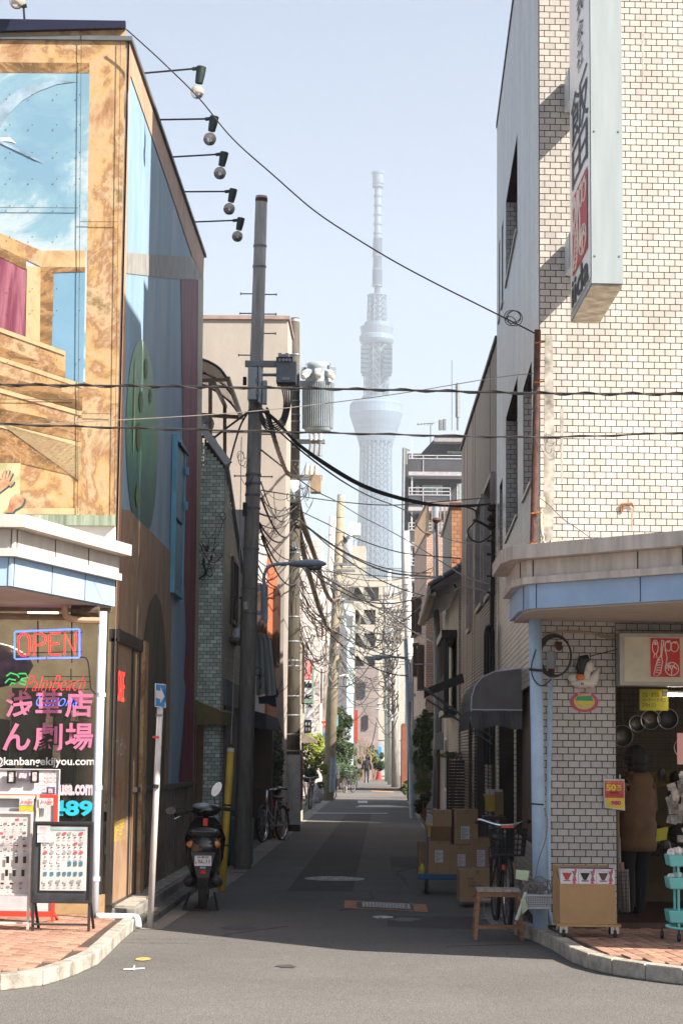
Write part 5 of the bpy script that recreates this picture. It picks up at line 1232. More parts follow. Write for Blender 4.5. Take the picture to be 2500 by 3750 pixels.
dbox(1590, 1596, 1760, 1609, 1.2, 3, 'eaves', mat('grey eaves', (.28, .27, .27), .6), DA); dbox(1588, 1574, 1760, 1578, 2.9, 3.1, 'roof_edge', M['grey'], DA)
AY = 206
q = MB()
q.tube([at(1675, 1575, AY), at(1675, 1402, AY)], .12, 6); q.tube([at(1675, 1528, AY), at(1675, 1408, AY)], .24, 8); q.tube([at(1654, 1575, AY), at(1654, 1318, AY)], .045, 5)
q.tube([at(1612, 1575, AY), at(1612, 1538, AY)], .2, 6); q.tube([at(1627, 1575, AY), at(1627, 1535, AY)], .18, 6)
q.tube([at(1576, 1640, AY), at(1576, 1548, AY)], .06, 5); q.tube([at(1526, 1554, AY), at(1590, 1549, AY)], .05, 5)
for x in (1530, 1542, 1554, 1566, 1582): q.tube([at(x, 1548, AY), at(x, 1558, AY)], .04, 4)
q.build('antenna', M['galv'], DA)
q = MB(); q.tube([at(1478, 1640, 160), at(1474, 2000, 160), at(1480, 2300, 160)], .12, 8); q.tube([at(1478, 1640, 160), at(1500, 1650, 160)], .07, 6); q.tube([at(1487, 1650, 162), at(1487, 1700, 162)], .09, 6); q.build('down_pipe', M['galv'], DA)
q = MB(); q.bb(1.1, 6, 66, 76, 0, 5.0); pb_ = q.build('low_house', M['beige'], label='low beige house beyond the overhanging pink tiled one', cat='house')
win_side(pb_, 1.1, 68, 70, 2.9, 4.0, -1); win_side(pb_, 1.1, 72.5, 73.6, .1, 2.1, -1, name='door')

# ================================================================== LEFT SIDE OF THE ALLEY, GOING AWAY
GT = thing('green_tile_building', (-2.23, 28.2, 0), 'narrow building clad in glazed green tiles with a sloping roof edge', 'building')
q = MB(); GZ = 5.75
q.prism([(-2.23, 28.215, .1), (-2.23, 31.95, .1), (-2.23, 31.95, 4.55), (-2.23, 28.215, GZ)], (-.3, 0, 0))
q.prism([(-2.531, 28.21, .1), (-2.531, 28.21, GZ), (-3.6, 28.21, GZ + 1.3), (-6.5, 28.21, GZ + 1.3), (-6.5, 28.21, .1)], (0, 3.7, 0))
q.prism([(-2.231, 28.212, .1), (-2.231, 28.212, GZ), (-2.53, 28.212, GZ + .4), (-2.53, 28.212, .1)], (0, .2, 0))
q.build('wall', M['ggrout'], GT)
tile_wall(GT, (-3.1, 28.21, 0), (1, 0, 0), (0, -1, 0), 0, .87, .16, 6.9, [], .094, .0535, M['gtile'], 300, gap=.006, topline=lambda s_: GZ + (.87 - s_) * 1.25)
m_gts = mat('cream green tile', (.40, .40, .33), .4, var=.08, island=.15)
tile_wall(GT, (-2.23, 28.21, 0), (0, 1, 0), (1, 0, 0), .012, 3.72, .16, 5.8, [(1.45, 2.45, 3.6, 4.55), (.5, 3.7, 0, 2.35)], .094, .0535, m_gts, 0, topline=lambda s_: GZ - s_ * .32)
q = MB(); q.bar((-2.17, 28.16, GZ + .03), (-3.0, 28.16, GZ + 1.12), .14, .10); q.bar((-2.2, 28.2, GZ + .02), (-2.2, 31.95, 4.58), .05, .06); q.build('roof_edge', M['lgrey'], GT)
q = MB(); q.bb(-2.228, -2.20, 28.72, 31.9, .1, 2.35); q.build('steel_shutter', mat('blue grey steel', (.075, .09, .11), .5), GT)
q = MB(); q.bb(-2.26, -2.17, 28.55, 31.9, 2.35, 2.72); q.build('shutter_case', mat('slate steel', (.10, .12, .145), .5), GT)
w_ = win_side(GT, -2.222, 29.62, 30.7, 3.6, 4.6, 1, M['brown'])
q = MB(); q.bb(-2.22, -1.95, 29.5, 30.8, 3.32, 3.38)
for i in range(9): q.bb(-1.97, -1.95, 29.52 + i * .155, 29.54 + i * .155, 3.38, 3.95)
for i in range(4): q.bb(-2.2 + i * .07, -2.18 + i * .07, 29.5, 29.52, 3.38, 3.95)
q.bb(-2.22, -1.95, 29.49, 29.51, 3.95, 3.98); q.bb(-1.98, -1.95, 29.5, 30.8, 3.951, 3.98); q.build('window_box', M['brown'], GT)
# roof terrace behind the mural building
TR = thing('terrace_canopy', at(800, 1640, 30), 'brown framed roof terrace shelter with a curved smoky plastic roof and railing', 'shelter')
m_brn = mat('bronze aluminium', (.17, .115, .06), .5); m_poly = mat('smoky plastic sheet', (.05, .045, .045), .15, alpha=.72)
q = MB(); P_ = lambda x, y, Y: at(x, y, Y)
for x, y, Y, b_ in ((770, 1392, 29.6, 1690), (823, 1480, 31.6, 1680)): q.bar(P_(x, y, Y), P_(x, b_, Y), .055)
q.bar(P_(700, 1395, 29.6), P_(834, 1390, 29.6), .05); q.bar(P_(720, 1518, 31.6), P_(884, 1528, 31.6), .06); q.bar(P_(834, 1385, 29.6), P_(884, 1530, 31.6), .06); q.bar(P_(780, 1395, 29.8), P_(826, 1490, 31.6), .05); q.build('frame', m_brn, TR)
q = MB(); ca = [P_(700, 1318, 29.6), P_(738, 1316, 29.6), P_(775, 1330, 29.6), P_(806, 1352, 29.6), P_(830, 1385, 29.6)]; cb = [P_(715, 1400, 31.6), P_(760, 1415, 31.6), P_(800, 1438, 31.6), P_(845, 1475, 31.6), P_(884, 1528, 31.6)]
q.add(ca + cb, [(i, i + 1, 6 + i, 5 + i) for i in range(4)]); q.add(ca + [P_(830, 1394, 29.6), P_(700, 1396, 29.6)], [(0, 6, 5, 4, 3, 2, 1)]); q.build('roof_sheet', m_poly, TR)
q = MB()
for l_ in (ca, cb, [a_.lerp(b_, .5) for a_, b_ in zip(ca, cb)]): q.tube(smooth_path(l_, 3), .022, 5)
q.build('rib', M['black'], TR)
q = MB(); ra, rb_ = P_(780, 1600, 29.3), P_(834, 1715, 31.9)
for i in range(18):
 t_ = i / 17; p_ = ra.lerp(rb_, t_); q.bar(p_, p_ - Vector((0, 0, .62)), .018)
q.bar(ra, rb_, .04); q.bar(ra - Vector((0, 0, .62)), rb_ - Vector((0, 0, .62)), .03); q.bar(P_(715, 1598, 29.3), ra, .04)
for x in (722, 738, 754, 768): q.bar(P_(x, 1598, 29.3), P_(x, 1660, 29.3), .02)
q.build('railing', M['brown'], TR)
DI = thing('satellite_dish', P_(735, 1545, 31), 'round white satellite dish under the roof terrace shelter', 'dish')
q = MB(); q.lathe(P_(745, 1553, 31), [(.02, .05), (.10, .035), (.17, 0), (.168, -.01)], 18, axis='y', caps=False); q.build('dish', M['white'], DI, smooth=True); q = MB(); q.tube([P_(745, 1553, 31), P_(765, 1540, 30.7)], .012, 5); q.tube([P_(765, 1530, 30.7), P_(765, 1556, 30.7)], .03, 6); q.build('arm', M['galv'], DI)
# olive awning over the door of the green tiled building
OA = thing('olive_awning', (-2.4, 27.7, 2.1), 'small olive green box awning over a brown door at the end of the mural wall', 'awning')
q = MB(); aw = [at(684, 2553, 28.0), at(812, 2606, 28.0), at(812, 2656, 28.0), at(684, 2654, 28.0)]
aw2 = [p + Vector((.16, .9, 0)) for p in aw]
q.prism([at(684, 2553, 28.0), at(812, 2607, 28.0), at(812, 2656, 28.0), at(684, 2654, 28.0)], (.10, .75, 0)); q.build('canvas', mat('olive canvas', (.17, .135, .055), .8, var=.1), OA)
q = MB(); q.prism([at(813, 2607, 28.02), at(839, 2610, 28.5), at(839, 2655, 28.5), at(813, 2656, 28.02)], (0, .02, 0)); q.build('end_panel', mat('pale olive canvas', (.27, .22, .15), .8), OA)
q = MB(); q.bb(-2.62, -2.54, 28.0, 28.1, .1, 2.2); q.bb(-2.54, -2.46, 28.12, 28.19, .1, 2.2); q.build('wooden_door', mat('brown door wood', (.13, .06, .025), .5), label='narrow brown wooden door under the olive awning', cat='door')

# white house with an orange tiled strip and a slate awning
WH = thing('white_house', (-2.1, 32.1, 0), 'white house with an orange brick tiled strip along the alley', 'house')
q = MB(); q.foot([(-2.12, 32.0), (-2.12, 37.2), (-7, 37.2), (-7, 32.0)], 2.32, 5.6); q.foot([(-2.75, 32.0), (-2.75, 40), (-7, 40), (-7, 32.0)], 0, 2.30); q.build('wall', M['white'], WH)
q = MB(); q.foot([(-2.08, 37.25), (-2.06, 40.0), (-7, 40.0), (-7, 37.25)], 2.31, 5.35); q.build('tiled_wall', brick_mat('orange brick tile', (.50, .13, .05), (.55, .17, .07), (.35, .12, .06), .10, .06), WH)
for y0, y1, z0, z1 in ((34.2, 36.2, 3.2, 4.6), (38.6, 39.8, 3.4, 4.9)): win_side(WH, -2.12 if y0 < 37 else -2.06, y0, y1, z0, z1, 1, M['brown'], proud=.08)
MB().foot([(-2.1, 39.7), (-2.1, 40.0), (-2.7, 40.0), (-2.7, 39.7)], 0, 2.3).build('porch_wall', M['brown'], WH)
q = MB(); q.prism([at(780, 2566, 32.0), at(975, 2615, 32.0), at(975, 2668, 32.0), at(780, 2646, 32.0)], (.0, 4, 0)); slate = q.build('slate_awning', mat('slate canvas', (.06, .075, .10), .8), WH)
q = MB(); q.bb(-2.74, -2.70, 33.0, 35.4, .1, 2.1); q.build('door', mat('ochre door', (.30, .19, .07), .6), WH); q = MB(); q.bb(-2.74, -2.70, 35.6, 39.4, .1, 2.1); q.build('sliding_door', M['brown'], WH)
# laundry and cloths hanging from the awning pole
LD = thing('laundry', at(960, 2330, 31), 'grey striped blanket and navy cloth hung out above the alley', 'laundry')
m_blk = ramp_mat('striped grey cloth', [(.3, (.10, .11, .12)), (.5, (.36, .38, .38)), (.65, (.55, .56, .55))], scale=9, streak=(1, 1, .06), distort=.2, rough=.9)
q = MB()
rows = [(2325, 938, 978), (2345, 937, 992), (2420, 937, 1000), (2500, 937, 1008), (2545, 937, 1010)]
N_ = 10; vs = []
for y, xa, xb in rows:
 for i in range(N_ + 1): x = xa + (xb - xa) * i / N_; vs.append(at(x, y + (4 * math.sin(i) if y > 2500 else 0), 30.9 + .06 * math.sin(i * 1.9)))
q.add(vs, [(r * (N_ + 1) + i, r * (N_ + 1) + i + 1, (r + 1) * (N_ + 1) + i + 1, (r + 1) * (N_ + 1) + i) for r in range(len(rows) - 1) for i in range(N_)]); q.build('blanket', m_blk, LD, smooth=True)
q = MB(); q.add([at(980, 2332, 31.1), at(994, 2340, 31.1), at(1012, 2520, 31.1), at(1022, 2540, 31.1), at(1014, 2556, 31.1), at(1000, 2548, 31.0), at(1006, 2500, 31.0)], [(0, 1, 2, 3, 4, 5, 6)]); q.add([at(946, 2552, 31.1), at(1008, 2545, 31.1), at(1012, 2590, 31.1), at(996, 2588, 31.1), at(980, 2578, 31.1), at(948, 2578, 31.1)], [(0, 1, 2, 3, 4, 5)]); q.build('navy_cloth', mat('navy cloth', (.035, .06, .11), .9), LD)
q = MB(); q.tube([at(935, 2330, 31), at(950, 2322, 31), at(975, 2328, 31), at(990, 2352, 31)], .02, 6); q.build('orange_hanger', mat('orange cloth', (.5, .22, .04), .8), LD)

# tall beige building
BB = thing('beige_building', (-2.0, 41, 0), 'tall plain beige rendered building behind the wooden shelter', 'building')
TB_ = 10.75
q = MB(); q.foot([(-1.97, 41.0), (-1.97, 43.0), (-12, 43.0), (-12, 41.0)], 0, TB_); q.foot([(-2.16, 43.02), (-2.16, 46.4), (-12, 46.4), (-12, 43.02)], 0, 9.5); q.foot([(-2.16, 46.42), (-2.16, 47.5), (-12, 47.5), (-12, 46.42)], 0, 11.4); q.build('wall', M['beige'], BB)
q = MB(); q.foot([(-1.93, 40.95), (-1.93, 43.05), (-12, 43.05), (-12, 40.95)], TB_, TB_ + .08); q.build('coping', mat('rusty coping', (.30, .22, .19), .8), BB)
q = MB()
for z in (8.35, 5.15): q.bb(-5.6, -1.99, 40.985, 40.996, z, z + .02)
q.build('wall_joint', mat('dark joint', (.2, .16, .12), .9), BB)
for z in (1.0, 3.4, 5.9): win_side(BB, -2.16, 45.4, 46.8, z, z + 1.2, 1, M['brown'])
q = MB(); q.bb(-2.17, -2.15, 43.6, 44.6, 5.2, 6.4); q.build('vent_panel', M['grey'], BB)
# pale buildings near and past the cross street
def block(name, label, foot, z0, z1, m_, cat='building'):
 t = thing(name, (foot[0][0], foot[0][1], 0), label, cat); MB().foot(foot, z0, z1).build('wall', m_, t); return t
W1 = block('pale_house', 'pale house on the left with a small balcony before the cross street', [(-1.95, 50.1), (-1.95, 52.3), (-9, 52.3), (-9, 50.1)], 0, 4.75, M['cream'])
for z in (.3, 3.0): win_side(W1, -1.95, 50.3, 51.2, z, z + 1.5, 1, M['brown'])
q = MB(); q.bb(-1.95, -1.7, 51.2, 52.2, 3.0, 3.1)
for i in range(8): q.bb(-1.72, -1.7, 51.2 + i * .13, 51.23 + i * .13, 3.1, 3.9)
q.bb(-1.73, -1.69, 51.2, 52.2, 3.9, 3.95); q.build('balcony', mat('green rail', (.20, .30, .24), .5), W1)
q = MB(); q.prism([(-1.95, 50.6, 2.25), (-1.58, 50.6, 2.06), (-1.58, 50.6, 1.98), (-1.95, 50.6, 1.98)], (0, 1.6, 0)); q.build('taupe_awning', mat('taupe canvas', (.22, .18, .15), .8), W1)
W2 = block('white_tile_building', 'white tiled building across the side street, seen past the concrete pole', [(-2.5, 84), (-2.7, 100), (-14, 100), (-14, 84)], 0, 10.9, brick_mat('white tile', (.60, .52, .48), (.66, .60, .56), (.40, .34, .30), .5, .25, bump=.1))
for z in (1.2, 4.0, 6.8): win_side(W2, -2.55, 86.5, 88.5, z, z + 1.5, 1, M['brown'])
SG2 = thing('shop_sign', (-3.0, 83.4, 2.2), 'distant white vertical shop sign with a red food logo and black characters', 'sign')
s0_, s1_ = at(1112, 2706, 83.2), at(1152, 2395, 83.2)
q = MB(); q.bb(s0_.x, s1_.x, 83.2, 83.45, s0_.z, s1_.z); q.build('case', M['white'], SG2)
def s2(px0, py0, px1, py1, s_, bold):
 a_ = at(px0, py1, 83.18); b_ = at(px1, py0, 83.18); text(s_, (b_.x - a_.x, b_.z - a_.z), a_, (1, 0, 0), (0, 0, 1), M['ink'], SG2, bold=bold)
a_ = at(1118, 2489, 83.19); b_ = at(1146, 2416, 83.19); logo(SG2, a_, (1, 0, 0), (0, 0, 1), b_.x - a_.x, b_.z - a_.z, (0, -1, 0))
s2(1110, 2494, 1144, 2519, 'iida', .05); s2(1114, 2542, 1143, 2594, '飯', .03); s2(1114, 2637, 1140, 2688, '田', .03)
W3 = block('grey_house', 'dark grey sided house among the distant buildings', [(-2.25, 104), (-1.9, 118), (-10, 118), (-10, 104)], 0, 9.0, mat('dark grey siding', (.10, .10, .11), .6, var=.1, streak=(8, 8, .2)))
W4 = block('panel_building', 'pale blue ribbed metal building deep in the alley', [(-2.2, 125), (-1.75, 140), (-12, 140), (-12, 125)], 0, 11.6, mat('pale blue ribbed metal', (.36, .46, .47), .4, var=.08, streak=(12, 1, .1)))
for z in (3.1, 7.4): win_front(W4, -3.3, -2.5, 124.95, z, z + 1.4, M['white'])
q = MB(); q.bb(-3.4, -2.15, 124.2, 124.95, 2.6, 3.6); q.build('balcony', MATS['pale blue ribbed metal'], W4)
# cream apartment with outside stairs
CA = thing('stair_apartment', (-1, 175, 0), 'cream apartment block with zigzag outside stairs closing the view down the alley', 'building')
Ys = 175.0
xl, xr = at(1268, 2300, Ys).x, at(1478, 2300, Ys).x; zt = at(1400, 2118, Ys).z
q = MB(); q.bb(xl - 3.0, at(1385, 2300, Ys).x, Ys + 1.5, Ys + 12, 0, zt); q.bb(xl - 3.0, at(1385, 2300, Ys).x, Ys, Ys + 1.5, at(1300, 2150, Ys).z, zt); q.bb(at(1385, 2300, Ys).x + .01, xr, Ys + .2, Ys + 12, 3.2, zt); q.build('wall', M['cream'], CA)
FH = [at(1300, y, Ys).z for y in (2210, 2296, 2380, 2458)]
for z in FH:
 q = MB(); x0_, x1_ = at(1300, 2300, Ys).x, at(1374, 2300, Ys).x
 q.bb(x0_, x1_, Ys, Ys + 1.5, z, z + .22); la = q.build('landing', M['cream'], CA)
 q = MB(); q.bb(xl, x0_, Ys, Ys + 1.5, z - 1.9, z + .22); q.bb(x0_, x1_, Ys + .01, Ys + .2, z - .55, z - .01); q.bb(x1_, at(1386, 2300, Ys).x, Ys, Ys + 1.5, z - 1.9, z + .22); q.build('front_wall', M['cream'], la)
 q = MB()
 for i in range(9): q.bb(x0_ + .1 + i * .13, x0_ + .1 + i * .13 + .15, Ys + .1, Ys + .6, z + 1.9 - i * .2, z + 2.1 - i * .2)
 q.build('stair', M['cream'], la, kind='stuff')
 q = MB(); q.bar((x0_, Ys + .05, z + 2.2), (x0_ + 1.25, Ys + .05, z + .25), .08, .4); q.build('stair_side', M['cream'], la)
 q = MB()
 for i in range(12): q.bar((x1_ - 1.0 + i * .09, Ys, z + .2), (x1_ - 1.0 + i * .09, Ys, z + 1.25), .02)
 q.bar((x1_ - 1.0, Ys, z + 1.25), (x1_, Ys, z + 1.25), .04); q.build('railing', M['dgrey'], la, kind='stuff')
 q = MB(); q.bb(x1_ - .95, x1_ - .15, Ys + 1.44, Ys + 1.49, z + .22, z + 2.1); q.build('door', M['brown'], CA)
 q = MB(); q.bb(x1_ - 2.0, x1_ - 1.2, Ys + 1.44, Ys + 1.49, z + .9, z + 1.9); q.build('window', M['dgrey'], CA)
q = MB();
for i in range(46): q.bar((xl - 2.5 + i * .17, Ys + 1.6, zt), (xl - 2.5 + i * .17, Ys + 1.6, zt + 1.05), .03)
q.bar((xl - 2.5, Ys + 1.6, zt + 1.05), (xr, Ys + 1.6, zt + 1.05), .05); q.bar((xl - 2.5, Ys + 1.6, zt + .15), (xr, Ys + 1.6, zt + .15), .03); q.build('roof_railing', M['dgrey'], CA, kind='stuff')
q = MB(); xp0, xp1 = at(1248, 2000, Ys).x, at(1338, 2000, Ys).x; zp = at(1300, 1982, Ys).z; q.bb(xp0 - .8, xp1, Ys + 4, Ys + 9, zt, zp); q.build('penthouse', M['cream'], CA)
wt = thing('water_tank', (xp1, Ys + 5, zp), 'boxy pale green rooftop water tank on a steel stand', 'water tank')
za, zb = at(1290, 1940, Ys).z, at(1290, 1893, Ys).z; xa, xb = at(1268, 1900, Ys).x, at(1318, 1900, Ys).x
q = MB(); q.bb(xa, xb, Ys + 4.5, Ys + 6, za, zb); q.build('tank', mat('pale tank', (.52, .56, .50), .5), wt, bevel=.05)
q = MB()
for x in (xa + .1, (xa + xb) / 2, xb - .1): q.bar((x, Ys + 4.6, zp), (x, Ys + 4.6, za), .08)
q.bar((xa, Ys + 4.6, za - .05), (xb, Ys + 4.6, za - .05), .1); q.bar((xa, Ys + 4.6, zp + .1), (xb, Ys + 4.6, za - .1), .06); q.build('stand', M['galv'], wt)
W5 = block('mauve_building', 'mauve tiled building with dark windows below the stairs', [(at(1302, 2600, 150).x, 150), (at(1302, 2600, 150).x, 160), (at(1385, 2600, 160).x, 160), (at(1385, 2600, 160).x, 150)], 0, at(1340, 2440, 150).z, brick_mat('mauve tile', (.27, .22, .21), (.32, .27, .26), (.20, .16, .16), .30, .10, bump=.1))
win_front(W5, at(1305, 2500, 150).x, at(1337, 2500, 150).x, 149.9, at(1320, 2555, 150).z, at(1320, 2500, 150).z, M['dgrey']); win_front(W5, at(1330, 2600, 150).x, at(1348, 2600, 150).x, 149.9, at(1320, 2670, 150).z, at(1320, 2620, 150).z, M['brown'])
W6 = block('pale_grey_building', 'pale grey building behind the right hand poles', [(at(1392, 2500, 190).x, 190), (1.9, 198), (2.5, 198), (2.5, 190)], 0, at(1400, 2200, 190).z, mat('pale grey coat', (.42, .44, .44), .8))
BT = block('blue_sheet', 'bright blue construction sheet at the far end of the alley', [(at(1377, 2700, 168).x, 168), (at(1377, 2700, 168).x, 168.3), (at(1396, 2700, 168).x, 168.3), (at(1396, 2700, 168).x, 168)], 0, at(1380, 2735, 168).z, mat('blue sheet', (.03, .25, .60), .6), cat='tarpaulin')
rw = block('red_brick_wall', 'reddish brick wall behind the right hand poles', [(at(1471, 2700, 100).x, 100), (1.2, 108), (2.4, 108), (2.4, 100)], 0, at(1480, 2650, 100).z, mat('red brick wall', (.20, .07, .04), .8), cat='wall')
MB().bb(-30, -9, 84, 84.2, 0, .1).build('pavement', M['conc'], kind='structure')

# ================================================================== THE TOWER
TW = thing('lattice_tower', at(1378, 2776, 2150), 'very tall white lattice broadcasting tower fading in the haze', 'tower')
TW.location.z = 0
TY = 2150.0; MP = at(1400, 1500, TY) - at(1399, 1500, TY); mpp = abs(MP.x)
cx_ = at(1381, 1000, TY).x;
def tz(y): return at(1378, y, TY).z
m_tw = mat('haze blue tower steel', (.13, .20, .28), .5, var=.02); m_tg = mat('tower glass band', (.12, .17, .23), .4, var=.03); m_core = mat('tower core', (.02, .05, .10), .6, var=.04)  # blue of the distant haze is also put into the tower colours
t1 = lambda y: 600 + y / 2.6133; t2 = lambda y: 1400 + y / 3.1373
def tl(name, prof, m_, n_=24):
 q_ = MB(); q_.lathe((cx_, TY, 0), [(r * mpp, tz(y)) for y, r in sorted(prof, reverse=True)], n_); return q_.build(name, m_, TW)
A = lambda l_: [(t1(y), hw / 2.6133) for y, hw in l_]; B = lambda l_: [(t2(y), hw / 3.1373) for y, hw in l_]
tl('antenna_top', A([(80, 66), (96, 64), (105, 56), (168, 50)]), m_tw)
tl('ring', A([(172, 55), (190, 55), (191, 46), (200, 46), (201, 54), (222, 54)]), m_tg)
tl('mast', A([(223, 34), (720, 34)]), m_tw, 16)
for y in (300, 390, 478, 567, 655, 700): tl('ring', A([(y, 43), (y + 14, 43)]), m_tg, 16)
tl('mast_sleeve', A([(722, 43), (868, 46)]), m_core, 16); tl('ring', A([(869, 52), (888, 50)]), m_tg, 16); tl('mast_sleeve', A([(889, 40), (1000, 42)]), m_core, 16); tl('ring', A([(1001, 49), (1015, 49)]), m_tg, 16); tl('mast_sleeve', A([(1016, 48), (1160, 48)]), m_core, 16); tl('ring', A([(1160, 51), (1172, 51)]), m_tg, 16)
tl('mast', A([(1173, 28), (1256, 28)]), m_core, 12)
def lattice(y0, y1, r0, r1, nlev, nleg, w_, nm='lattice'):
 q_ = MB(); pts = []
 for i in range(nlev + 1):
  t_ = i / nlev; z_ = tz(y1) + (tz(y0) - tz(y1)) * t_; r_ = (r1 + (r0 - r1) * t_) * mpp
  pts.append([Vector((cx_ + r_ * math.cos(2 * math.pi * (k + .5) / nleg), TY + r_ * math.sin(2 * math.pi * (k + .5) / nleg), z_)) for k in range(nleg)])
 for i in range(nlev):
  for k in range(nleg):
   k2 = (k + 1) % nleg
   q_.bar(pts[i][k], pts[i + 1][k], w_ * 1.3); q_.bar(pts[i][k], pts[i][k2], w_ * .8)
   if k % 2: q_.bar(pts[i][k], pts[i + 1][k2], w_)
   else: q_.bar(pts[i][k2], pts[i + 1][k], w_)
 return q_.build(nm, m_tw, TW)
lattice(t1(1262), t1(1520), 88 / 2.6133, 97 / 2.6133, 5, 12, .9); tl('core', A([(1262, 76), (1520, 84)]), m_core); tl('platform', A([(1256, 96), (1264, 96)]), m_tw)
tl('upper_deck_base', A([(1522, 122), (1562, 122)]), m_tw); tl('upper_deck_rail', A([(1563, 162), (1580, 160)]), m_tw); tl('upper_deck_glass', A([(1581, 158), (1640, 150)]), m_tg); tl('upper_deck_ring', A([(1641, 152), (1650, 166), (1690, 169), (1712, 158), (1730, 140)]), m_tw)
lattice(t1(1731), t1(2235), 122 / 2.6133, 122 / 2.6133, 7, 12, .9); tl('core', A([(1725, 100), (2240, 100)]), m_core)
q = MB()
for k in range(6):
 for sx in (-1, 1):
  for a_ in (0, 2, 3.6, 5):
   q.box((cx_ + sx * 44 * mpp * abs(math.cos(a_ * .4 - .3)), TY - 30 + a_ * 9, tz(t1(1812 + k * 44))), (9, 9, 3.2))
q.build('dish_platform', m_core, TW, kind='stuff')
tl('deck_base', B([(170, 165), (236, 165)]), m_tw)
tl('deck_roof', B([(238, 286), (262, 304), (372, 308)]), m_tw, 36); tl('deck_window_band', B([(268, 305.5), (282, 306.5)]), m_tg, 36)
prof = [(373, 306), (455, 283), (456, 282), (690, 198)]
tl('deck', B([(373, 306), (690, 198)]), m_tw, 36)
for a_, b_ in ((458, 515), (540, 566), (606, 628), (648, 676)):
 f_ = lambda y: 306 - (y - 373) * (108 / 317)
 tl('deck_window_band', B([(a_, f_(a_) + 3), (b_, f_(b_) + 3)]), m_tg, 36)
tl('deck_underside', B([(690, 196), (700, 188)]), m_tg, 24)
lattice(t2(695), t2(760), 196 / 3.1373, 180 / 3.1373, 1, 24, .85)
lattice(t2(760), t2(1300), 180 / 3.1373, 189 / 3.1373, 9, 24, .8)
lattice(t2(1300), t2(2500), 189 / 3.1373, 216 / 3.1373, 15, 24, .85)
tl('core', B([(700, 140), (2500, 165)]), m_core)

# ================================================================== HAZE
hz = bpy.data.materials.new('haze air'); hz.use_nodes = True; n_ = hz.node_tree.nodes; n_.remove(n_['Principled BSDF'])
pv = n_.new('ShaderNodeVolumePrincipled'); pv.inputs['Color'].default_value = (.90, .945, 1.0, 1); pv.inputs['Density'].default_value = .00023; pv.inputs['Anisotropy'].default_value = 0.3
hz.node_tree.links.new(pv.outputs[0], n_['Material Output'].inputs['Volume'])
q = MB(); q.bb(-1600, 1600, -80, 2720, -1.6, 650); q.build('haze', hz, kind='stuff')
# ================================================================== POLES
def utility_pole(name, label, base, top, Y, r0, r1, m_, bands=(), bolts=(), cat='utility pole', group=None, taper=None, n=18):
 b_ = at(base[0], base[1], Y); b_.z = 0; t_ = at(top[0], top[1], Y)
 o = thing(name, b_, label, cat, group)
 MB().tube([b_, b_.lerp(t_, .5), t_], [r0, (r0 + r1) / 2, r1], n).build('shaft', m_, o, smooth='x')
 for c in list(o.children):
  for p_ in c.data.polygons: p_.use_smooth = len(p_.vertices) == 4
 H_ = t_.z
 def pt(y):
  z = at(base[0], y, Y).z; k = z / H_; return b_.lerp(t_, k), r0 + (r1 - r0) * k
 for y in bands:
  p_, r_ = pt(y); MB().lathe(p_, [(r_ + .008, -.018), (r_ + .012, 0), (r_ + .008, .018)], 16, caps=False).build('steel_band', M['galv'], o)
 for y, s_ in bolts:
  p_, r_ = pt(y); q_ = MB(); q_.tube([p_ + Vector((s_ * r_, 0, 0)), p_ + Vector((s_ * (r_ + .17), 0, 0))], .010, 5); q_.tube([p_ + Vector((s_ * (r_ + .165), 0, 0)), p_ + Vector((s_ * (r_ + .18), 0, 0))], .02, 6); q_.build('step_bolt', M['galv'], o)
 o['_f'] = 0; del o['_f']
 return o, pt
P1, pt1 = utility_pole('utility_pole', 'tall leaning concrete pole nearest the camera, carrying a street lamp and grey cable cabinets', (886, 3184), (957, 718), 29.27, .130, .090, M['pole'],
 bands=(2010, 2155, 2245, 975, 900, 1738, 1770, 1812, 1860, 1512), bolts=((1075, -1), (1077, 1), (1147, -1), (1149, 1), (1220, 1), (1300, -1), (1590, 1), (1743, -1), (1745, 1)))
p_, r_ = pt1(1100)
q = MB(); q.lathe(at(957, 726, 29.27), [(.092, -.06), (.094, .0), (.06, .015)], 16); q.build('top_cap', M['rust'], P1)
def bx(px0, py0, px1, py1, Y, d, nm, m_, par, bev=.008, mb=None):
 a_ = at(px0, py1, Y); b_ = at(px1, py0, Y)
 q_ = MB(); q_.bb(a_.x, b_.x, Y - d / 2, Y + d / 2, a_.z, b_.z); return q_.build(nm, m_, par, bevel=bev)
bx(897, 1322, 1012, 1343, 29.15, .10, 'cross_arm', M['grey'], P1); bx(962, 1368, 1012, 1377, 29.15, .06, 'cross_arm', M['grey'], P1)
CB1 = thing('cable_cabinet', at(1049, 1411, 29.1), 'square grey cable cabinet with capped stubs on top, right of the nearest pole', 'cabinet')
bx(1012, 1328, 1086, 1404, 29.1, .22, 'case', M['grey'], CB1); bx(1014, 1404, 1084, 1411, 29.1, .2, 'base', M['black'], CB1)
for i, x in enumerate((1025, 1038, 1051, 1066)): MB().tube([at(x, 1312, 29.05), at(x, 1293 + 4 * (i % 2), 29.05)], .028, 10).build('stub', M['lgrey'], CB1)
for x in (1023, 1037, 1049, 1061): MB().tube([at(x, 1317, 29.05), at(x, 1317, 28.95)], .024, 10).build('stub', M['lgrey'], CB1)
bx(1012, 1310, 1072, 1328, 29.08, .16, 'stub_plate', M['black'], CB1); bx(1033, 1382, 1060, 1390, 28.98, .01, 'name_plate', M['lgrey'], CB1, 0)
CB2 = thing('cable_cabinet', at(930, 1470, 29.0), 'tall grey hinged cabinet clamped to the front of the nearest pole', 'cabinet')
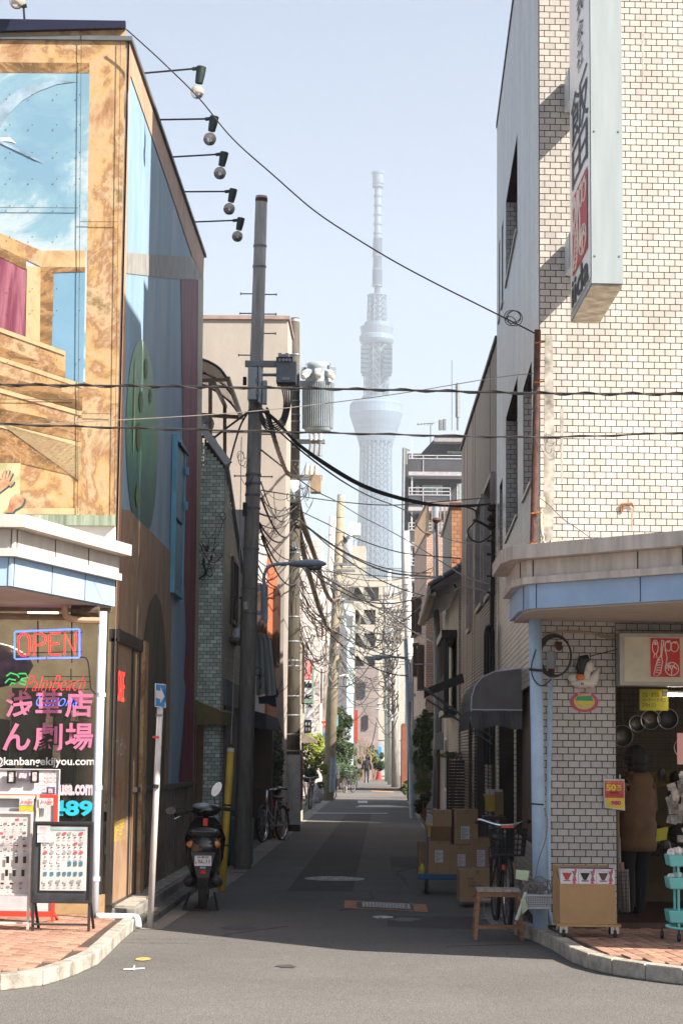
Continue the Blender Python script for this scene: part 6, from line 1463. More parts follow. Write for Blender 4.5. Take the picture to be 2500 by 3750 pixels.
bx(908, 1350, 944, 1468, 29.02, .26, 'case', M['lgrey'], CB2); bx(945, 1347, 957, 1478, 29.05, .22, 'lid', M['lgrey'], CB2); bx(889, 1380, 903, 1410, 29.1, .06, 'meter', M['black'], CB2); bx(960, 1395, 978, 1480, 29.2, .14, 'rear_box', M['lgrey'], CB2)
for y in (1385, 1432): bx(936, y, 948, y + 14, 28.88, .02, 'hinge', M['grey'], CB2, 0)
bx(888, 1860 - 20, 904, 1890, 29.1, .05, 'small_box', M['black'], P1)
# street lamps
def lamp_head(par, a_, b_, Y, m_=None, flip=1, h=None):
 """cobra head lamp from a (arm side) to b (tip)"""
 a_, b_ = Vector(a_), Vector(b_); L = (b_ - a_); n_ = 10; q_ = MB(); prof = [(0, .30), (.05, .34), (.25, .42), (.5, .50), (.75, .48), (.92, .30), (1.0, .08)]
 Ln = L.length; w_ = Ln * .16
 rings = []
 for t_, k_ in prof:
  c_ = a_.lerp(b_, t_); rings.append([c_ + Vector((0, math.sin(2 * math.pi * j / 12) * w_ * k_ * 2, 2.3 * math.cos(2 * math.pi * j / 12) * w_ * k_ * (.55 if math.cos(2 * math.pi * j / 12) < 0 else .75))) for j in range(12)])
 vs_ = [v for r in rings for v in r]; fs_ = [(i * 12 + j, i * 12 + (j + 1) % 12, (i + 1) * 12 + (j + 1) % 12, (i + 1) * 12 + j) for i in range(len(prof) - 1) for j in range(12)]
 fs_ += [tuple(range(12))[::-1], tuple((len(prof) - 1) * 12 + j for j in range(12))]
 q_.add(vs_, fs_); hd = q_.build('lamp_head', m_ or mat('blue grey lamp enamel', (.34, .41, .50), .35), par, smooth=True)
 q_ = MB(); c_ = a_.lerp(b_, .66) - Vector((0, 0, w_ * .62)); q_.ball(c_, w_, 14, (1.35, .8, .55)); q_.build('lens', mat('lamp lens', (.20, .20, .21), .1, spec=.8), hd, smooth=True); return hd
m_lp = mat('blue grey lamp enamel', (.34, .41, .50), .35)
SL = thing('street_lamp', at(970, 2270, 29.1), 'blue grey street lamp with a long curved arm on the nearest pole', 'street lamp')
MB().tube(smooth_path([at(967, 2140, 29.05), at(967, 2110, 29.05), at(980, 2080, 29.05), at(1010, 2067, 29.05), at(1070, 2064, 29.05)]), .024, 10).build('arm', m_lp, SL, smooth=True)
lamp_head(SL, at(1066, 2066, 29.05), at(1195, 2066, 29.05), 29.05)
q = MB(); q.tube([at(968, 2270, 29.05), at(968, 2140, 29.05)], .052, 14); q.box(at(974, 2235, 28.98), (.05, .03, .38)); q.build('ballast_box', m_lp, SL, bevel=.01)
for y in (2155, 2245): bx(943, y - 8, 958, y + 8, 29.1, .05, 'clamp', m_lp, SL, 0)
q = MB(); q.tube([at(899, 2232, 29.0), at(899, 2214, 29.0)], .035, 10); q.ball(at(899, 2212, 29.0), .035, 10); q.build('bulb', mat('frosted bulb', (.5, .5, .48), .2), label='small frosted bulb lamp on the shaded side of the nearest pole', cat='lamp')

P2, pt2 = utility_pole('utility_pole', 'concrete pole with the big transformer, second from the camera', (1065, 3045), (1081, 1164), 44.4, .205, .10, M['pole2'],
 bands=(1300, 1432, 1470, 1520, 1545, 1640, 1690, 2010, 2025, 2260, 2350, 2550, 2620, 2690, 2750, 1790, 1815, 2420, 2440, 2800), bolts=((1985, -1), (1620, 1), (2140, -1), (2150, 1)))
q = MB(); q.lathe(at(1081, 1170, 44.4), [(.105, -.05), (.106, 0), (.07, .02)], 14); q.build('top_cap', M['lgrey'], P2)
b_ = at(1065, 3045, 44.4); q = MB();
pb0, r0_ = pt2(3020); pb1, r1_ = pt2(2765)
q.tube([pb0, pb1], [r0_ + .012, r1_ + .012], 18); q.build('guard_sleeve', mat('pale grey sheet', (.33, .34, .35), .7, var=.12, scale=5), P2)
TF = thing('transformer', at(1163, 1587, 44.2), 'large ribbed pale grey transformer can hung beside the second pole', 'transformer')
c_ = at(1163, 1583, 44.2); top_ = at(1163, 1327, 44.2).z; H_ = top_ - c_.z; rr = at(1217, 1500, 44.2).x - at(1163, 1500, 44.2).x
m_tf = mat('transformer enamel', (.28, .32, .345), .4, var=.08, scale=3)
q = MB(); q.lathe(c_, [(rr * .70, 0), (rr * .86, .01), (rr * .9, .06), (rr * .93, H_ * .72), (rr * .86, H_ * .78), (rr * .84, H_ * .90), (rr * .86, H_ * .91), (rr * .86, H_ * .95), (rr * .72, H_ * .99), (rr * .3, H_)], 32); q.build('tank', m_tf, TF, smooth=True)
q = MB()
for k in range(44):
 a_ = 2 * math.pi * k / 44; d_ = Vector((math.cos(a_), math.sin(a_), 0)); q.bar(c_ + d_ * rr * .93 + Vector((0, 0, .09)), c_ + d_ * rr * .97 + Vector((0, 0, H_ * .70)), .018, .085, up=d_)
q.build('cooling_fin', m_tf, TF)
for dx in (-.66, .02, .70):
 a_ = math.asin(max(-1, min(1, dx))); d_ = Vector((math.sin(a_), -math.cos(a_), 0)); b0_ = c_ + Vector((0, 0, H_ * .80)) + d_ * rr * .7
 q = MB(); q.prism([b0_ + Vector((-.07, 0, .16)), b0_ + Vector((.07, 0, .16)), b0_ + d_ * .2 + Vector((.08, 0, .05)), b0_ + d_ * .2 + Vector((-.08, 0, .05))], (0, 0, -.13)); q.build('bushing_hood', m_tf, TF)
 q = MB(); q.tube([b0_ + d_ * .16 + Vector((0, 0, -.02)), b0_ + d_ * .27 + Vector((0, 0, -.09))], [.07, .065], 12); q.tube([b0_ + d_ * .26 + Vector((0, 0, -.085)), b0_ + d_ * .285 + Vector((0, 0, -.10))], .04, 10); q.build('bushing', mat('white porcelain', (.6, .56, .5), .25), TF)
for sx in (-1, 1): q = MB(); q.box(c_ + Vector((sx * rr * 1.0, 0, H_ * .87)), (.13, .03, .2)); q.box(c_ + Vector((sx * rr * .8, -.2, H_ * .93)), (.04, .05, .1)); q.build('lug', m_tf, TF)
bx(1045, 1395, 1120, 1415, 44.4, .12, 'transformer_bracket', M['lgrey'], P2); bx(1045, 1610, 1190, 1624, 44.3, .12, 'cross_arm', M['galv'], P2); bx(1043, 1740, 1180, 1758, 44.3, .10, 'cross_arm', M['galv'], P2)
CO = thing('cutout_set', at(1155, 1640, 44), 'row of porcelain cutouts and fuses hanging below the transformer', 'electrical fitting')
for x in (1138, 1155, 1173):
 MB().tube([at(x, 1588, 44), at(x, 1612, 44)], [.05, .035], 10).build('insulator', M['lgrey'], CO); MB().tube([at(x, 1625, 44), at(x - 2, 1670, 44)], [.035, .05], 8).build('fuse', M['galv'], CO)
 MB().tube([at(x - 14, 1705, 44), at(x - 16, 1738, 44)], [.05, .055], 10).build('insulator', MATS['white porcelain'], CO)
CB3 = thing('cable_cabinet', at(1157, 1800, 43.9), 'tan cabinet fed by looping cables below the cutouts', 'cabinet'); bx(1137, 1742, 1176, 1805, 43.9, .35, 'case', mat('tan enamel', (.30, .22, .15), .5), CB3)
CB4 = thing('cable_cabinet', at(1072, 1820, 44.0), 'grey cylindrical splice closure strapped to the second pole', 'cabinet'); q = MB(); q.tube([at(1074, 1760, 44.05), at(1072, 1840, 44.05)], .13, 12); q.build('case', M['lgrey'], CB4, smooth=True)

P3, pt3 = utility_pole('utility_pole', 'yellowish weathered concrete pole, third from the camera on the left', (1199, 2933), (1249, 1812), 76.1, .24, .145, mat('yellowish pole concrete', (.27, .225, .155), .9, var=.15, scale=3),
 bands=(1895, 1950, 1996, 2032, 2070, 2100, 2300, 2390, 2470, 2140, 2520, 2330), bolts=())
q = MB(); q.lathe(at(1249, 1818, 76.1), [(.15, -.1), (.152, .02), (.1, .04)], 12); q.build('top_cap', M['lgrey'], P3)
pb0, r0_ = pt3(2900); pb1, r1_ = pt3(2775); q = MB(); q.tube([pb0 + Vector((.1, -.08, 0)), pb1 + Vector((.1, -.08, 0))], [.17, .16], 12); q.build('guard_sleeve', mat('blue grey sheet', (.20, .25, .28), .6), P3)
TF2 = thing('transformer', at(1262, 2068, 76), 'smaller grey transformer behind the third pole', 'transformer')
q = MB(); c_ = at(1263, 2066, 76.6); H_ = at(1263, 1935, 76.6).z - c_.z; q.lathe(c_, [(.15, 0), (.28, .1), (.30, H_ * .75), (.24, H_ * .85), (.2, H_)], 16); q.build('tank', m_tf, TF2, smooth=True)
q = MB(); q.prism([at(1258, 1960, 76), at(1275, 1935, 76), at(1286, 1960, 76), at(1272, 1980, 76)], (0, .4, 0)); q.ball(at(1280, 1964, 75.9), .11, 8); q.build('bushing_hood', M['lgrey'], TF2)
for y0, nm in ((2062, 'a'), (2085, 'b'), (2200, 'c'), (2255, 'd')): bx(1222 - (y0 - 2062) * .02, y0, 1300 - (y0 - 2062) * .03, y0 + 9, 76, .15, 'cross_arm', M['galv'], P3)
utility_pole('utility_pole', 'pale concrete pole half hidden behind the yellowish one', (1190, 2900), (1218, 1892), 94, .26, .16, M['polew'], bands=(1960, 1990, 2300, 2370, 2400))
# right hand poles
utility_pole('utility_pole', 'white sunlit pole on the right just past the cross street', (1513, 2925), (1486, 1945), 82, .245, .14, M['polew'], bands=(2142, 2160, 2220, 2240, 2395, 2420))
for i, (x0_, y0_, x1_, y1_, Y_, lb) in enumerate(((1447, 2882, 1440, 2250, 113, 'thick grey pole in shade right of the far alley'), (1431, 2872, 1424, 2090, 124, 'grey pole second of the far right row'), (1420, 2862, 1409, 2150, 140, 'slim grey pole third of the far right row'), (1399, 2836, 1398, 2430, 196, 'most distant pole beside the blue sheet'), (1455, 2880, 1456, 2340, 116, 'short brown capped pole close behind the thick grey one'))):
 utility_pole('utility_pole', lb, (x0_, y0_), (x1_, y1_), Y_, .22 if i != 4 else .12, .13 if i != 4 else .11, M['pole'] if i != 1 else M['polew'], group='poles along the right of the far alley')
SP = thing('steel_pole', at(1596, 3036, 45.8), 'blue grey steel pole with a conduit and a switch box before the stone tiled house', 'pole'); SP.location.z = 0
m_sp = mat('blue grey steel pole', (.17, .21, .26), .45, var=.1, streak=(4, 4, .3))
q = MB(); q.tube([at(1597, 2960, 45.8), at(1600, 2600, 45.8), at(1595, 1853, 45.8)], [.085, .075, .065], 14); q.build('shaft', m_sp, SP, smooth=True)
q = MB(); q.tube([at(1612, 2680, 45.6), at(1606, 2300, 45.7), at(1599, 1900, 45.7)], .024, 8); q.tube([at(1604, 2680, 45.6), at(1604, 2980, 45.6)], .04, 8); q.build('conduit', M['brown'], SP)
bx(1590, 2684, 1624, 2747, 45.6, .22, 'switch_box', M['grey'], SP); q = MB(); q.ball(at(1598, 1905, 45.7), .11, 8, (1, 1, .6)); q.build('clamp', M['rust'], SP)
utility_pole('lamp_post', 'blue grey lamp post with an arm over the alley in front of the white pole', (1510, 2997), (1484, 2340), 55.05, .062, .05, m_lp, cat='street lamp')
lp = [o for o in bpy.data.objects if o.name.startswith('lamp_post')][0]
q = MB(); q.tube([gr(1510, 2997), at(1505, 2800, 55)], .078, 12); q.build('lower_shaft', m_lp, lp)
MB().tube(smooth_path([at(1503, 2520, 54.95), at(1500, 2440, 54.95), at(1490, 2415, 54.95), at(1470, 2408, 54.95), at(1424, 2406, 54.95)]), .028, 8).build('arm', m_lp, lp, smooth=True)
lamp_head(lp, at(1428, 2407, 54.95), at(1360, 2407, 54.95), 54.95); bx(1496, 2500, 1508, 2570, 54.9, .12, 'ballast_box', m_lp, lp); bx(1514, 2540, 1522, 2552, 54.9, .2, 'camera', M['lgrey'], lp)
l2 = thing('street_lamp', at(1232, 2485, 76), 'white street lamp sticking out to the right of the yellowish pole', 'street lamp'); MB().tube([at(1222, 2482, 76), at(1242, 2480, 76)], .04, 8).build('arm', M['white'], l2); lamp_head(l2, at(1236, 2479, 76), at(1278, 2473, 76), 76, M['white'])
for i, (x0_, y0_, x1_, y1_, Y_, yb, lb) in enumerate(((1414, 2580, 1377, 2578, 112, 2640, 'far street lamp, upper of the pair over the alley'), (1410, 2600, 1374, 2596, 122, 2650, 'far street lamp, lower of the pair over the alley'))):
 l3 = thing('street_lamp', at(x0_, y0_, Y_), lb, 'street lamp', 'lamps over the far alley'); lamp_head(l3, at(x0_ - 12, y0_ - 1, Y_), at(x1_, y1_, Y_), Y_, M['lgrey']); MB().tube(smooth_path([at(x0_ - 14, y0_, Y_), at(x0_ + 8, y0_ + 2, Y_), at(x0_ + 20, y0_ + 14, Y_), at(x0_ + 21, yb, Y_)]), .05, 7).build('arm', M['lgrey'], l3)
rm_ = MB(); rm_.box(at(1302, 2660, 150), (.3, .2, 2.4)); rm_.build('red_sign', mat('faded red board', (.35, .05, .03), .6), label='tall faded red board far down the alley', cat='sign')

# ================================================================== CABLES
def cable(name, pts, r, label, m_=None, n=5, cat='cable', k=6, wrap=None, parent=None):
 P = smooth_path([at(*p) for p in pts], k)
 q_ = MB(); q_.tube(P, r, n)
 if wrap:
  L = 0; W_ = []
  for i in range(len(P) - 1):
   sg_ = (P[i + 1] - P[i]); steps_ = max(1, int(sg_.length / (wrap / 8)))
   for j in range(steps_):
    t_ = L + sg_.length * j / steps_; a_ = 2 * math.pi * t_ / wrap; d_ = sg_.normalized(); u_ = Vector((0, 0, 1)); u_ = (u_ - d_ * u_.dot(d_)).normalized(); v_ = d_.cross(u_)
    W_.append(P[i].lerp(P[i + 1], j / steps_) + (u_ * math.cos(a_) + v_ * math.sin(a_)) * r * 1.5)
   L += sg_.length
  q_.tube(W_, r * .7, 4)
 return q_.build(name, m_ or M['cable'], parent, label=label, cat=cat, group='overhead cables' if not parent else None)
cable('overhead_cable', [(-200, 1402, 15), (0, 1408, 15), (700, 1416, 15), (1400, 1427, 15), (2000, 1440, 15), (2500, 1442, 15), (2700, 1440, 15)], .0085, 'upper of two dark cables crossing the whole view, with a spiral wrap', wrap=.35)
cable('overhead_cable', [(-200, 1548, 15.5), (0, 1553, 15.5), (500, 1568, 15.5), (1200, 1585, 15.5), (1700, 1597, 15.5), (2050, 1600, 15.5), (2500, 1584, 15.5), (2700, 1576, 15.5)], .0065, 'lower of two dark cables crossing the whole view', wrap=.5)
cable('overhead_cable', [(-100, 1562, 17), (300, 1545, 17.3), (900, 1508, 17.8), (1400, 1450, 18.2), (1800, 1385, 18.4), (1962, 1366, 18.4)], .004, 'thin pale wire rising from the mural to the rusty post', M['cableg'])
cable('overhead_cable', [(463, 106, 19.1), (540, 175, 19.1), (620, 250, 19.0), (730, 360, 19), (850, 505, 18.9), (1000, 640, 18.8), (1150, 770, 18.7), (1300, 870, 18.6), (1450, 960, 18.5), (1600, 1040, 18.4), (1760, 1120, 18.4), (1880, 1180, 18.4), (1962, 1222, 18.38)], .0075, 'long sagging cable from the mural roof corner to the rusty post')
cl = MB()
for k_, (cx, cy, rx, ry, tl_) in enumerate(((1876, 1160, 30, 24, .2), (1885, 1165, 27, 28, -.3), (1868, 1175, 22, 16, .5), (1880, 1158, 26, 20, 0))):
 cl.tube([at(cx + rx * math.cos(a * math.pi / 10) * math.cos(tl_) - ry * math.sin(a * math.pi / 10) * math.sin(tl_), cy + rx * math.cos(a * math.pi / 10) * math.sin(tl_) + ry * math.sin(a * math.pi / 10) * math.cos(tl_), 18.3 + .02 * k_) for a in range(20)], .004, 4, closed=True)
cl.build('cable_loop', M['cable'], label='tangled loop of spare cable tied to the long sagging cable', cat='cable')
for d_, lb in ((0, 'thick black cable bundle sweeping from the nearest pole down to the drain pipe'), (5, 'lower strand of the thick bundle reaching the drain pipe'), (-5, 'upper strand of the thick bundle reaching the drain pipe')):
 cable('cable_bundle', [(958, 1500 + d_, 29), (1010, 1540 + d_, 29), (1090, 1625 + d_, 29), (1200, 1705 + d_ * 1.3, 28.8), (1320, 1775 + d_ * 1.2, 28.6), (1440, 1818 + d_, 28.4), (1560, 1845 + d_ * .8, 28.2), (1640, 1852, 28.1), (1720, 1852 - d_ * .6, 28), (1796, 1845, 27.95)], .016 if d_ == 0 else .011, lb)
cable('overhead_cable', [(1000, 1560, 29), (1120, 1665, 29), (1250, 1760, 32), (1350, 1815, 36), (1440, 1850, 40), (1500, 1880, 43), (1530, 1930, 45), (1560, 1953, 45.5), (1590, 1940, 45.7), (1598, 1905, 45.7)], .013, 'cable looping down to the clamp of the blue grey steel pole')
cable('cable_loop', [(1700, 1855, 28), (1738, 1870, 28), (1745, 1900, 27.9), (1730, 1920, 27.9), (1712, 1945, 27.9), (1725, 1975, 27.9), (1760, 1985, 27.9), (1798, 1960, 27.95)], .012, 'black cable hanging in a wide loop before the ribbed siding')
cable('cable_loop', [(1732, 1905, 27.8), (1760, 1915, 27.8), (1796, 1935, 27.9)], .02, 'short thick cable end with a yellow band by the drain pipe')
cable('overhead_cable', [(918, 1500, 29), (880, 1530, 28.9), (800, 1590, 28.7), (733, 1650, 28.5), (700, 1680, 28.3)], .017, 'thick dark cable slanting down left behind the mural wall')
cable('overhead_cable', [(905, 1515, 29), (880, 1560, 29), (855, 1640, 29), (830, 1740, 28.8), (790, 1880, 28.6), (760, 1980, 28.4), (745, 2050, 28.2), (752, 2098, 28.1), (728, 2120, 28.05)], .015, 'thick dark cable dropping to the green tiled wall')
for i in range(5):
 cable('looped_cable', [(1030 + i * 8, 1412, 29.1), (1040 + i * 6, 1470, 29.1 ), (1030 + i * 3, 1530 + i * 6, 29.1), (1000, 1548 + i * 9, 29.1), (970, 1535 + i * 8, 29.1), (950, 1495 + i * 9, 29.1)], .012, ['innermost', 'second', 'middle', 'fourth', 'outermost'][i] + ' of five thick grey cables looping under the stub cabinet', mat('dark grey cable', (.07, .07, .075), .5), parent=None)['group'] = 'cables looping under the stub cabinet'
cable('twisted_cable', [(975, 1500, 29.3), (1000, 1590, 32), (1025, 1670, 36), (1050, 1730, 41), (1068, 1745, 43.9)], .02, 'knobbly twisted cable from the nearest pole to the second', mat('mottled twisted cable', (.14, .11, .085), .7, var=.4, scale=30), wrap=.22)
cable('twisted_cable', [(1086, 1800, 44.2), (1100, 1880, 46), (1125, 1960, 50), (1160, 2060, 55), (1190, 2160, 64), (1215, 2200, 72), (1240, 2195, 75.8)], .034, 'thick clay coloured twisted cable ending in a pale sleeve at the yellowish pole', M['cablec'], wrap=.3)
cable('twisted_cable', [(1090, 1920, 44.2), (1115, 2040, 47), (1140, 2130, 52), (1170, 2230, 60), (1200, 2300, 70), (1230, 2318, 75.8)], .034, 'lower clay coloured twisted cable in a long curve to the yellowish pole', M['cablec'], wrap=.3)
cable('overhead_cable', [(957, 1648, 29.2), (1010, 1690, 32), (1080, 1745, 38), (1160, 1800, 44), (1230, 1835, 55), (1320, 1890, 62), (1400, 1930, 60), (1500, 1985, 50), (1620, 2060, 39), (1700, 2110, 34), (1798, 2140, 28)], .014, 'long dark cable crossing the tower low and ending at the ribbed house')
cable('overhead_cable', [(957, 1795, 29.2), (1080, 1815, 34), (1250, 1838, 36), (1420, 1850, 34), (1600, 1838, 31), (1790, 1822, 28)], .010, 'nearly level cable from the nearest pole to the drain pipe top')
cable('overhead_cable', [(1075, 1860, 44), (1200, 1920, 44), (1300, 1970, 43), (1450, 2020, 41), (1600, 2038, 38), (1686, 2045, 38)], .012, 'sagging cable to the corner of the blue grey roof')
cable('overhead_cable', [(1078, 1895, 44), (1200, 1985, 46), (1300, 2045, 48), (1420, 2095, 48), (1550, 2110, 46), (1640, 2120, 42), (1668, 2150, 40)], .022, 'dark cable sagging across the cream apartment to the roof gutter')
cable('overhead_cable', [(1078, 2075, 44), (1250, 2100, 48), (1400, 2110, 50), (1500, 2118, 48), (1596, 2120, 46)], .012, 'level cable in front of the apartment roof railing')
cable('overhead_cable', [(1250, 1980, 76), (1300, 2060, 70), (1360, 2160, 64), (1440, 2260, 58), (1560, 2340, 50), (1650, 2370, 42)], .02, 'grey stay cable running steeply down to the right', M['cableg'])
cable('overhead_cable', [(1150, 2090, 45), (1300, 2180, 60), (1420, 2245, 70), (1500, 2270, 78)], .025, 'dark cable falling from behind the lamp head to the white pole')
rc = random.Random(21)
for i, (pts, lb) in enumerate((
 ([(1080, 2140, 44), (1200, 2140, 60), (1360, 2150, 66), (1490, 2145, 80)], 'thin cable level with the lowest stair landing'),
 ([(1225, 2220, 76), (1340, 2260, 80), (1440, 2300, 82), (1596, 2330, 46)], 'cable passing above the blue grey lamp arm'),
 ([(1220, 2350, 76), (1300, 2420, 80), (1380, 2430, 80), (1500, 2420, 80)], 'cable level with the far lamp head'),
 ([(1215, 2440, 76), (1330, 2450, 80), (1450, 2435, 80), (1596, 2432, 46)], 'cable ending on the blue grey steel pole'),
 ([(1215, 2500, 76), (1300, 2540, 90), (1400, 2470, 110), (1440, 2420, 113)], 'slack cable under the white street lamp'),
 ([(1210, 2600, 76), (1300, 2590, 90), (1380, 2585, 100), (1430, 2560, 113)], 'cable before the mauve building'),
 ([(1598, 1960, 45.7), (1680, 1985, 36), (1760, 1990, 30), (1800, 2000, 28)], 'cable between the steel pole and the ribbed house windows'),
 ([(1560, 2140, 58), (1600, 2180, 46), (1700, 2150, 34), (1795, 2175, 28)], 'cable rising to the ribbed house below the windows'))):
 cable('overhead_cable', pts, .009 + .004 * (pts[0][2] > 60), lb)
# ropes of service wire draped round the poles: nobody could count them
def tangle(name, label, regs, n, seed, r, m_, cat='cable tangle'):
 rn = random.Random(seed); q_ = MB()
 for i in range(n):
  x0_, y0_, x1_, y1_, Ya, Yb = rn.choice(regs)
  xa = rn.uniform(x0_, x1_); ya = rn.uniform(y0_, y1_); xb = rn.uniform(x0_, x1_); yb = ya + rn.uniform(-.3, .3) * (y1_ - y0_); Y_ = rn.uniform(Ya, Yb)
  if i % 7 == 0:   # a spare loop
   rx_, ry_ = rn.uniform(6, 20), rn.uniform(8, 26)
   q_.tube([at(xa + rx_ * math.cos(a * math.pi / 8), ya + ry_ * math.sin(a * math.pi / 8) + rx_ * .3 * math.cos(a * math.pi / 8), Y_) for a in range(rn.choice([12, 16]))], r * rn.uniform(.6, 1.1) * Y_ / 45, 4); continue
  sag = rn.uniform(6, 30) * (1 + abs(xb - xa) / 60); mid = [((xa * (1 - t_) + xb * t_), (ya * (1 - t_) + yb * t_) + sag * 4 * t_ * (1 - t_), Y_) for t_ in (.12, .25, .37, .5, .63, .75, .88)]
  q_.tube([at(xa, ya, Y_)] + [at(*m__) for m__ in mid] + [at(xb, yb, Y_)], r * rn.uniform(.5, 1.0) * Y_ / 45, 4)
 return q_.build(name, m_, label=label, cat=cat, kind='stuff')
tangle('cable_tangle', 'dense tangle of dark service wires around the second pole', [(1040, 1880, 1130, 2160, 43, 45), (1050, 2150, 1110, 2450, 43, 45), (1040, 1700, 1150, 1850, 43.5, 44.5)], 60, 1, .010, M['cable'])
tangle('cable_tangle', 'tangle of pale grey wires on the yellowish pole', [(1190, 2080, 1320, 2360, 75, 77), (1200, 2060, 1290, 2200, 75, 76), (1180, 2300, 1250, 2480, 75, 76)], 60, 2, .014, M['cableg'])
tangle('cable_tangle', 'thick knot of wires in front of the far right poles', [(1390, 2300, 1470, 2480, 108, 114), (1400, 2440, 1460, 2600, 108, 112), (1380, 2200, 1480, 2330, 100, 112)], 90, 3, .013, M['cable'])
tangle('cable_tangle', 'pale loops of wire beside the white pole', [(1410, 2130, 1480, 2260, 80, 82), (1400, 2250, 1480, 2350, 80, 83)], 36, 4, .018, M['cableg'])
tangle('cable_tangle', 'fine drop wires fanning out from the nearest pole', [(955, 1640, 1060, 1960, 30, 42), (950, 1780, 1080, 2100, 30, 42), (870, 1640, 930, 1760, 29, 29.3)], 20, 5, .008, M['cable'])
tangle('cable_tangle', 'bunch of wires sagging from the second pole to the laundry', [(940, 2450, 960, 2500, 30, 31), (930, 2340, 1060, 2520, 31, 42)], 14, 6, .009, M['cable'])
tangle('cable_tangle', 'wires clipped to the green tiled wall', [(722, 1870, 820, 2130, 28.0, 28.15), (720, 1980, 800, 2060, 28, 28.1)], 18, 7, .010, M['cable'])
tangle('cable_tangle', 'wires strung across the deep end of the alley', [(1220, 2380, 1460, 2700, 90, 120), (1250, 2120, 1480, 2400, 80, 110)], 46, 8, .010, M['cable'])
tangle('cable_tangle', 'mixed wires hanging beside the second pole above the shop sign', [(1090, 2150, 1200, 2420, 50, 72), (1110, 2250, 1210, 2480, 60, 75)], 46, 9, .010, mat('brown wire', (.07, .045, .04), .6))
tangle('cable_tangle', 'thin wires trailing over the tile near the rusty post', [(1965, 1590, 2060, 1640, 18.2, 18.4), (1925, 1940, 2010, 1990, 18.2, 18.35), (1940, 1370, 1975, 1600, 18.2, 18.3)], 16, 10, .0065, M['cable'])
def spans(name, label, sp, r, m_, seed):
 rn = random.Random(seed); q_ = MB()
 for A_, B_, sag, n_ in sp:
  a0 = at(*A_); b0 = at(*B_)
  for i in range(n_):
   a1 = a0 + Vector((rn.uniform(-.08, .08), 0, rn.uniform(-.5, .5))); b1 = b0 + Vector((rn.uniform(-.12, .12), 0, rn.uniform(-.5, .5))); s_ = sag * rn.uniform(.5, 1.5)
   q_.tube([a1.lerp(b1, t_ / 10) - Vector((0, 0, s_ * 4 * (t_ / 10) * (1 - t_ / 10))) for t_ in range(11)], r * rn.uniform(.6, 1.3), 4)
 return q_.build(name, m_, label=label, cat='cables', kind='stuff')
spans('service_wire', 'service wires slung from pole to pole along the left of the alley', [((940, 1800, 29.3), (1075, 1930, 44.4), .3, 7), ((940, 2000, 29.3), (1072, 2080, 44.4), .35, 5), ((1075, 1900, 44.5), (1235, 2090, 76), .8, 8), ((1072, 2080, 44.5), (1228, 2230, 76), .9, 8), ((1070, 2250, 44.5), (1222, 2380, 76), .8, 6), ((1225, 2150, 76), (1330, 2300, 112), .8, 6), ((1220, 2350, 76), (1380, 2500, 130), .9, 6)], .014, M['cable'], 31)
spans('service_wire', 'service wires crossing the alley between the two rows of poles', [((1235, 2110, 76), (1488, 2200, 81), .5, 7), ((1228, 2280, 76), (1490, 2330, 81), .6, 6), ((1222, 2420, 76), (1440, 2480, 112), .7, 7), ((1075, 1950, 44.5), (1595, 2150, 46), .5, 4), ((1072, 2200, 44.5), (1500, 2420, 55), .4, 3), ((1430, 2250, 112), (1600, 2150, 46), .5, 5), ((1488, 2180, 81), (1430, 2350, 120), .6, 8)], .013, M['cable'], 32)
for x, y, Y_, w__ in ((1430, 2200, 100, 26), (1425, 2290, 102, 30), (1450, 2140, 88, 24), (1232, 2130, 75.6, 22), (1280, 2260, 75.6, 24), (1290, 2370, 75.8, 20), (1076, 1990, 44.1, 12)):
 bx(x - w__ / 2, y, x + w__ / 2, y + w__ * 1.5, Y_, .4, 'equipment_box', M['lgrey'] if Y_ > 80 else M['galv'], P3 if 70 < Y_ < 80 else P2 if Y_ < 50 else [o for o in bpy.data.objects if o.get('label', '').startswith('thick grey pole in shade')][0])
cable('string', [(1975, 1822, 18.3), (2010, 1850, 18.3), (2060, 1900, 18.3), (2120, 1940, 18.25), (2180, 1985, 18.2)], .0035, 'thin dark cord slanting over the cream tiles to the canopy')
cable('guy_wire', [(884, 1600, 29.2), (872, 2300, 26.8), (860, 2400, 26.4), (846, 2733, 24.6)], .006, 'steel guy wire from the nearest pole to its yellow sleeve', M['galv'], cat='wire')
q = MB(); q.tube([at(869, 2308, 26.6), at(866, 2340, 26.5)], .042, 10); q.build('guy_insulator', MATS['transformer enamel'], label='ribbed grey insulator on the steel guy wire', cat='insulator')

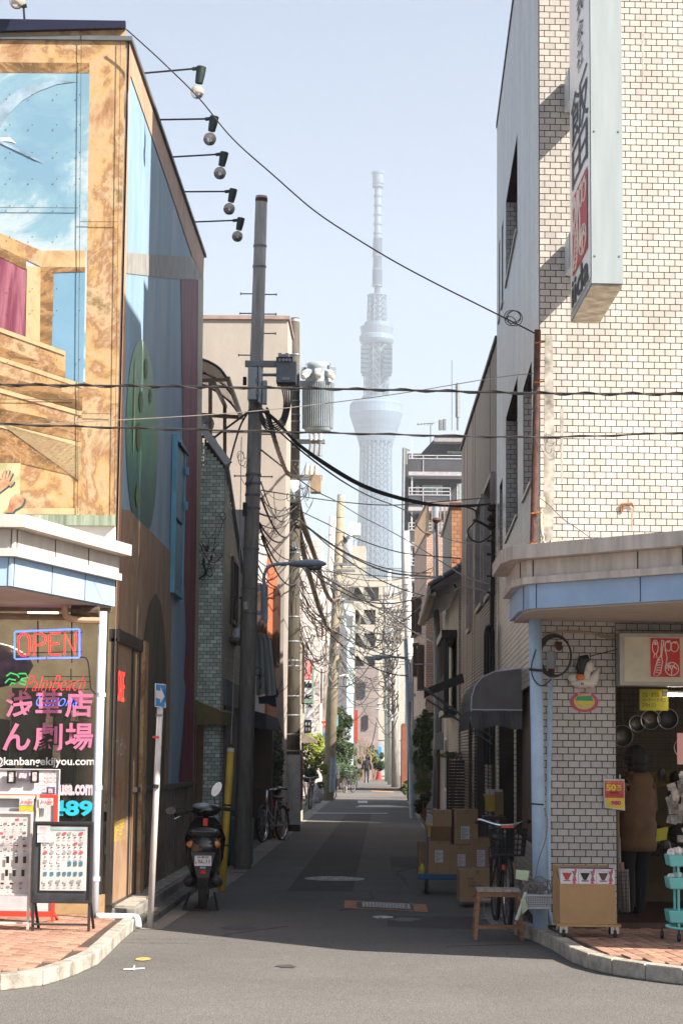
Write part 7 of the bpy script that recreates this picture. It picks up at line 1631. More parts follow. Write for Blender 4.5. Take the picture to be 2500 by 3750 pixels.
# ================================================================== FLOODLIGHTS
m_fl = mat('dark green metal', (.02, .035, .03), .4)
m_silver = mat('half silvered bulb', (.62, .62, .62), .08, metal=.85, var=.02); m_bg = mat('clear bulb base', (.42, .36, .30), .1, spec=.8)
def flood(ax, ay, bx_, by_, hx, hy, cx, cy, r_px, label, Y=None):
 Y = Y or (sd(ax, ay).y); t_ = thing('floodlight', at(ax, ay, Y), label, 'floodlight', 'floodlights along the mural roof')
 MB().tube([at(ax, ay, Y), at(bx_, by_, Y)], .011, 6).build('arm', M['black'], t_)
 q_ = MB(); q_.tube([at(bx_ - 6, by_ + 1, Y), at(bx_ + 12, by_ - 1, Y)], .022, 8); q_.build('joint', m_fl, t_)
 q_ = MB(); q_.tube([at(hx, hy, Y), at(hx - (hx - cx) * .30, hy + (cy - hy) * .32, Y), at(hx - (hx - cx) * .62, hy + (cy - hy) * .64, Y)], [.052, .050, .042], 14); q_.build('housing', m_fl, t_)
 r_ = r_px / F * Y; c__ = at(cx, cy, Y); dz = at(hx, hy, Y) - c__; up_ = dz.normalized()
 rings = [];
 def cap(a0, a1, m_, nm):
  q2 = MB(); prof = [(r_ * math.sin(R(a)), r_ * math.cos(R(a))) for a in [a0 + (a1 - a0) * i / 7 for i in range(8)]]
  q2.lathe((0, 0, 0), [(max(a, .001), b) for a, b in prof][::-1], 16, caps=False); rot = up_.to_track_quat('Z', 'Y').to_matrix()
  q2.v = [tuple(c__ + rot @ Vector(v)) for v in q2.v]; q2.build(nm, m_, t_, smooth=True)
 cap(15, 100, m_bg, 'bulb'); cap(100, 180, m_silver, 'mirror_cap')
flood(519, 267, 710, 250, 738, 244, 722, 336, 26, 'floodlight closest to the camera on the alley side of the mural roof')
flood(577, 437, 757, 434, 785, 426, 768, 508, 25, 'second floodlight down the alley side of the mural roof')
flood(624, 574, 796, 564, 822, 557, 805, 633, 24, 'third floodlight, middle of the row on the mural roof')
flood(667, 701, 829, 700, 855, 692, 839, 764, 22.5, 'fourth floodlight down the mural roof')
flood(705, 812, 858, 806, 883, 798, 869, 865, 21, 'farthest floodlight, smallest of the row on the mural roof')
flood(90, 76, 86, 20, 84, 10 - 40, 62, 3, 31, 'floodlight cut off at the top of the picture above the front of the mural', Y=19.0)
# ================================================================== PEOPLE
def person(name, loc, label, joints, edges, mats, extra, rz=0):
 t = thing(name, loc, label, 'person', rz=rz); skin_body('body', joints, edges, mats, t)
 for f in extra: f(t)
 return t
m_jean = mat('dark jeans', (.025, .03, .05), .9); m_blk2 = mat('black jacket', (.012, .012, .015), .8); m_coat = mat('brown quilted coat', (.17, .09, .048), .8, var=.12, scale=6); m_hair = mat('black hair', (.012, .010, .010), .6)
# walking man seen from behind
def man():
 J = [(0, 0, .95, .13), (0, 0, 1.15, .14), (0, .01, 1.35, .155), (0, .01, 1.46, .08), (0, .02, 1.53, .06), (0, .03, 1.62, .095), (0, .03, 1.70, .085),
   (-.20, 0, 1.40, .075), (-.25, -.02, 1.13, .055), (-.26, .06, .90, .045), (-.26, .07, .83, .035), (.20, 0, 1.40, .075), (.26, .0, 1.13, .055), (.27, .05, .90, .045), (.27, .06, .83, .035),
   (-.09, .0, .88, .10), (-.10, -.03, .50, .07), (-.10, -.14, .11, .05), (-.10, -.10, .03, .045), (-.10, .06, .03, .035), (.09, .0, .88, .10), (.10, .10, .50, .07), (.10, .08, .10, .05), (.10, .09, .03, .045), (.10, .24, .03, .035)]
 E_ = [(0, 1), (1, 2), (2, 3), (3, 4), (4, 5), (5, 6), (2, 7), (7, 8), (8, 9), (9, 10), (2, 11), (11, 12), (12, 13), (13, 14), (0, 15), (15, 16), (16, 17), (17, 18), (18, 19), (0, 20), (20, 21), (21, 22), (22, 23), (23, 24)]
 p = gr(1341, 2868)
 t = thing('person', p, 'distant person in a black jacket walking away down the alley with a bag', 'person'); t.rotation_euler = (0, 0, 0)
 skin_body('body', J, E_, m_jean, t)
 q_ = MB(); q_.tube([(0, 0, .84), (0, 0, 1.0), (0, 0, 1.2), (0, .01, 1.38), (0, .01, 1.47)], [.17, .16, .165, .17, .09], 14); q_.build('jacket', m_blk2, t, smooth=True, local=True)
 for s_ in (-1, 1): MB().tube([(s_ * .17, 0, 1.41), (s_ * .25, -.01, 1.14), (s_ * .265, .05, .89)], [.085, .072, .055], 10).build('sleeve', m_blk2, t, smooth=True, local=True)
 MB().ball((0, .02, 1.65), .112, 12, (.9, 1, 1.1)).build('hair', m_hair, t, smooth=True, local=True)
 q_ = MB(); q_.box((-.30, .08, .62), (.05, .22, .34)); q_.tube([(-.28, .02, .79), (-.26, .07, .84), (-.28, .14, .79)], .008, 5); q_.build('carrier_bag', mat('pale bag', (.35, .36, .4), .6), label='pale carrier bag held by the walking person', cat='bag').location = p
 o = [c for c in bpy.data.objects if c.name.startswith('carrier_bag')][0];
man()
def woman():
 p = gr(2330, 3352, .12)
 J = [(0, 0, .85, .12), (0, 0, 1.05, .13), (0, .01, 1.25, .145), (0, .01, 1.36, .08), (-.01, .0, 1.42, .055), (-.03, .0, 1.50, .085), (-.03, .0, 1.58, .08),
   (-.18, .0, 1.28, .07), (-.22, .06, 1.03, .055), (-.25, .22, .92, .042), (-.27, .30, .93, .032), (-.30, .38, .95, .012), (.18, 0, 1.28, .07), (.21, .04, 1.03, .055), (.18, .24, .95, .042), (.15, .31, .96, .032), (.13, .38, .98, .012),
   (-.09, .0, .80, .10), (-.09, .02, .45, .07), (-.09, .0, .10, .05), (-.09, .0, .03, .045), (-.10, .16, .03, .035), (.09, .0, .80, .10), (.10, .03, .45, .07), (.10, .05, .10, .05), (.10, .05, .03, .045), (.10, .2, .03, .035)]
 E_ = [(0, 1), (1, 2), (2, 3), (3, 4), (4, 5), (5, 6), (2, 7), (7, 8), (8, 9), (9, 10), (10, 11), (2, 12), (12, 13), (13, 14), (14, 15), (15, 16), (0, 17), (17, 18), (18, 19), (19, 20), (20, 21), (0, 22), (22, 23), (23, 24), (24, 25), (25, 26)]
 t = thing('person', p, 'shopper in a brown quilted coat, back turned, inside the shop entrance', 'person', rz=R(35))
 skin_body('body', J, E_, mat('black trousers', (.012, .011, .012), .9), t)
 q_ = MB(); pts = []; rs_ = []
 for i in range(15):
  z = .62 + i * .052; pts.append((0, 0, z)); rs_.append((.205 if z < .95 else .195) * (1.0 if i % 3 else .93) * (1 if z < 1.2 else 1 - (z - 1.2) * 1.6))
 q_.tube(pts, rs_, 18); q_.build('coat', m_coat, t, smooth=True, local=True)
 for s_, pp_ in ((-1, [(-.16, 0, 1.29), (-.225, .05, 1.04), (-.25, .20, .93)]), (1, [(.16, 0, 1.29), (.22, .03, 1.04), (.19, .22, .95)])): MB().tube(pp_, [.085, .078, .06], 12).build('sleeve', m_coat, t, smooth=True, local=True)
 q_ = MB(); q_.ball((0, -.09, 1.31), .115, 14, (1.25, .7, .8)); q_.tube([(-.09, .02, 1.36), (-.1, -.05, 1.37), (0, -.10, 1.385), (.1, -.05, 1.37), (.09, .02, 1.36)], .03, 8); q_.build('hood', m_coat, t, smooth=True, local=True)
 q_ = MB(); q_.ball((-.01, -.02, 1.53), .118, 16, (.95, 1.0, 1.08)); q_.tube([(-.01, -.05, 1.48), (-.01, -.05, 1.38)], [.10, .085], 12); q_.build('hair', m_hair, t, smooth=True, local=True)
 q_ = MB(); q_.ball((-.05, .10, 1.51), .018, 8, (.8, 1.3, 1)); q_.build('nose', M['skin'], t, smooth=True, local=True)
woman()

# ================================================================== SCOOTER
def scooter():
 p = gr(742, 3335); t = thing('motor_scooter', p, 'black motor scooter parked on its stand beside the mural wall, rear to the camera', 'scooter', rz=R(4))
 bl = mat('black scooter paint', (.010, .010, .012), .16, var=.05, coat=.6); dp = mat('dark grey plastic', (.035, .035, .037), .6)
 B = lambda mb, nm, m_, **k: mb.build(nm, m_, t, local=True, **k)
 def wheel(y):
  q = MB(); q.tube([(0, y + .165 * math.cos(a * math.pi / 12), .21 + .165 * math.sin(a * math.pi / 12)) for a in range(24)], .048, 10, closed=True); w_ = B(q, 'wheel', M['tyre'], smooth=True)
  q = MB(); q.lathe((0, y, .21), [(.03, -.05), (.12, -.03), (.13, 0), (.12, .03), (.03, .05)], 18, axis='x'); q.build('rim', M['steel'], w_, local=True)
 wheel(0); wheel(1.16)
 q = MB()
 secs = [(-.30, .62, .74, .10), (-.24, .46, .80, .155), (-.08, .36, .80, .18), (.15, .32, .79, .185), (.35, .28, .75, .16), (.48, .22, .62, .13), (.6, .18, .34, .15), (.85, .18, .30, .17)]
 n_ = 16; vs = []
 for y, z0, z1, hw in secs:
  for k in range(n_):
   a = 2 * math.pi * k / n_; ca, sa = math.cos(a), math.sin(a); vs.append((hw * math.copysign(abs(ca) ** .7, ca), y, (z0 + z1) / 2 + (z1 - z0) / 2 * math.copysign(abs(sa) ** .75, sa)))
 fs = [(i * n_ + k, i * n_ + (k + 1) % n_, (i + 1) * n_ + (k + 1) % n_, (i + 1) * n_ + k) for i in range(len(secs) - 1) for k in range(n_)] + [tuple(range(n_))[::-1], tuple((len(secs) - 1) * n_ + k for k in range(n_))]
 q.add(vs, fs); B(q, 'body', bl, smooth=True)
 q = MB(); q.tube([(0, -.26, .80), (0, -.05, .815), (0, .2, .80), (0, .42, .80)], [.09, .14, .15, .10], 14); q.v = [(x * 1.15, y, .805 + (z - .805) * .4) for x, y, z in q.v]; B(q, 'seat', mat('seat vinyl', (.02, .02, .02), .5), smooth=True)
 q = MB(); q.tube([(-.12, -.22, .84), (-.12, -.30, .83), (.12, -.30, .83), (.12, -.22, .84)], .012, 8); B(q, 'grab_rail', bl)
 q = MB(); q.ball((0, -.27, .70), .05, 12, (1.6, .6, 1.0)); B(q, 'tail_light', mat('red lens', (.30, .01, .01), .15, spec=.8), smooth=True)
 for s_ in (-1, 1): MB().ball((s_ * .125, -.245, .70), .048, 12, (1.2, .6, .85)).build('indicator', mat('amber lens', (.45, .14, .02), .15, spec=.8), t, smooth=True, local=True)
 q = MB(); q.prism([(-.13, -.30, .62), (.13, -.30, .62), (.06, -.34, .36), (-.06, -.34, .36)], (0, .05, 0)); q.prism([(-.06, -.34, .37), (.06, -.34, .37), (.045, -.25, .26), (-.045, -.25, .26)], (0, .04, 0)); B(q, 'rear_mudguard', dp)
 q = MB(); q.box((0, -.355, .535), (.175, .012, .105), rx=-.2); pl_ = B(q, 'number_plate', M['label'])
 for s_, x0_, z0_, w_, h_ in (('台東区', -.06, .562, .12, .022), ('36-11', -.055, .495, .125, .052), ('た', -.08, .50, .02, .03)):
  text(s_, (w_, h_), p + Matrix.Rotation(R(4), 3, 'Z') @ Vector((x0_, -.366, z0_)), Matrix.Rotation(R(4), 3, 'Z') @ Vector((1, 0, 0)), (0, .12, 1), M['ink'], None, 'plate_lettering', bold=.02).parent = None
 for o in [o for o in bpy.data.objects if o.name.startswith('plate_lettering') and o.parent is None]:
  o.parent = pl_; o.matrix_parent_inverse = (Matrix.Translation(p) @ Matrix.Rotation(R(4), 4, 'Z')).inverted()
 q = MB(); q.box((0, -.352, .42), (.055, .01, .045)); B(q, 'reflector', mat('red reflector', (.4, .01, .01), .2))
 MB().box((0, -.35, .465), (.06, .008, .018)).build('sticker', mat('sky blue sticker', (.2, .4, .6), .5), t, local=True)
 for s_ in (-1, 1):
  q = MB(); q.tube([(s_ * .13, -.16, .33), (s_ * .15, .0, .30), (s_ * .14, .2, .29), (s_ * .12, .4, .28)], [.035, .06, .065, .05], 12); B(q, 'engine_cover' if s_ < 0 else 'silencer', dp if s_ < 0 else mat('sooty steel', (.10, .09, .085), .4, metal=.6), smooth=True)
 q = MB(); q.tube([(-.14, .05, .18), (-.20, -.12, .012)], .014, 6); q.tube([(.12, .05, .18), (.16, -.12, .012)], .014, 6); q.tube([(-.2, -.12, .012), (.16, -.12, .012)], .012, 6); B(q, 'stand', M['black'])
 q = MB(); secs = [(.98, .30, .12), (.93, .5, .20), (.90, .72, .225), (.86, .88, .17), (.84, .95, .10)]
 pts = [(hw * c, y + .07 * abs(c) * -1, z) for y, z, hw in secs for c in (-1, -.6, 0, .6, 1)]
 q.add(pts, [(i * 5 + k, i * 5 + k + 1, (i + 1) * 5 + k + 1, (i + 1) * 5 + k) for i in range(4) for k in range(4)])
 pts = [(x, y + .12 if abs(x) < .15 else y + .02, z) for x, y, z in pts]; q.add(pts, [(i * 5 + k + 1, i * 5 + k, (i + 1) * 5 + k, (i + 1) * 5 + k + 1) for i in range(4) for k in range(4)]); B(q, 'leg_shield', bl)
 q = MB(); q.tube([(0, 1.16, .25), (0, .98, .55), (0, .88, .98)], .03, 8); q.tube([(0, 1.16, .43), (0, 1.3, .36), (0, 1.36, .26)], [.05, .055, .03], 8); B(q, 'fork', bl)
 q = MB(); q.tube([(-.31, .70, .98), (-.15, .80, 1.03), (0, .84, 1.05), (.15, .82, 1.05), (.32, .76, 1.03)], .016, 8); hb = B(q, 'handlebar', M['black'])
 for a_, b_ in (((-.33, .69, .97), (-.20, .77, 1.01)), ((.34, .75, 1.03), (.20, .80, 1.045))): MB().tube([a_, b_], .022, 8).build('grip', M['tyre'], hb, local=True)
 q = MB(); q.tube([(-.26, .79, .97), (-.34, .72, .93)], .006, 5); q.tube([(.2, .86, 1.03), (.33, .82, 1.01)], .006, 5); q.build('brake_lever', M['chrome'], hb, local=True)
 q = MB(); q.ball((0, .84, 1.03), .11, 14, (1.5, .9, .7)); B(q, 'nacelle', bl, smooth=True)
 q = MB(); q.ball((-.05, .79, 1.075), .075, 12, (1.3, .8, .5)); B(q, 'instrument_lens', mat('pale blue glass', (.28, .34, .42), .08, spec=.8), smooth=True)
 q = MB(); q.box((0, .73, .90), (.05, .03, .08)); B(q, 'key_tag', M['redv'])
 for nm, a_, b_, rx_ in (('r', (.10, .82, 1.06), (.085, .85, 1.17), 0), ('l', (-.2, .80, 1.03), (-.33, .80, 1.04), 1)):
  MB().tube([a_, ((a_[0] + b_[0]) / 2 + .01, a_[1], (a_[2] + b_[2]) / 2 + .01), b_], .006, 6).build('mirror_stem', M['black'], t, local=True)
 q = MB(); q.ball((.115, .85, 1.26), .075, 16, (.75, .25, 1.15)); q.v = [(x + (z - 1.26) * .35, y, z) for x, y, z in q.v]; mh = B(q, 'mirror', M['black'], smooth=True)
 pts = [(.115 + .052 * math.cos(a * math.pi / 10) + .08 * math.sin(a * math.pi / 10) * .35, .828, 1.26 + .080 * math.sin(a * math.pi / 10)) for a in range(20)]; MB().sheet(pts).build('mirror_glass', mat('mirror glass', (.85, .86, .88), .25, metal=.3), mh, local=True)
 q = MB(); q.ball((-.38, .80, 1.02), .06, 14, (1.2, .3, .85)); mh = B(q, 'mirror', M['black'], smooth=True)
 pts = [(-.385 + .058 * math.cos(a * math.pi / 10), .780, 1.02 + .042 * math.sin(a * math.pi / 10)) for a in range(20)]; MB().sheet(pts).build('mirror_glass', mat('dull mirror', (.12, .12, .12), .1, metal=.9), mh, local=True)
scooter()
# yellow guard sleeve of the guy wire
GW = thing('wire_guard', gr(812, 3266), 'yellow plastic tube guarding the foot of the steel guy wire', 'guard tube')
a_, b_ = gr(812, 3266), at(845, 2740, 24.6)
q = MB(); q.tube([a_, b_], .045, 14); q.build('sleeve', M['yellow'], GW, smooth=True)
for k in (.31, .59): c_ = a_.lerp(b_, k); q = MB(); q.tube([c_, c_ + (b_ - a_).normalized() * .02], .049, 14); q.build('black_band', M['black'], GW)
c_ = a_.lerp(b_, .97); q = MB(); q.tube([c_, c_ + (b_ - a_).normalized() * .035], .048, 14); q.build('white_band', M['label'], GW)
q = MB(); q.tube([b_, b_ + Vector((0, 0, .05))], [.045, .012], 10); q.build('cap', M['black'], GW)
# one way sign
OW = thing('one_way_sign', gr(549, 3398), 'blue one way sign with a white arrow on a leaning white post', 'road sign')
b0_ = gr(549, 3398); t0 = at(590, 2505, 19.2)
q = MB(); q.tube([b0_, t0], .030, 12); q.build('post', mat('chalky white post', (.52, .48, .46), .6, var=.12, scale=5, streak=(3, 3, .6)), OW, smooth=True)
q = MB(); q.prism([at(568, 2503, 19.15), at(608, 2508, 19.05), at(606, 2594, 19.05), at(567, 2588, 19.15)], (0, .012, 0)); q.build('plate', mat('sign blue', (.02, .22, .52), .3), OW)
q = MB(); e_ = [(569, 2504), (607, 2509), (605, 2593), (568, 2587)]
for i in range(4): x0_, y0_ = e_[i]; x1_, y1_ = e_[(i + 1) % 4]; q.bar(at(x0_, y0_, 19.11 - .0), at(x1_, y1_, 19.04), .007, .006)
ar_ = [(572, 2528), (588, 2531), (588, 2517), (603, 2551), (586, 2576), (587, 2561), (571, 2556)]
q.sheet([at(x, y, 19.12 - (x - 568) / 40 * .1 - .012) for x, y in ar_][::-1]); q.build('arrow', M['label'], OW)
q = MB()
for y in (2532, 2560, 2620): p_ = at(580 - (y - 2505) * .046 + 8, y, 19.2); q.lathe(p_, [(.034, -.012), (.034, .012)], 12)
q.build('clamp', M['galv'], OW)
for y, m_, sz in ((2880, M['ink'], .035), (2700, M['redv'], .02)): p_ = at(570, y, 19.17); MB().lathe(p_, [(.0315, -sz / 2), (.0315, sz / 2)], 12).build('sticker', m_, OW)

# ================================================================== BOARDS BEFORE THE LEFT SHOP
def board(name, label, px, Y, fm, label2=None, legs=True, paper=None, icons=None, fw=.02, tilt=0.0, legy=3400):
 x0_, y0_, x1_, y1_ = px; a_, b_ = at(x0_, y1_, Y), at(x1_, y0_, Y); t = thing(name, (a_.x, Y, .11), label, 'sign board')
 z0_, z1_ = a_.z, b_.z; q_ = MB(); q_.bb(a_.x + fw, b_.x - fw, Y, Y + .015, z0_ + fw, z1_ - fw); q_.build('panel', paper or M['label'], t)
 for nm, c_ in (('frame', ((a_.x, a_.x + fw, z0_, z1_), (b_.x - fw, b_.x, z0_, z1_), (a_.x + fw, b_.x - fw, z0_, z0_ + fw), (a_.x + fw, b_.x - fw, z1_ - fw, z1_))),):
  q_ = MB()
  for xa, xb, za, zb in c_: q_.bb(xa, xb, Y - .018, Y + .02, za, zb)
  q_.build(nm, fm, t, bevel=.004)
 if legs:
  for xa in (a_.x + .01, b_.x - .03):
   for yy in (Y, Y + .30): MB().bar((xa + .01, (Y if yy == Y else Y + .06), z0_ + .02), (xa + .01, yy, .115), .022).build('leg', fm, t)
  MB().bar((a_.x + .02, Y - .01, .17), (b_.x - .02, Y - .01, .17), .018).build('foot_rail', fm, t)
 return t, a_, b_
def icons(t, rows, Y, rnd, nm='printed_picture'):
 """small printed pictures of samples, dark and coloured on thin stalks"""
 cols = [M['ink'], mat('print grey', (.25, .25, .25), .7), mat('print red', (.42, .06, .08), .7), mat('print teal', (.04, .15, .22), .7), mat('print faint', (.45, .42, .42), .7)]
 mbs = [MB() for _ in cols]
 for y0_, y1_, xs, kind in rows:
  for x in xs:
   if kind == 'stand':
    k = rnd.choice([4, 1, 1, 4, 4, 4, 2, 1]); a_ = at(x - 7, y0_ + 10, Y); b_ = at(x + 7, y0_, Y); mbs[k].sheet([(a_.x, Y, a_.z), (b_.x, Y, a_.z + .006), (b_.x, Y, b_.z + .006), (a_.x, Y, b_.z)])
    a_ = at(x - .8, y1_, Y); b_ = at(x + .8, y0_ + 10, Y); mbs[1].sheet([(a_.x, Y, a_.z), (b_.x, Y, a_.z), (b_.x, Y, b_.z), (a_.x, Y, b_.z)])
    a_ = at(x - 5, y1_, Y); b_ = at(x + 3, y1_ - 3, Y); mbs[0].sheet([(a_.x, Y, a_.z), (b_.x, Y, a_.z), (b_.x, Y, b_.z), (a_.x, Y, b_.z)])
    a_ = at(x - 6, y1_ + 8, Y); b_ = at(x + 6, y1_ + 5, Y); mbs[4].sheet([(a_.x, Y, a_.z), (b_.x, Y, a_.z), (b_.x, Y, b_.z), (a_.x, Y, b_.z)])
   else:
    k = {'box': 0, 'teal': 3, 'red': 2}[kind]; a_ = at(x - 6, y1_, Y); b_ = at(x + 6, y0_, Y); mbs[k].sheet([(a_.x, Y, a_.z), (b_.x, Y, a_.z), (b_.x, Y, b_.z), (a_.x, Y, b_.z)])
    a_ = at(x - 6, y0_ + 2, Y); b_ = at(x + 6, y0_, Y); mbs[4].sheet([(a_.x, Y - .001, a_.z), (b_.x, Y - .001, a_.z), (b_.x, Y - .001, b_.z), (a_.x, Y - .001, b_.z)])
 for m_, b__ in zip(cols, mbs):
  if b__.v: b__.build(nm, m_, t, kind='stuff')
rn = random.Random(8)
PBd, a_, b_ = board('price_board', 'white poster board with small photos and red yen prices behind the red framed board', (-120, 2818, 220, 3200), 18.7, M['label'], paper=M['label'], legs=False, fw=.008)
for k, (x0_, y0_, x1_, y1_, m_) in enumerate(((25, 2824, 58, 2870, M['ink']), (61, 2826, 106, 2857, mat('photo violet', (.10, .08, .14), .5)), (111, 2823, 143, 2868, M['ink']), (170, 2883, 201, 2912, mat('photo plum', (.12, .08, .2), .5)))):
 p0_, p1_ = at(x0_, y1_, 18.66), at(x1_, y0_, 18.66); MB().bb(p0_.x, p1_.x, 18.655, 18.67, p0_.z, p1_.z).build('photo', m_, PBd); p0_, p1_ = at(x0_ + 7, y1_ - 6, 18.65), at(x1_ - 8, y0_ + 6, 18.65); MB().sheet([(p0_.x, 18.65, p0_.z), (p1_.x, 18.65, p0_.z), (p1_.x, 18.65, p1_.z), (p0_.x, 18.65, p1_.z)]).build('photo', mat('photo pale', (.5, .42, .42), .6, var=.5, scale=40), PBd)
def btxt(t, s_, x0_, y0_, x1_, y1_, Y, m_, bold=.02): a_, b_ = at(x0_, y1_, Y), at(x1_, y0_, Y); text(s_, (b_.x - a_.x, b_.z - a_.z), (a_.x, Y, a_.z), (1, 0, 0), (0, 0, 1), m_, t, bold=bold)
for s_, y in (('¥16,500', 2831), ('¥14,500', 2847), ('¥12,500', 2862)): btxt(PBd, s_, 161, y, 192, y + 7, 18.66, M['redv']); btxt(PBd, '税込', 196, y, 207, y + 7, 18.66, M['ink']); btxt(PBd, 'スタンド看板', 168, y - 7, 203, y - 2, 18.66, M['ink'], .0)
RBd, a_, b_ = board('framed_board', 'red framed board with two yen price tags behind the white and black boards', (-60, 2911, 212, 3350), 18.3, M['redv'], paper=mat('pale grey board', (.45, .46, .48), .5), fw=.035)
q = MB(); p0_, p1_ = at(126, 3200, 18.25), at(142, 2912, 18.25); q.bb(p0_.x, p1_.x, 18.25, 18.28, p0_.z, p1_.z); p0_, p1_ = at(-60, 2924, 18.25), at(128, 2914, 18.25); q.bb(p0_.x, p1_.x, 18.25, 18.28, p0_.z, p1_.z); q.build('inner_frame', mat('cream frame', (.55, .52, .45), .5), RBd)
for x0_, s_ in ((71, '¥18,800'), (143, '¥19,800')):
 p0_, p1_ = at(x0_, 2950, 18.24), at(x0_ + 52, 2924, 18.24); MB().bb(p0_.x, p1_.x, 18.236, 18.244, p0_.z, p1_.z).build('price_tag', M['label'], RBd); btxt(RBd, s_, x0_ + 6, 2933, x0_ + 50, 2945, 18.23, M['redv']); btxt(RBd, '税込', x0_ + 30, 2945, x0_ + 48, 2949, 18.23, M['ink'], 0); btxt(RBd, 'スタンド看板', x0_ + 4, 2925, x0_ + 46, 2931, 18.23, M['ink'], 0)
p0_, p1_ = at(70, 2972, 18.24), at(122, 2952, 18.24); MB().bb(p0_.x, p1_.x, 18.236, 18.244, p0_.z, p1_.z).build('price_tag', MATS['yellow paper'], RBd)
WBd, a_, b_ = board('white_stand_board', 'silver framed stand board printed with rows of tiny product pictures, at the left edge', (-160, 2974, 122, 3280), 17.5, mat('silver frame', (.55, .55, .54), .35, metal=.3), paper=mat('print paper', (.50, .48, .465), .6), fw=.022)
icons(WBd, [(3000, 3026, (5, 32, 62, 91), 'stand'), (3048, 3076, (26, 55, 88), 'stand'), (3047, 3058, (5,), 'red'), (3094, 3120, (5, 32, 61, 90), 'stand'), (3135, 3162, (28, 60, 90), 'box'), (3184, 3210, (24, 52, 84), 'box'), (3232, 3256, (8, 42, 76), 'stand'), (3094, 3101, (60, 90), 'red'), (3232, 3240, (8, 42), 'red')], 17.478, rn)
BBd, a_, b_ = board('black_stand_board', 'black framed stand board holding a creased white sheet of product pictures', (114, 3011, 343, 3308), 17.4, mat('matt black frame', (.028, .028, .03), .5), paper=mat('dark board film', (.05, .055, .065), .15), fw=.026)
p0_, p1_ = at(145, 3262, 17.38), at(320, 3030, 17.38); MB().bb(p0_.x, p1_.x, 17.385, 17.392, p0_.z, p1_.z).build('sheet', MATS['print paper'], BBd)
p0_, p1_ = at(186, 3040, 17.38), at(314, 3035, 17.38); MB().bb(p0_.x, p1_.x, 17.381, 17.384, p0_.z, p1_.z).build('heading', mat('print aqua', (.30, .50, .52), .7), BBd)
for y in (3025, 3057): p0_, p1_ = at(136, y + 29, 17.37), at(184, y, 17.37); MB().bb(p0_.x, p1_.x, 17.375, 17.380, p0_.z, p1_.z).build('label', M['label'], BBd); btxt(BBd, '¥9,800\n¥12,800\n¥14,800', 147, y + 4, 172, y + 25, 17.372, mat('print pink', (.6, .25, .28), .7), 0)
xs = (166, 190, 216, 236, 255, 276, 297)
icons(BBd, [(3050, 3070, xs[2:], 'stand'), (3087, 3106, xs, 'stand'), (3120, 3141, xs, 'stand'), (3153, 3174, xs[:3], 'stand'), (3153, 3172, xs[4:], 'teal'), (3192, 3208, xs, 'teal'), (3226, 3244, (162, 186, 212, 238, 264, 290), 'stand')], 17.379, rn)

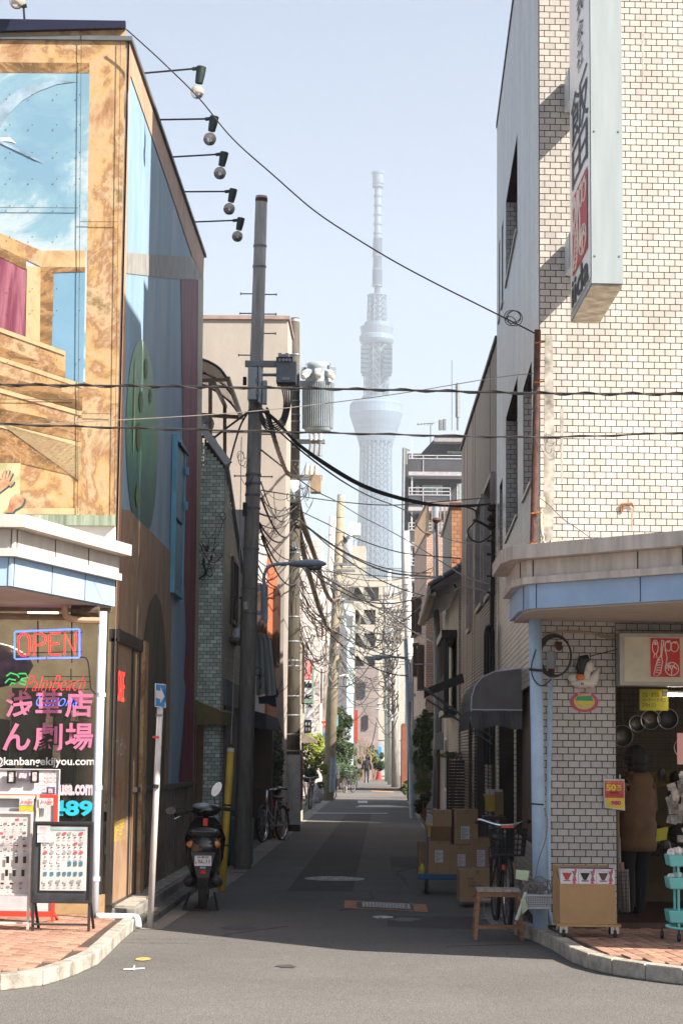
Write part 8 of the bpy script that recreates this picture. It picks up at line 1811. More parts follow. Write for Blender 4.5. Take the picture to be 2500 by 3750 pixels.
# ================================================================== BICYCLES
def bicycle(loc, rz, label, col, basket=True, group=None, rear_only=False, rack=True, steer=.15):
 t = thing('bicycle', loc, label, 'bicycle', group, rz=rz); r_ = .32; wb = 1.06
 B = lambda mb, nm, m_, par=t, **k: mb.build(nm, m_, par, local=True, **k)
 def wheel(y):
  w_ = B(MB().tube([(0, y + r_ * math.cos(a * math.pi / 16), r_ + .012 + r_ * math.sin(a * math.pi / 16)) for a in range(32)], .022, 7, closed=True), 'wheel', M['tyre'], smooth=True)
  B(MB().tube([(0, y + (r_ - .022) * math.cos(a * math.pi / 16), r_ + .012 + (r_ - .022) * math.sin(a * math.pi / 16)) for a in range(32)], .009, 5, closed=True), 'rim', M['chrome'], w_)
  q = MB()
  for a in range(20):
   an = a * math.pi / 10; s_ = .03 if a % 2 else -.03; q.bar((s_, y, r_ + .012), (0, y + (r_ - .025) * math.cos(an), r_ + .012 + (r_ - .025) * math.sin(an)), .003)
  q.tube([(-.04, y, r_ + .012), (.04, y, r_ + .012)], .02, 8); B(q, 'spokes', M['steel'], w_, kind='stuff')
 wheel(0); wheel(wb); hz_ = r_ + .012
 bbk = (0, .44, .30); st = (0, .30, .78); hd = (0, .86, .86); hd2 = (0, .90, .68)
 q = MB(); q.tube([bbk, (0, .34, .66), st], .016, 8); q.tube([hd, hd2], .02, 8); q.tube(smooth_path([hd2, (0, .72, .45), bbk], 4), .020, 8); q.tube(smooth_path([(0, .885, .76), (0, .66, .52), (0, .40, .42)], 4), .014, 8)
 for s_ in (-1, 1): q.tube([(s_ * .045, 0, hz_), (s_ * .03, .44, .30)], .009, 6); q.tube([(s_ * .045, 0, hz_), (s_ * .02, .33, .66)], .008, 6); q.tube([(s_ * .045, wb, hz_), (s_ * .04, .93, .66)], .010, 6)
 B(q, 'frame', col, smooth=True)
 q = MB(); sa = [(0, .14, .845), (0, .24, .84), (0, .36, .825), (0, .42, .82)]; q.tube(sa, [.07, .085, .035, .015], 12); q.v = [(x * 1.2, y, .83 + (z - .83) * .45) for x, y, z in q.v]; B(q, 'saddle', M['black'], smooth=True)
 q = MB(); q.tube([(0, .86, .86), (0, .84, .98)], .013, 8); q.tube(smooth_path([(-.27, .66 - steer, 1.0), (-.24, .74, 1.03), (-.1, .83, .99), (0, .84, .98), (.1, .83, .99), (.24, .76, 1.03), (.27, .66 + steer * .3, 1.0)], 4), .011, 7); hb = B(q, 'handlebar', M['chrome'])
 for s_ in (-1, 1): B(MB().tube([(s_ * .272, .64 - (steer if s_ < 0 else -steer * .3), 1.0), (s_ * .262, .72 - (steer * .5 if s_ < 0 else 0), 1.01)], .017, 8), 'grip', M['tyre'], hb)
 for y in (0, wb):
  q = MB(); q.tube([(0, y + .355 * math.cos(R(a)), hz_ + .355 * math.sin(R(a))) for a in range(20 if y else -10, 190 if not y else 150, 14)], .016, 6); q.v = [(x * 1.5, yy, z) for x, yy, z in q.v]; B(q, 'mudguard', M['black'])
 q = MB(); q.tube([(-.12, .44, .30), (.12, .44, .30)], .012, 6); q.box((.16, .44 + .15, .25), (.09, .06, .02)); q.box((-.16, .44 - .15, .35), (.09, .06, .02)); q.bar((.12, .44, .30), (.12, .59, .25), .015); q.bar((-.12, .44, .30), (-.12, .29, .35), .015); q.lathe((.045, .44, .30), [(.09, 0), (.09, .004)], 18, axis='x'); B(q, 'crank', M['steel'])
 if rack: q = MB(); [q.bar((s_ * .06, -.22, .72), (s_ * .06, .22, .72), .010) for s_ in (-1, 0, 1)]; [q.bar((-.06, y, .72), (.06, y, .72), .010) for y in (-.22, -.05, .1, .22)]; [q.bar((s_ * .06, -.1, .72), (s_ * .05, 0, hz_), .008) for s_ in (-1, 1)]; B(q, 'rack', M['black']); B(MB().box((0, -.37, .58), (.04, .02, .07)), 'reflector', MATS['red reflector'])
 q = MB(); q.bar((-.08, -.02, hz_), (-.13, -.10, .01), .012); q.bar((.08, -.02, hz_), (.13, -.10, .01), .012); q.bar((-.13, -.10, .012), (.13, -.10, .012), .012); B(q, 'stand', M['steel'])
 if basket:
  q = MB(); x0, x1, y0_, y1_, z0, z1 = -.17, .17, .93, 1.20, .70, .96
  for i in range(9): u_ = i / 8; q.bar((x0 * .85 + (x1 - x0) * .85 * u_, y1_ - .03, z0), (x0 + (x1 - x0) * u_, y1_, z1), .006); q.bar((x0 * .85 + (x1 - x0) * .85 * u_, y0_, z0), (x0 + (x1 - x0) * u_, y0_, z1), .006)
  for i in range(7):
   for s_, X in ((-1, x0), (1, x1)): q.bar((X * .85, y0_ + (y1_ - y0_ - .03) * i / 6, z0), (X, y0_ + (y1_ - y0_) * i / 6, z1), .006)
  for k in range(6):
   zz = z0 + (z1 - z0) * k / 5; f_ = .85 + .15 * k / 5; q.tube([(x0 * f_, y0_, zz), (x1 * f_, y0_, zz), (x1 * f_, y1_ - .03 + .03 * k / 5, zz), (x0 * f_, y1_ - .03 + .03 * k / 5, zz)], .004 + .004 * (k == 5), 4, closed=True)
  q.bb(x0 * .85, x1 * .85, y0_, y1_ - .03, z0, z0 + .01); B(q, 'basket', M['black'])
 return t
def aim(r, f): # heading from the rear wheel to the front wheel
 return math.atan2(-(f.x - r.x), f.y - r.y)
silver = mat('silver bike paint', (.42, .43, .45), .3, metal=.4); redb = mat('pinkish red bike paint', (.42, .06, .09), .35)
rw_, fw_ = gr(1031, 3079), gr(945, 3088); bicycle(rw_, aim(rw_, fw_), 'silver and white city bicycle with a black saddle leaning by the nearest pole', silver, basket=False)
rw_, fw_ = gr(1010, 3071), gr(938, 3082); bicycle(rw_, aim(rw_, fw_), 'red framed bicycle tucked behind the silver one', redb, basket=False, rack=False)
rw_, fw_ = gr(1138, 2963), gr(1104, 2982); bicycle(rw_, aim(rw_, fw_), 'old silver bicycle with a basket standing behind the second pole', silver)
rw_, fw_ = gr(1222, 2930), gr(1192, 2932); cb = bicycle(rw_, aim(rw_, fw_), 'bicycle with a rain covered child seat beside the yellowish pole', M['dgrey'], basket=False)
q = MB(); q.box((0, -.05, 1.05), (.32, .38, .55)); q.build('rain_cover', mat('clear plastic cover', (.35, .35, .33), .15, alpha=.6), cb, local=True); q = MB(); q.box((0, -.05, .66), (.34, .42, .32)); q.build('child_seat', mat('plum cloth', (.18, .12, .13), .8), cb, local=True)
rw_ = Vector((1.22, 20.2, 0)); bk = bicycle(Vector((1.20, 20.55, 0)), R(180 + 3), 'black city bicycle with a deep front basket parked behind the wooden stool', M['black'])
q = MB(); q.box((.02, 1.19, .975), (.12, .02, .035)); q.build('red_tag', mat('orange red tag', (.8, .12, .05), .5), bk, local=True)
q = MB(); q.tube([(0.03, 1.0, .56), (.03, 1.0, .61)], .03, 8); q.build('front_light', MATS['red lens'], bk, local=True)
# dark far bicycles
for i, (x, y) in enumerate(((1262, 2905), (1272, 2890), (1281, 2880))):
 r0 = gr(x, y); bicycle(r0, R(-20), ['nearest', 'middle', 'farthest'][i] + ' of the dark bicycles under the hedge past the yellowish pole', M['black'], group='dark bicycles beyond the yellowish pole', rack=False)

# ================================================================== BOXES, TROLLEY, STOOL AND GOODS ON THE RIGHT
def carton(px, Y, d, label, rz=0, stick=None, m_=None, tape=True, flap=False, group='cardboard cartons on the right'):
 x0_, y0_, x1_, y1_ = px; a_, b_ = at(x0_, y1_, Y), at(x1_, y0_, Y); w_ = b_.x - a_.x; h_ = b_.z - a_.z; rz = random.uniform(-.05, .05)
 t = thing('carton', ((a_.x + b_.x) / 2, Y + d / 2, a_.z), label, 'carton', group, rz)
 q_ = MB(); q_.bb(a_.x, b_.x, Y, Y + d, a_.z, b_.z); q_.build('box', m_ or M['card'], t, bevel=.004)
 if tape: q_ = MB(); xm = (a_.x + b_.x) / 2; q_.bb(xm - .022, xm + .022, Y - .001, Y + d, b_.z, b_.z + .0015); q_.bb(xm - .022, xm + .022, Y - .002, Y - .0005, b_.z - .05, b_.z + .0015); q_.build('tape', mat('brown tape', (.28, .17, .08), .3), t)
 if stick:
  sx, sy, sw, sh = stick; q_ = MB(); X0 = a_.x + w_ * sx; Z0 = a_.z + h_ * sy; q_.bb(X0, X0 + w_ * sw, Y - .003, Y - .0008, Z0, Z0 + h_ * sh); q_.build('address_label', M['label'], t)
  q_ = MB()
  for k in range(7): q_.bb(X0 + w_ * sw * .08, X0 + w_ * sw * (.5 + .4 * ((k * 7) % 3) / 2), Y - .004, Y - .0032, Z0 + h_ * sh * (.1 + .12 * k), Z0 + h_ * sh * (.15 + .12 * k))
  q_.build('printed_lines', MATS['print pink'] if px[0] % 2 else MATS['print grey'], t, kind='stuff')
  q_ = MB(); q_.bb(a_.x + .001, a_.x + w_ * .10, Y - .0035, Y - .0012, a_.z + h_ * .62, b_.z - h_ * .02); q_.build('red_sticker', mat('pink stripe sticker', (.50, .2, .18), .6), t)
 if flap: q_ = MB(); q_.bb(a_.x, b_.x, Y - .002, Y + d, b_.z - .0, b_.z + .003); q_.build('flap', M['cardd'], t)
 return t, a_, b_
C8 = lambda x, y: (1450 + x / 1.4933, 2700 + y / 1.4933)
def c8(x0, y0, x1, y1): a = C8(x0, y0); b = C8(x1, y1); return (a[0], a[1], b[0], b[1])
Yt = 24.3
HT = thing('hand_trolley', at(1640, 3225, Yt), 'blue platform trolley with a bent steel handle carrying cartons', 'trolley')
a_, b_ = at(1532, 3222, Yt), at(1760, 3204, Yt); q = MB(); q.bb(a_.x, b_.x, Yt - .02, Yt + .5, a_.z, b_.z); q.build('deck', mat('blue trolley deck', (.02, .09, .22), .4), HT, bevel=.008); deckz = b_.z
for x, y in ((1563, Yt + .05), (1563, Yt + .42), (1740, Yt + .05), (1740, Yt + .42)):
 cx_2 = at(x, 3240, Yt).x; q = MB(); q.lathe((cx_2, y, .062), [(.02, -.018), (.062, -.018), (.062, .018), (.02, .018)], 16, axis='x'); w_ = q.build('wheel', M['tyre'], HT); q = MB(); q.bar((cx_2, y, .06), (cx_2, y, a_.z), .04, .03); q.build('fork', M['black'], w_)
q = MB(); q.tube(smooth_path([at(1562, 3205, Yt + .1), at(1562, 3060, Yt + .1), at(1554, 3020, Yt + .12), at(1538, 3000, Yt + .2)]), .012, 8); q.tube(smooth_path([at(1566, 3205, Yt + .45), at(1566, 3060, Yt + .45), at(1560, 3030, Yt + .45), at(1540, 3000, Yt + .4)]), .012, 8); q.tube([at(1538, 3000, Yt + .2), at(1540, 3000, Yt + .4)], .012, 8); q.build('handle', M['galv'], HT)
carton((1566, C8(0, 568)[1], 1645, 3204), Yt, .42, 'left carton of the front row on the trolley', stick=(.30, .36, .38, .36)); carton((1645.5, C8(0, 590)[1], 1722, 3204), Yt, .42, 'middle carton of the front row on the trolley, with an address label', stick=(.36, .28, .38, .40)); carton((1723, C8(0, 548)[1] + 4, 1798, 3204), Yt, .42, 'right carton of the front row on the trolley', stick=(.32, .22, .40, .46))
carton((1577, 3029, 1650, 3078), Yt + .02, .38, 'open flapped carton second from the top of the left stack', m_=M['cardd'], tape=False); carton((1587, 2968, 1653, 3028), Yt + .05, .35, 'topmost small carton of the left stack')
carton((1660, 2966, 1748, 3092), Yt + .02, .38, 'tall carton on top of the middle ones with a large address label', stick=(.28, .14, .36, .38)); carton((1529, 3083, 1563, 3198), Yt + .62, .3, 'flat carton standing behind the trolley handle', m_=mat('pale cardboard', (.30, .20, .10), .85), tape=False)
carton((1727, 3068, 1798, 3098), Yt + .05, .36, 'low open carton behind the tall one', m_=M['cardd'], tape=False)
t, a_, b_ = carton((1680, 3188, 1812, 3304), 22.3, .40, 'large carton with black print standing on the ground before the trolley'); btxt(t, 'AKAG', 1702, 3216, 1730, 3222, 22.29, M['cardd'], .03); btxt(t, '取扱注意', 1710, 3240, 1760, 3250, 22.29, M['cardd'], .02); btxt(t, 'PARTS', 1726, 3280, 1756, 3288, 22.29, M['cardd'], .03); btxt(t, '○◇○', 1712, 3226, 1740, 3240, 22.29, M['cardd'])
carton((1850, 3162, 1890, 3262), 21.6, .3, 'carton half hidden behind the black bicycle', stick=(.2, .1, .6, .3))
bt = thing('spray_bottle', at(1546, 3203, Yt), 'small yellow bottle on the end of the blue trolley', 'bottle'); q = MB(); p_ = at(1545, 3203, Yt + .1); q.lathe(p_, [(.035, 0), (.038, .06), (.03, .09), (.015, .10), (.015, .125)], 12); q.build('bottle', mat('lime yellow plastic', (.55, .50, .05), .4), bt, smooth=True)
q = MB(); q.box(at(1571, 3042, Yt + .3), (.07, .1, .15)); q.build('yellow_bin', M['yellow'], label='yellow plastic tub behind the trolley cartons', cat='tub')
# yellow crates and carton on the window ledge
YC = thing('yellow_basket', at(1795, 2975, 25), 'yellow plastic basket holding papers above the bicycle', 'basket'); q = MB(); a_, b_ = at(1776, 2972, 25.5), at(1824, 2916, 25.5)
q.prism([(a_.x + .02, 25.5, a_.z), (b_.x - .01, 25.5, a_.z), (b_.x, 25.5, b_.z), (a_.x, 25.5, b_.z)], (0, .25, 0)); q.build('basket', M['yellow'], YC); q = MB(); q.bb(a_.x - .01, b_.x + .01, 25.48, 25.76, b_.z, b_.z + .02); q.build('rim', M['yellow'], YC); q = MB()
for k in range(5): q.box(at(1784 + k * 8, 2906, 25.6), (.03, .2, .1), rz=.2 * k)
q.build('papers', M['label'], YC)
carton((1812, 2902, 1843, 2985), 25.4, .3, 'upright carton beside the yellow basket', m_=mat('pale cardboard', (.30, .20, .10), .85));
# shelf under
q = MB(); a_ = at(1770, 2996, 25.4); q.bb(a_.x, 1.6, 25.3, 25.9, a_.z - .03, a_.z + .02); q.bb(a_.x + .02, a_.x + .06, 25.35, 25.4, 0, a_.z - .03); q.build('side_shelf', M['brown'], label='small brown shelf under the yellow basket and carton', cat='shelf')
# wooden stool
Ys_ = 18.25
SB = thing('wooden_stool', at(1820, 3430, Ys_), 'weathered wooden slatted stool standing in the gutter in front of the bicycle', 'stool')
zt_ = at(1830, 3268, Ys_).z; xa_, xb_ = at(1746, 3268, Ys_).x, at(1905, 3268, Ys_).x
src = None
for i in range(5):
 x0_ = xa_ + (xb_ - xa_) * i / 5
 q = MB(); q.bb(x0_ + .003, x0_ + (xb_ - xa_) / 5 - .003, Ys_ - .02, Ys_ + .34, zt_, zt_ + .022); q.build('slat', M['woodl'], SB)
q = MB(); q.bb(xa_ + .01, xb_ - .01, Ys_ - .005, Ys_ + .015, zt_ - .045, zt_ - .001); q.bb(xa_ + .01, xb_ - .01, Ys_ + .31, Ys_ + .33, zt_ - .045, zt_ - .001); q.build('apron', M['wood'], SB)
for sx, x in ((-1, xa_ + .015), (1, xb_ - .015)):
 for y in (Ys_ + .005, Ys_ + .31): MB().bar((x, y, zt_ - .002), (x + sx * .03, y + (-.03 if y < Ys_ + .1 else .03), .005), .034).build('leg', M['wood'], SB)
for y, z in ((Ys_ - .01, .12), (Ys_ + .33, .10)): MB().bar((xa_, y, z), (xb_, y, z), .028).build('stretcher', M['wood'], SB)
for x in (xa_ - .002, xb_ + .002): MB().bar((x, Ys_, .17), (x, Ys_ + .33, .17), .028).build('stretcher', M['wood'], SB)
# white basket of cables tied to the post
WB = thing('plastic_basket', at(1970, 3325, 18.0), 'perforated white plastic basket full of grey cable tied to the canopy post', 'basket')
a_, b_ = at(1930, 3324, 17.98), at(2014, 3284, 17.98); w_, h_ = b_.x - a_.x, b_.z - a_.z
q = MB(); nx, nz = 13, 6; st_ = .0035
for i in range(nx + 1): x = a_.x + w_ * i / nx; q.bb(x - st_ / 1.2, x + st_ / 1.2, 17.978, 17.984, a_.z, b_.z)
for k in range(nz + 1): z = a_.z + h_ * k / nz; q.bb(a_.x, b_.x, 17.976, 17.986, z - st_, z + st_)
q.bb(a_.x - .012, b_.x + .012, 17.965, 17.99, b_.z, b_.z + .014); q.bb(a_.x - .005, b_.x + .005, 17.97, 17.99, a_.z - .012, a_.z)
q.bb(a_.x, b_.x, 18.1, 18.11, a_.z, b_.z); q.bb(a_.x, b_.x, 17.985, 18.1, a_.z, a_.z + .005); q.bb(a_.x - .004, a_.x, 17.985, 18.1, a_.z, b_.z); q.bb(b_.x, b_.x + .004, 17.985, 18.1, a_.z, b_.z); q.build('basket', M['label'], WB)
q = MB(); q.bb(a_.x + .01, b_.x - .01, 18.03, 18.09, a_.z + .01, b_.z - .005); q.build('dark_contents', M['ink'], WB)
rn = random.Random(3)
CW = thing('cable_heap', at(1960, 3290, 18.05), 'heap of looped grey extension cable spilling from the white basket', 'cable'); q = MB()
for i in range(11):
 cx, cy, rx, ry = rn.uniform(1935, 2000), rn.uniform(3235, 3275), rn.uniform(14, 34), rn.uniform(14, 30); tl_ = rn.uniform(0, 3)
 q.tube([at(cx + rx * math.cos(a * math.pi / 8) * math.cos(tl_) - ry * math.sin(a * math.pi / 8) * math.sin(tl_), cy + rx * math.cos(a * math.pi / 8) * math.sin(tl_) + ry * math.sin(a * math.pi / 8) * math.cos(tl_), 18.02 + .008 * (i % 7)) for a in range(16)], .0065, 5, closed=True)
q.tube(smooth_path([at(1992, 2960, 18.1), at(2004, 3010, 18.1), at(1995, 3080, 18.08), at(1972, 3150, 18.05), at(1955, 3240, 18.02)]), .0055, 5); q.build('loops', M['cableg'], CW)
q = MB(); q.tube(smooth_path([at(1924, 3270, 18), at(1905, 3330, 17.95), at(1890, 3370, 17.95)]), .016, 8); q.build('plug_lead', MATS['pale tank'], CW)
for i, (pts, lb) in enumerate((([(1889, 3186), (1938, 3190), (1932, 3227), (1887, 3220)], 'pale green paper tag above the basket'), ([(1905, 3296), (1922, 3286), (1932, 3332), (1912, 3350)], 'pale green paper tag hanging from the basket side'))):
 MB().prism([at(x, y, 17.93) for x, y in pts], (0, .003, 0)).build('paper_tag', mat('pale green paper', (.48, .56, .35), .8), label=lb, cat='tag')
# coffee boxes in a cut open carton on a dolly
Yd = 17.3
DD = thing('display_carton', at(2140, 3385, Yd), 'cut down cardboard display carton on a castered wooden dolly', 'display carton')
a_, b_ = at(2050, 3384, Yd), at(2254, 3240, Yd); a2 = at(2022, 3384, Yd + .35); dz_ = .34
x0_, x1_, z0_, z1_ = a_.x, b_.x, a_.z, b_.z; zb_ = at(2030, 3168, Yd + dz_).z; sk = -.03
q = MB(); q.prism([(x0_, Yd, z0_), (x1_ + .005, Yd, z0_), (x1_ - .005, Yd, z1_), (x0_, Yd, z1_)], (0, .006, 0)); q.prism([(x0_, Yd + .006, z0_), (x0_ + sk, Yd + dz_, z0_), (x0_ + sk, Yd + dz_, zb_), (x0_, Yd + .006, z1_)], (.006, 0, 0)); q.prism([(x1_, Yd + .006, z0_), (x1_ + sk, Yd + dz_, z0_), (x1_ + sk, Yd + dz_, zb_), (x1_ - .006, Yd + .006, z1_)], (-.006, 0, 0)); q.prism([(x0_ + sk, Yd + dz_, z0_), (x1_ + sk, Yd + dz_, z0_), (x1_ + sk, Yd + dz_, zb_), (x0_ + sk, Yd + dz_, zb_)], (0, .006, 0)); q.build('carton', mat('warm cardboard', (.36, .22, .10), .85, var=.06), DD)
q = MB(); q.bb(x0_ - .03, x1_ + .04, Yd - .03, Yd + dz_ + .03, z0_ - .022, z0_ - .002); q.build('dolly_board', mat('plywood', (.38, .22, .09), .6), DD)
for x in (x0_ + .03, x1_ - .01):
 for y in (Yd, Yd + dz_): q = MB(); q.lathe((x, y, .12 + .033), [(.01, -.012), (.033, -.012), (.033, .012), (.01, .012)], 14, axis='x'); w_ = q.build('caster', M['tyre'], DD); q = MB(); q.bar((x - .02, y, .155), (x - .02, y, z0_ - .022), .006, .03); q.bar((x + .02, y, .155), (x + .02, y, z0_ - .022), .006, .03); q.build('fork', M['steel'], w_)
for i in range(3):
 xa = x0_ + .006 + i * (x1_ - x0_ - .012) / 3; xb = xa + (x1_ - x0_ - .02) / 3; t = thing('coffee_box', ((xa + xb) / 2, Yd + .06, z1_ - .05), ['left coffee dripper box with a red funnel pictured on it', 'middle coffee dripper box with a black funnel pictured on it', 'right coffee dripper box with a brown funnel pictured on it'][i], 'product box', 'coffee dripper boxes in the display carton')
 zt2 = at(2100, 3183, Yd).z; q = MB(); q.bb(xa, xb, Yd + .012, Yd + .2, z1_ - .08, zt2); q.build('box', M['label'], t)
 q = MB(); q.bb(xa, xb, Yd + .012, Yd + .2, zt2, zt2 + .002); q.build('lid', mat('slate print', (.10, .09, .13), .6), t)
 fm_ = [mat('funnel red', (.35, .04, .03), .4), M['ink'], mat('funnel brown', (.10, .04, .025), .4)][i]; xm = xa + (xb - xa) * .36; zm = (z1_ + zt2) / 2
 q = MB(); q.prism([(xm - .042, Yd + .009, zm + .030), (xm + .042, Yd + .009, zm + .030), (xm + .012, Yd + .009, zm - .03), (xm - .012, Yd + .009, zm - .03)], (0, .001, 0)); q.bb(xm - .03, xm + .03, Yd + .0085, Yd + .010, zm - .042, zm - .034); q.build('funnel_print', fm_, t)
 q = MB(); xr_ = xa + (xb - xa) * .78; q.prism([(xr_ - .022, Yd + .009, zm + .045), (xr_ + .022, Yd + .009, zm + .045), (xr_ + .008, Yd + .009, zm + .004), (xr_ + .02, Yd + .009, zm - .04), (xr_ - .02, Yd + .009, zm - .04), (xr_ - .006, Yd + .009, zm + .004)], (0, .001, 0)); q.build('jug_print', mat('dusky print', (.30, .13, .12), .6), t)
 q = MB(); q.prism([(xb - .035, Yd + .007, zt2 - .003), (xb - .008, Yd + .007, zt2 - .003), (xb - .022, Yd + .007, zt2 - .028)], (0, .001, 0)); q.prism([(xb - .05, Yd + .007, z1_ + .002), (xb - .02, Yd + .007, z1_ + .002), (xb - .035, Yd + .007, z1_ + .04)], (0, .001, 0)); q.build('red_print', MATS['magenta print'], t)
 text('V60 Coffee Server', (.10, .009), (xa + .006, Yd + .008, zt2 - .022), (1, 0, 0), (0, 0, 1), M['grey'], t); text('HARIO', (.03, .008), (xa + .006, Yd + .008, zt2 - .011), (1, 0, 0), (0, 0, 1), MATS['magenta print'], t)
# wire bin with rolled things behind
WBn = thing('wire_bin', rf(.85, .15, 0), 'black wire mesh bin with rolled mats and poles beside the display carton', 'bin')
a_, b_ = at(2256, 3360, 18.6), at(2300, 3195, 18.6); q = MB()
for i in range(8): x = a_.x + (b_.x - a_.x) * i / 7; q.bar((x, 18.6, a_.z), (x, 18.6, b_.z), .004)
for i in range(12): z = a_.z + (b_.z - a_.z) * i / 11; q.bar((a_.x, 18.6, z), (b_.x, 18.6, z), .004)
for i in range(12): z = a_.z + (b_.z - a_.z) * i / 11; q.bar((b_.x, 18.6, z), (b_.x, 18.85, z), .004)
q.build('mesh', M['black'], WBn, kind='stuff')
for i, (x0_, y0_, x1_, y1_, r_, m_) in enumerate(((2262, 3330, 2258, 2972, .022, mat('kraft tube', (.22, .14, .08), .8)), (2268, 3335, 2262, 3068, .024, mat('grey roll', (.20, .17, .15), .8)), (2284, 3340, 2272, 3160, .03, mat('plastic wrapped roll', (.22, .14, .11), .3)), (2296, 3340, 2290, 3185, .028, MATS['grey roll']))): MB().tube([at(x0_, y0_, 18.72), at(x1_, y1_, 18.72)], r_, 10).build('roll', m_, WBn, smooth=True)
# turquoise trolley with bundles
Yk = 17.0
TT = thing('turquoise_trolley', at(2500, 3435, Yk), 'turquoise three tier kitchen trolley cut off by the right edge', 'trolley')
for y0_, y1_, nm in ((3134, 3175, 'a'), (3217, 3258, 'b'), (3338, 3382, 'c')):
 a_, b_ = at(2447, y1_, Yk), at(2600, y0_, Yk); q = MB(); q.prism([(a_.x + .015, Yk, a_.z), (b_.x - .015, Yk, a_.z), (b_.x, Yk - .01, b_.z), (a_.x, Yk - .01, b_.z)], (0, .28, 0)); q.build('tray', M['teal'], TT, bevel=.01)
q = MB(); c0_ = at(2486, 3400, Yk); q.tube([(c0_.x, Yk + .02, .2), (c0_.x, Yk + .02, at(2486, 3140, Yk).z)], .011, 8); q.tube([(c0_.x, Yk + .25, .2), (c0_.x, Yk + .25, at(2486, 3140, Yk).z)], .011, 8); q.tube(smooth_path([at(2436, 3392, Yk), at(2480, 3402, Yk), at(2600, 3412, Yk)]), .011, 8); q.tube([at(2440, 3390, Yk), at(2500, 3382, Yk + .3)], .011, 8); q.build('frame', M['teal'], TT)
for x, y in ((2438, 3412), (2485, 3436)): p_ = at(x, y, Yk); q = MB(); q.lathe((p_.x, Yk + (.25 if x < 2460 else 0), .155), [(.01, -.012), (.034, -.012), (.034, .012), (.01, .012)], 14, axis='x'); q.bar((p_.x, Yk + (.25 if x < 2460 else 0), .16), (p_.x, Yk + (.25 if x < 2460 else 0), .22), .03, .012); q.build('caster', M['black'], TT)
rn = random.Random(4)
for k, (y, lb) in enumerate(((3128, 'clear bags of twine bundles on the top tray of the turquoise trolley'), (3212, 'clear bags of small goods on the middle tray'))):
 q = MB()
 for i in range(7): q.ball(at(2456 + i * 14, y - 3 * (i % 3), Yk + .1 + .03 * (i % 2)), .038, 8, (1, 1, .8 if k else 1.3))
 q.build('goods_bags', mat('bagged twine', (.42, .34, .27), .5, var=.35, scale=25, c2=(.6, .55, .5)), label=lb, cat='goods', kind='thing')
# hanging packets by the timber post
q = MB(); rn = random.Random(14)
for i in range(26): q.box(at(rn.uniform(2452, 2520), rn.uniform(2800, 3090), 18.1 + rn.uniform(0, .2)), (rn.uniform(.04, .09), .03, rn.uniform(.05, .11)), rz=rn.uniform(-.6, .6), ry=rn.uniform(-.4, .4))
q.build('packet', mat('mixed packets', (.12, .14, .11), .4, var=.8, scale=14, c2=(.30, .24, .20), island=.5), label='assorted shiny packets hanging beside the timber post', cat='goods', kind='stuff')
q = MB(); q.bb(at(2480, 2800, 17.9).x, at(2540, 2800, 17.9).x, 17.9, 17.92, at(2480, 2800, 17.9).z, at(2480, 2685, 17.9).z); pn = q.build('recipe_poster', mat('floral paper', (.62, .50, .42), .6, var=.4, scale=18, c2=(.6, .2, .18)), label='pale floral poster at the right edge of the shop', cat='poster')
q = MB()
for i in range(40): q.ball(rf(rn.uniform(.9, 2.4), rn.uniform(.5, 1.55), -rn.uniform(1.5, 2.6)), rn.uniform(.04, .10), 7, (1, 1, rn.uniform(.6, 1.6)))
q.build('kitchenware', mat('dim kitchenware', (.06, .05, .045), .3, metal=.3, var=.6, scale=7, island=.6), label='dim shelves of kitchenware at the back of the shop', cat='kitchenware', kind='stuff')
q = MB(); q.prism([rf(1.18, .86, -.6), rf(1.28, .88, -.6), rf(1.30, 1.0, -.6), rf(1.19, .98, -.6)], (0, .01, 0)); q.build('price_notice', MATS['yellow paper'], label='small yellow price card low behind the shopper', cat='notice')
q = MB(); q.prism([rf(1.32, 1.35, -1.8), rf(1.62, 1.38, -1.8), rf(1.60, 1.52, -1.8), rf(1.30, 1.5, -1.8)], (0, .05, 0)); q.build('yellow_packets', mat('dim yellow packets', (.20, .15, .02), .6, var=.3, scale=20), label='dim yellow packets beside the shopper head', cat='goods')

# ================================================================== BINS, DRAINS
q = MB(); a_, b_ = at(836, 3190, 30.2), at(862, 2985, 30.2); q.bb(a_.x, b_.x + .25, 30.2, 30.6, 0, b_.z - .05); tb = q.build('bin', mat('teal bin', (.04, .20, .24), .5), label='teal plastic bin hidden behind the nearest pole', cat='bin', bevel=.02);
q = MB(); q.tube([at(850, 2990, 30.3), at(850, 2970, 30.3)], .06, 8); q.build('lid_knob', MATS['teal bin'], tb)
for i, (x, y) in enumerate(((1552, 2960), (1566, 2978))):
 p_ = gr(x, y); t = thing('drain_grate', p_, ['upper', 'lower'][i] + ' of two slatted metal ramps in the right gutter', 'grate'); q = MB()
 for k in range(12): q.bar((p_.x - .25 + k * .045, p_.y - .6, .02), (p_.x - .25 + k * .045, p_.y + .6, .05), .018)
 q.build('bars', M['steel'], t, kind='stuff')

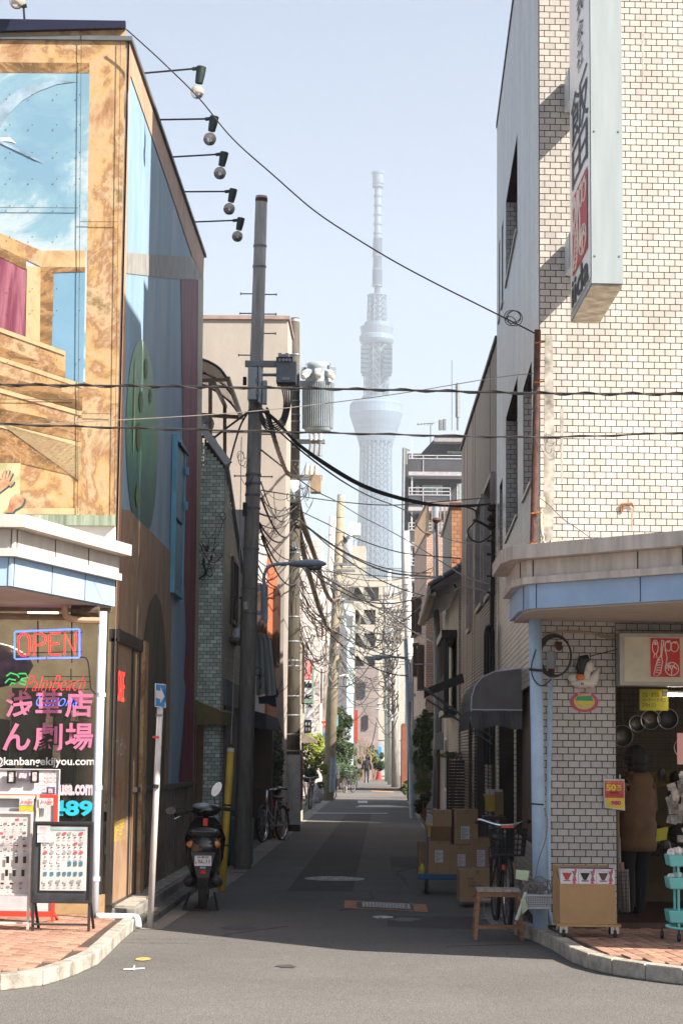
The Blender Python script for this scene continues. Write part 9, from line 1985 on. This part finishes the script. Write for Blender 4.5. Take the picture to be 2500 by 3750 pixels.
# ================================================================== PLANTS
m_leafs = {}
def leafmat(k, c, isl=.45):
 m_ = mat(k, c, .55, var=.25, scale=1.5, island=isl); m_.node_tree.nodes['Principled BSDF'].inputs['Transmission Weight'].default_value = 0; return m_
lg = leafmat('dark evergreen leaves', (.030, .055, .018)); ly = leafmat('yellow green leaves', (.20, .24, .03)); lm = leafmat('mid green leaves', (.07, .10, .02)); lb_ = leafmat('bright hedge leaves', (.12, .16, .03))
def plant(name, label, cx, cz, Y, w_, h_, d_, n, leaf, m_, trunk=None, seed=0, cat='shrub', pot=None, clumps=9, wood=True):
 """cx,cz centre in metres, w,h,d radii"""
 rn = random.Random(seed); base = Vector((cx, Y, 0)); t = thing(name, base, label, cat)
 q_ = MB(); cl_ = [(Vector((rn.gauss(0, .45) * w_, rn.gauss(0, .45) * d_, rn.uniform(-.85, .85) * h_)), rn.uniform(.22, .45)) for _ in range(clumps)]
 for i in range(n):
  c_, s_ = rn.choice(cl_); v = Vector((rn.gauss(0, 1), rn.gauss(0, 1), rn.gauss(0, 1))).normalized() * s_ * rn.uniform(.5, 1.0) ** .5
  p_ = Vector((cx, Y, cz)) + c_ + Vector((v.x * w_, v.y * d_, v.z * h_));
  if p_.z < .04: continue
  a_ = Vector((rn.gauss(0, 1), rn.gauss(0, 1), rn.gauss(0, .7))).normalized(); b_ = a_.orthogonal().normalized(); s2_ = leaf * rn.uniform(.6, 1.3)
  q_.add([p_ - a_ * s2_, p_ + b_ * s2_ * .38, p_ + a_ * s2_, p_ - b_ * s2_ * .38], [(0, 1, 2, 3)])
 q_.build('foliage', m_, t, kind='stuff')
 q_ = MB()
 z00 = (pot or 0)
 for i in range(6): c_, s_ = cl_[i % len(cl_)]; q_.tube([(cx + rn.uniform(-.03, .03), Y, z00), (cx + c_.x * .4, Y + c_.y * .4, (z00 + cz + c_.z) * .5), (cx + c_.x, Y + c_.y, cz + c_.z)], [.03, .018, .006], 5)
 q_.build('stem', M['wood'], t)
 if pot: MB().lathe((cx, Y, 0), [(pot * .42, 0), (pot * .55, pot * .9), (pot * .62, pot * .92), (pot * .62, pot)], 12).build('pot', mat('terracotta', (.30, .12, .06), .8), t)
 return t
xs_ = lambda px, Y: at(px, 2780, Y).x
zs_ = lambda py, Y: at(1385, py, Y).z
plant('potted_shrub', 'sunlit yellow green shrub before the cross street on the left', xs_(1140, 71), zs_(2770, 71), 71, .50, .75, .5, 2600, .075, ly, seed=1, clumps=14)
plant('potted_shrub', 'darker potted plants under the sunlit shrub', xs_(1125, 68), zs_(2840, 68), 68, .45, .45, .4, 1300, .07, lm, seed=2)
plant('potted_shrub', 'leafy dark shrub against the wall behind the nearest pole', xs_(1015, 40.5), zs_(2815, 40.5), 40.5, .28, .75, .5, 1500, .055, lg, seed=3, pot=.25)
plant('potted_shrub', 'low shrub behind the pair of bicycles', xs_(985, 40.4), zs_(2890, 40.4), 40.3, .25, .45, .3, 700, .05, lg, seed=4)
plant('climbing_plant', 'dark ivy covering the left wall deep in the alley', xs_(1245, 104), zs_(2720, 104), 103, .75, 1.5, .6, 3200, .12, lg, seed=5, clumps=18, cat='ivy')
plant('hedge', 'dark hedge at the foot of the ivy wall', xs_(1265, 96), zs_(2840, 96), 97, .55, .55, 2.0, 2000, .10, lg, seed=6, clumps=14, cat='hedge')
plant('tree', 'rounded green tree leaning out from the right before the pink tiled house', xs_(1558, 56), zs_(2715, 56), 56.5, .34, .85, .5, 3200, .07, lm, seed=7, clumps=16, cat='tree')
plant('hedge', 'clipped yellow green bush below the tree on the right', xs_(1548, 54), zs_(2855, 54), 53.8, .26, .34, .3, 3600, .035, lb_, seed=8, clumps=22, cat='bush')
plant('potted_shrub', 'trailing green shrub at the kerb under the clipped bush', xs_(1552, 51), zs_(2935, 51), 51, .24, .28, .3, 1400, .045, lg, seed=9)
plant('potted_shrub', 'small plants beside the white pole', xs_(1493, 84), zs_(2880, 84), 84, .3, .35, .4, 700, .07, lm, seed=10)
plant('potted_shrub', 'green shrub around the bare tree at the alley end', xs_(1318, 146), zs_(2790, 146), 146, .9, 1.0, .8, 2200, .13, lm, seed=11)
plant('potted_shrub', 'dark leafy clump right of the bare tree', xs_(1368, 147), zs_(2770, 147), 147, .6, 1.0, .6, 1500, .12, lg, seed=12)
plant('potted_shrub', 'leaves showing over the slat fence', xs_(1650, 38.5), zs_(2765, 38.5), 38.2, .3, .07, .2, 350, .04, lm, seed=13)
FPt = thing('flower_pot', gr(1573, 2960), 'tall orange terracotta pot in the right gutter', 'pot'); p_ = gr(1573, 2955); MB().lathe((p_.x, p_.y, 0), [(.07, 0), (.11, .34), (.125, .35), (.125, .40)], 14).build('pot', MATS['terracotta'], FPt)
BTr = thing('bare_tree', at(1350, 2850, 145), 'bare branched tree rising at the end of the alley', 'tree'); BTr.location.z = 0
rn = random.Random(6); q = MB()
def branch(p, d, L, r, lv):
 q_end = p + d * L; q.tube([p, p.lerp(q_end, .5) + Vector((rn.uniform(-.05, .05), 0, 0)) * L, q_end], [r, r * .8, r * .6], 5)
 if lv:
  for k in range(3): branch(p.lerp(q_end, rn.uniform(.5, 1)), (d + Vector((rn.uniform(-.8, .8), rn.uniform(-.4, .4), rn.uniform(-.1, .6)))).normalized(), L * rn.uniform(.55, .8), r * .6, lv - 1)
for x in (1330, 1350): b0_ = at(x, 2850, 145); b0_.z = 0; branch(b0_, Vector((.1 if x > 1340 else -.1, 0, 1)).normalized(), 1.3, .07, 4)
q.build('branches', mat('pale bark', (.30, .22, .15), .9), BTr)
CN = thing('traffic_cone', at(1388, 2835, 150), 'red traffic cone by the blue sheet at the end of the alley', 'cone'); p_ = at(1388, 2835, 150); MB().lathe((p_.x, 150, 0), [(.3, 0), (.3, .03), (.2, .04), (.04, .9)], 10).build('cone', M['redv'], CN)
# stop sign and blue sign beyond the third pole
ST = thing('stop_sign', at(1190, 2700, 80), 'red triangular stop sign half hidden by the yellowish pole', 'road sign')
q = MB(); q.prism([at(1174, 2642, 80), at(1216, 2642, 80), at(1195, 2678, 80)], (0, .02, 0)); q.build('plate', M['redv'], ST); text('止まれ', (.2, .09), at(1180, 2657, 79.97), (1, 0, 0), (0, 0, 1), M['label'], ST, bold=.03); q = MB(); b0_ = at(1195, 2640, 80.1); q.tube([b0_, (b0_.x, 80.1, 0)], .03, 8); q.build('post', M['white'], ST)
BSg = thing('round_sign', at(1190, 2690, 80.2), 'round blue road sign below the stop sign', 'road sign'); c_ = at(1191, 2697, 79.95); MB().lathe(c_, [(.14, 0), (.14, .02)], 20, axis='y').build('disc', MATS['sign blue'], BSg)
BSh = thing('hanging_sign', at(1232, 2640, 86), 'small pale blue sign with a red top edge beyond the yellowish pole', 'sign'); p0_, p1_ = at(1224, 2660, 86), at(1238, 2620, 86); MB().bb(p0_.x, p1_.x, 86, 86.1, p0_.z, p1_.z).build('panel', mat('sky blue panel', (.15, .32, .42), .5), BSh); MB().bb(p0_.x, p1_.x, 85.99, 86.11, p1_.z, p1_.z + .04).build('top_edge', M['redv'], BSh)
# bag of rubbish by the old bicycle
q = MB(); p_ = gr(1160, 2942); q.ball((p_.x, p_.y, .35), .3, 12, (.8, .8, 1.3)); q.build('rubbish_bag', mat('pale plastic sack', (.42, .44, .46), .3, var=.3, scale=8, bump=.6, bscale=14), smooth=True, label='pale plastic sack standing by the old silver bicycle', cat='sack')
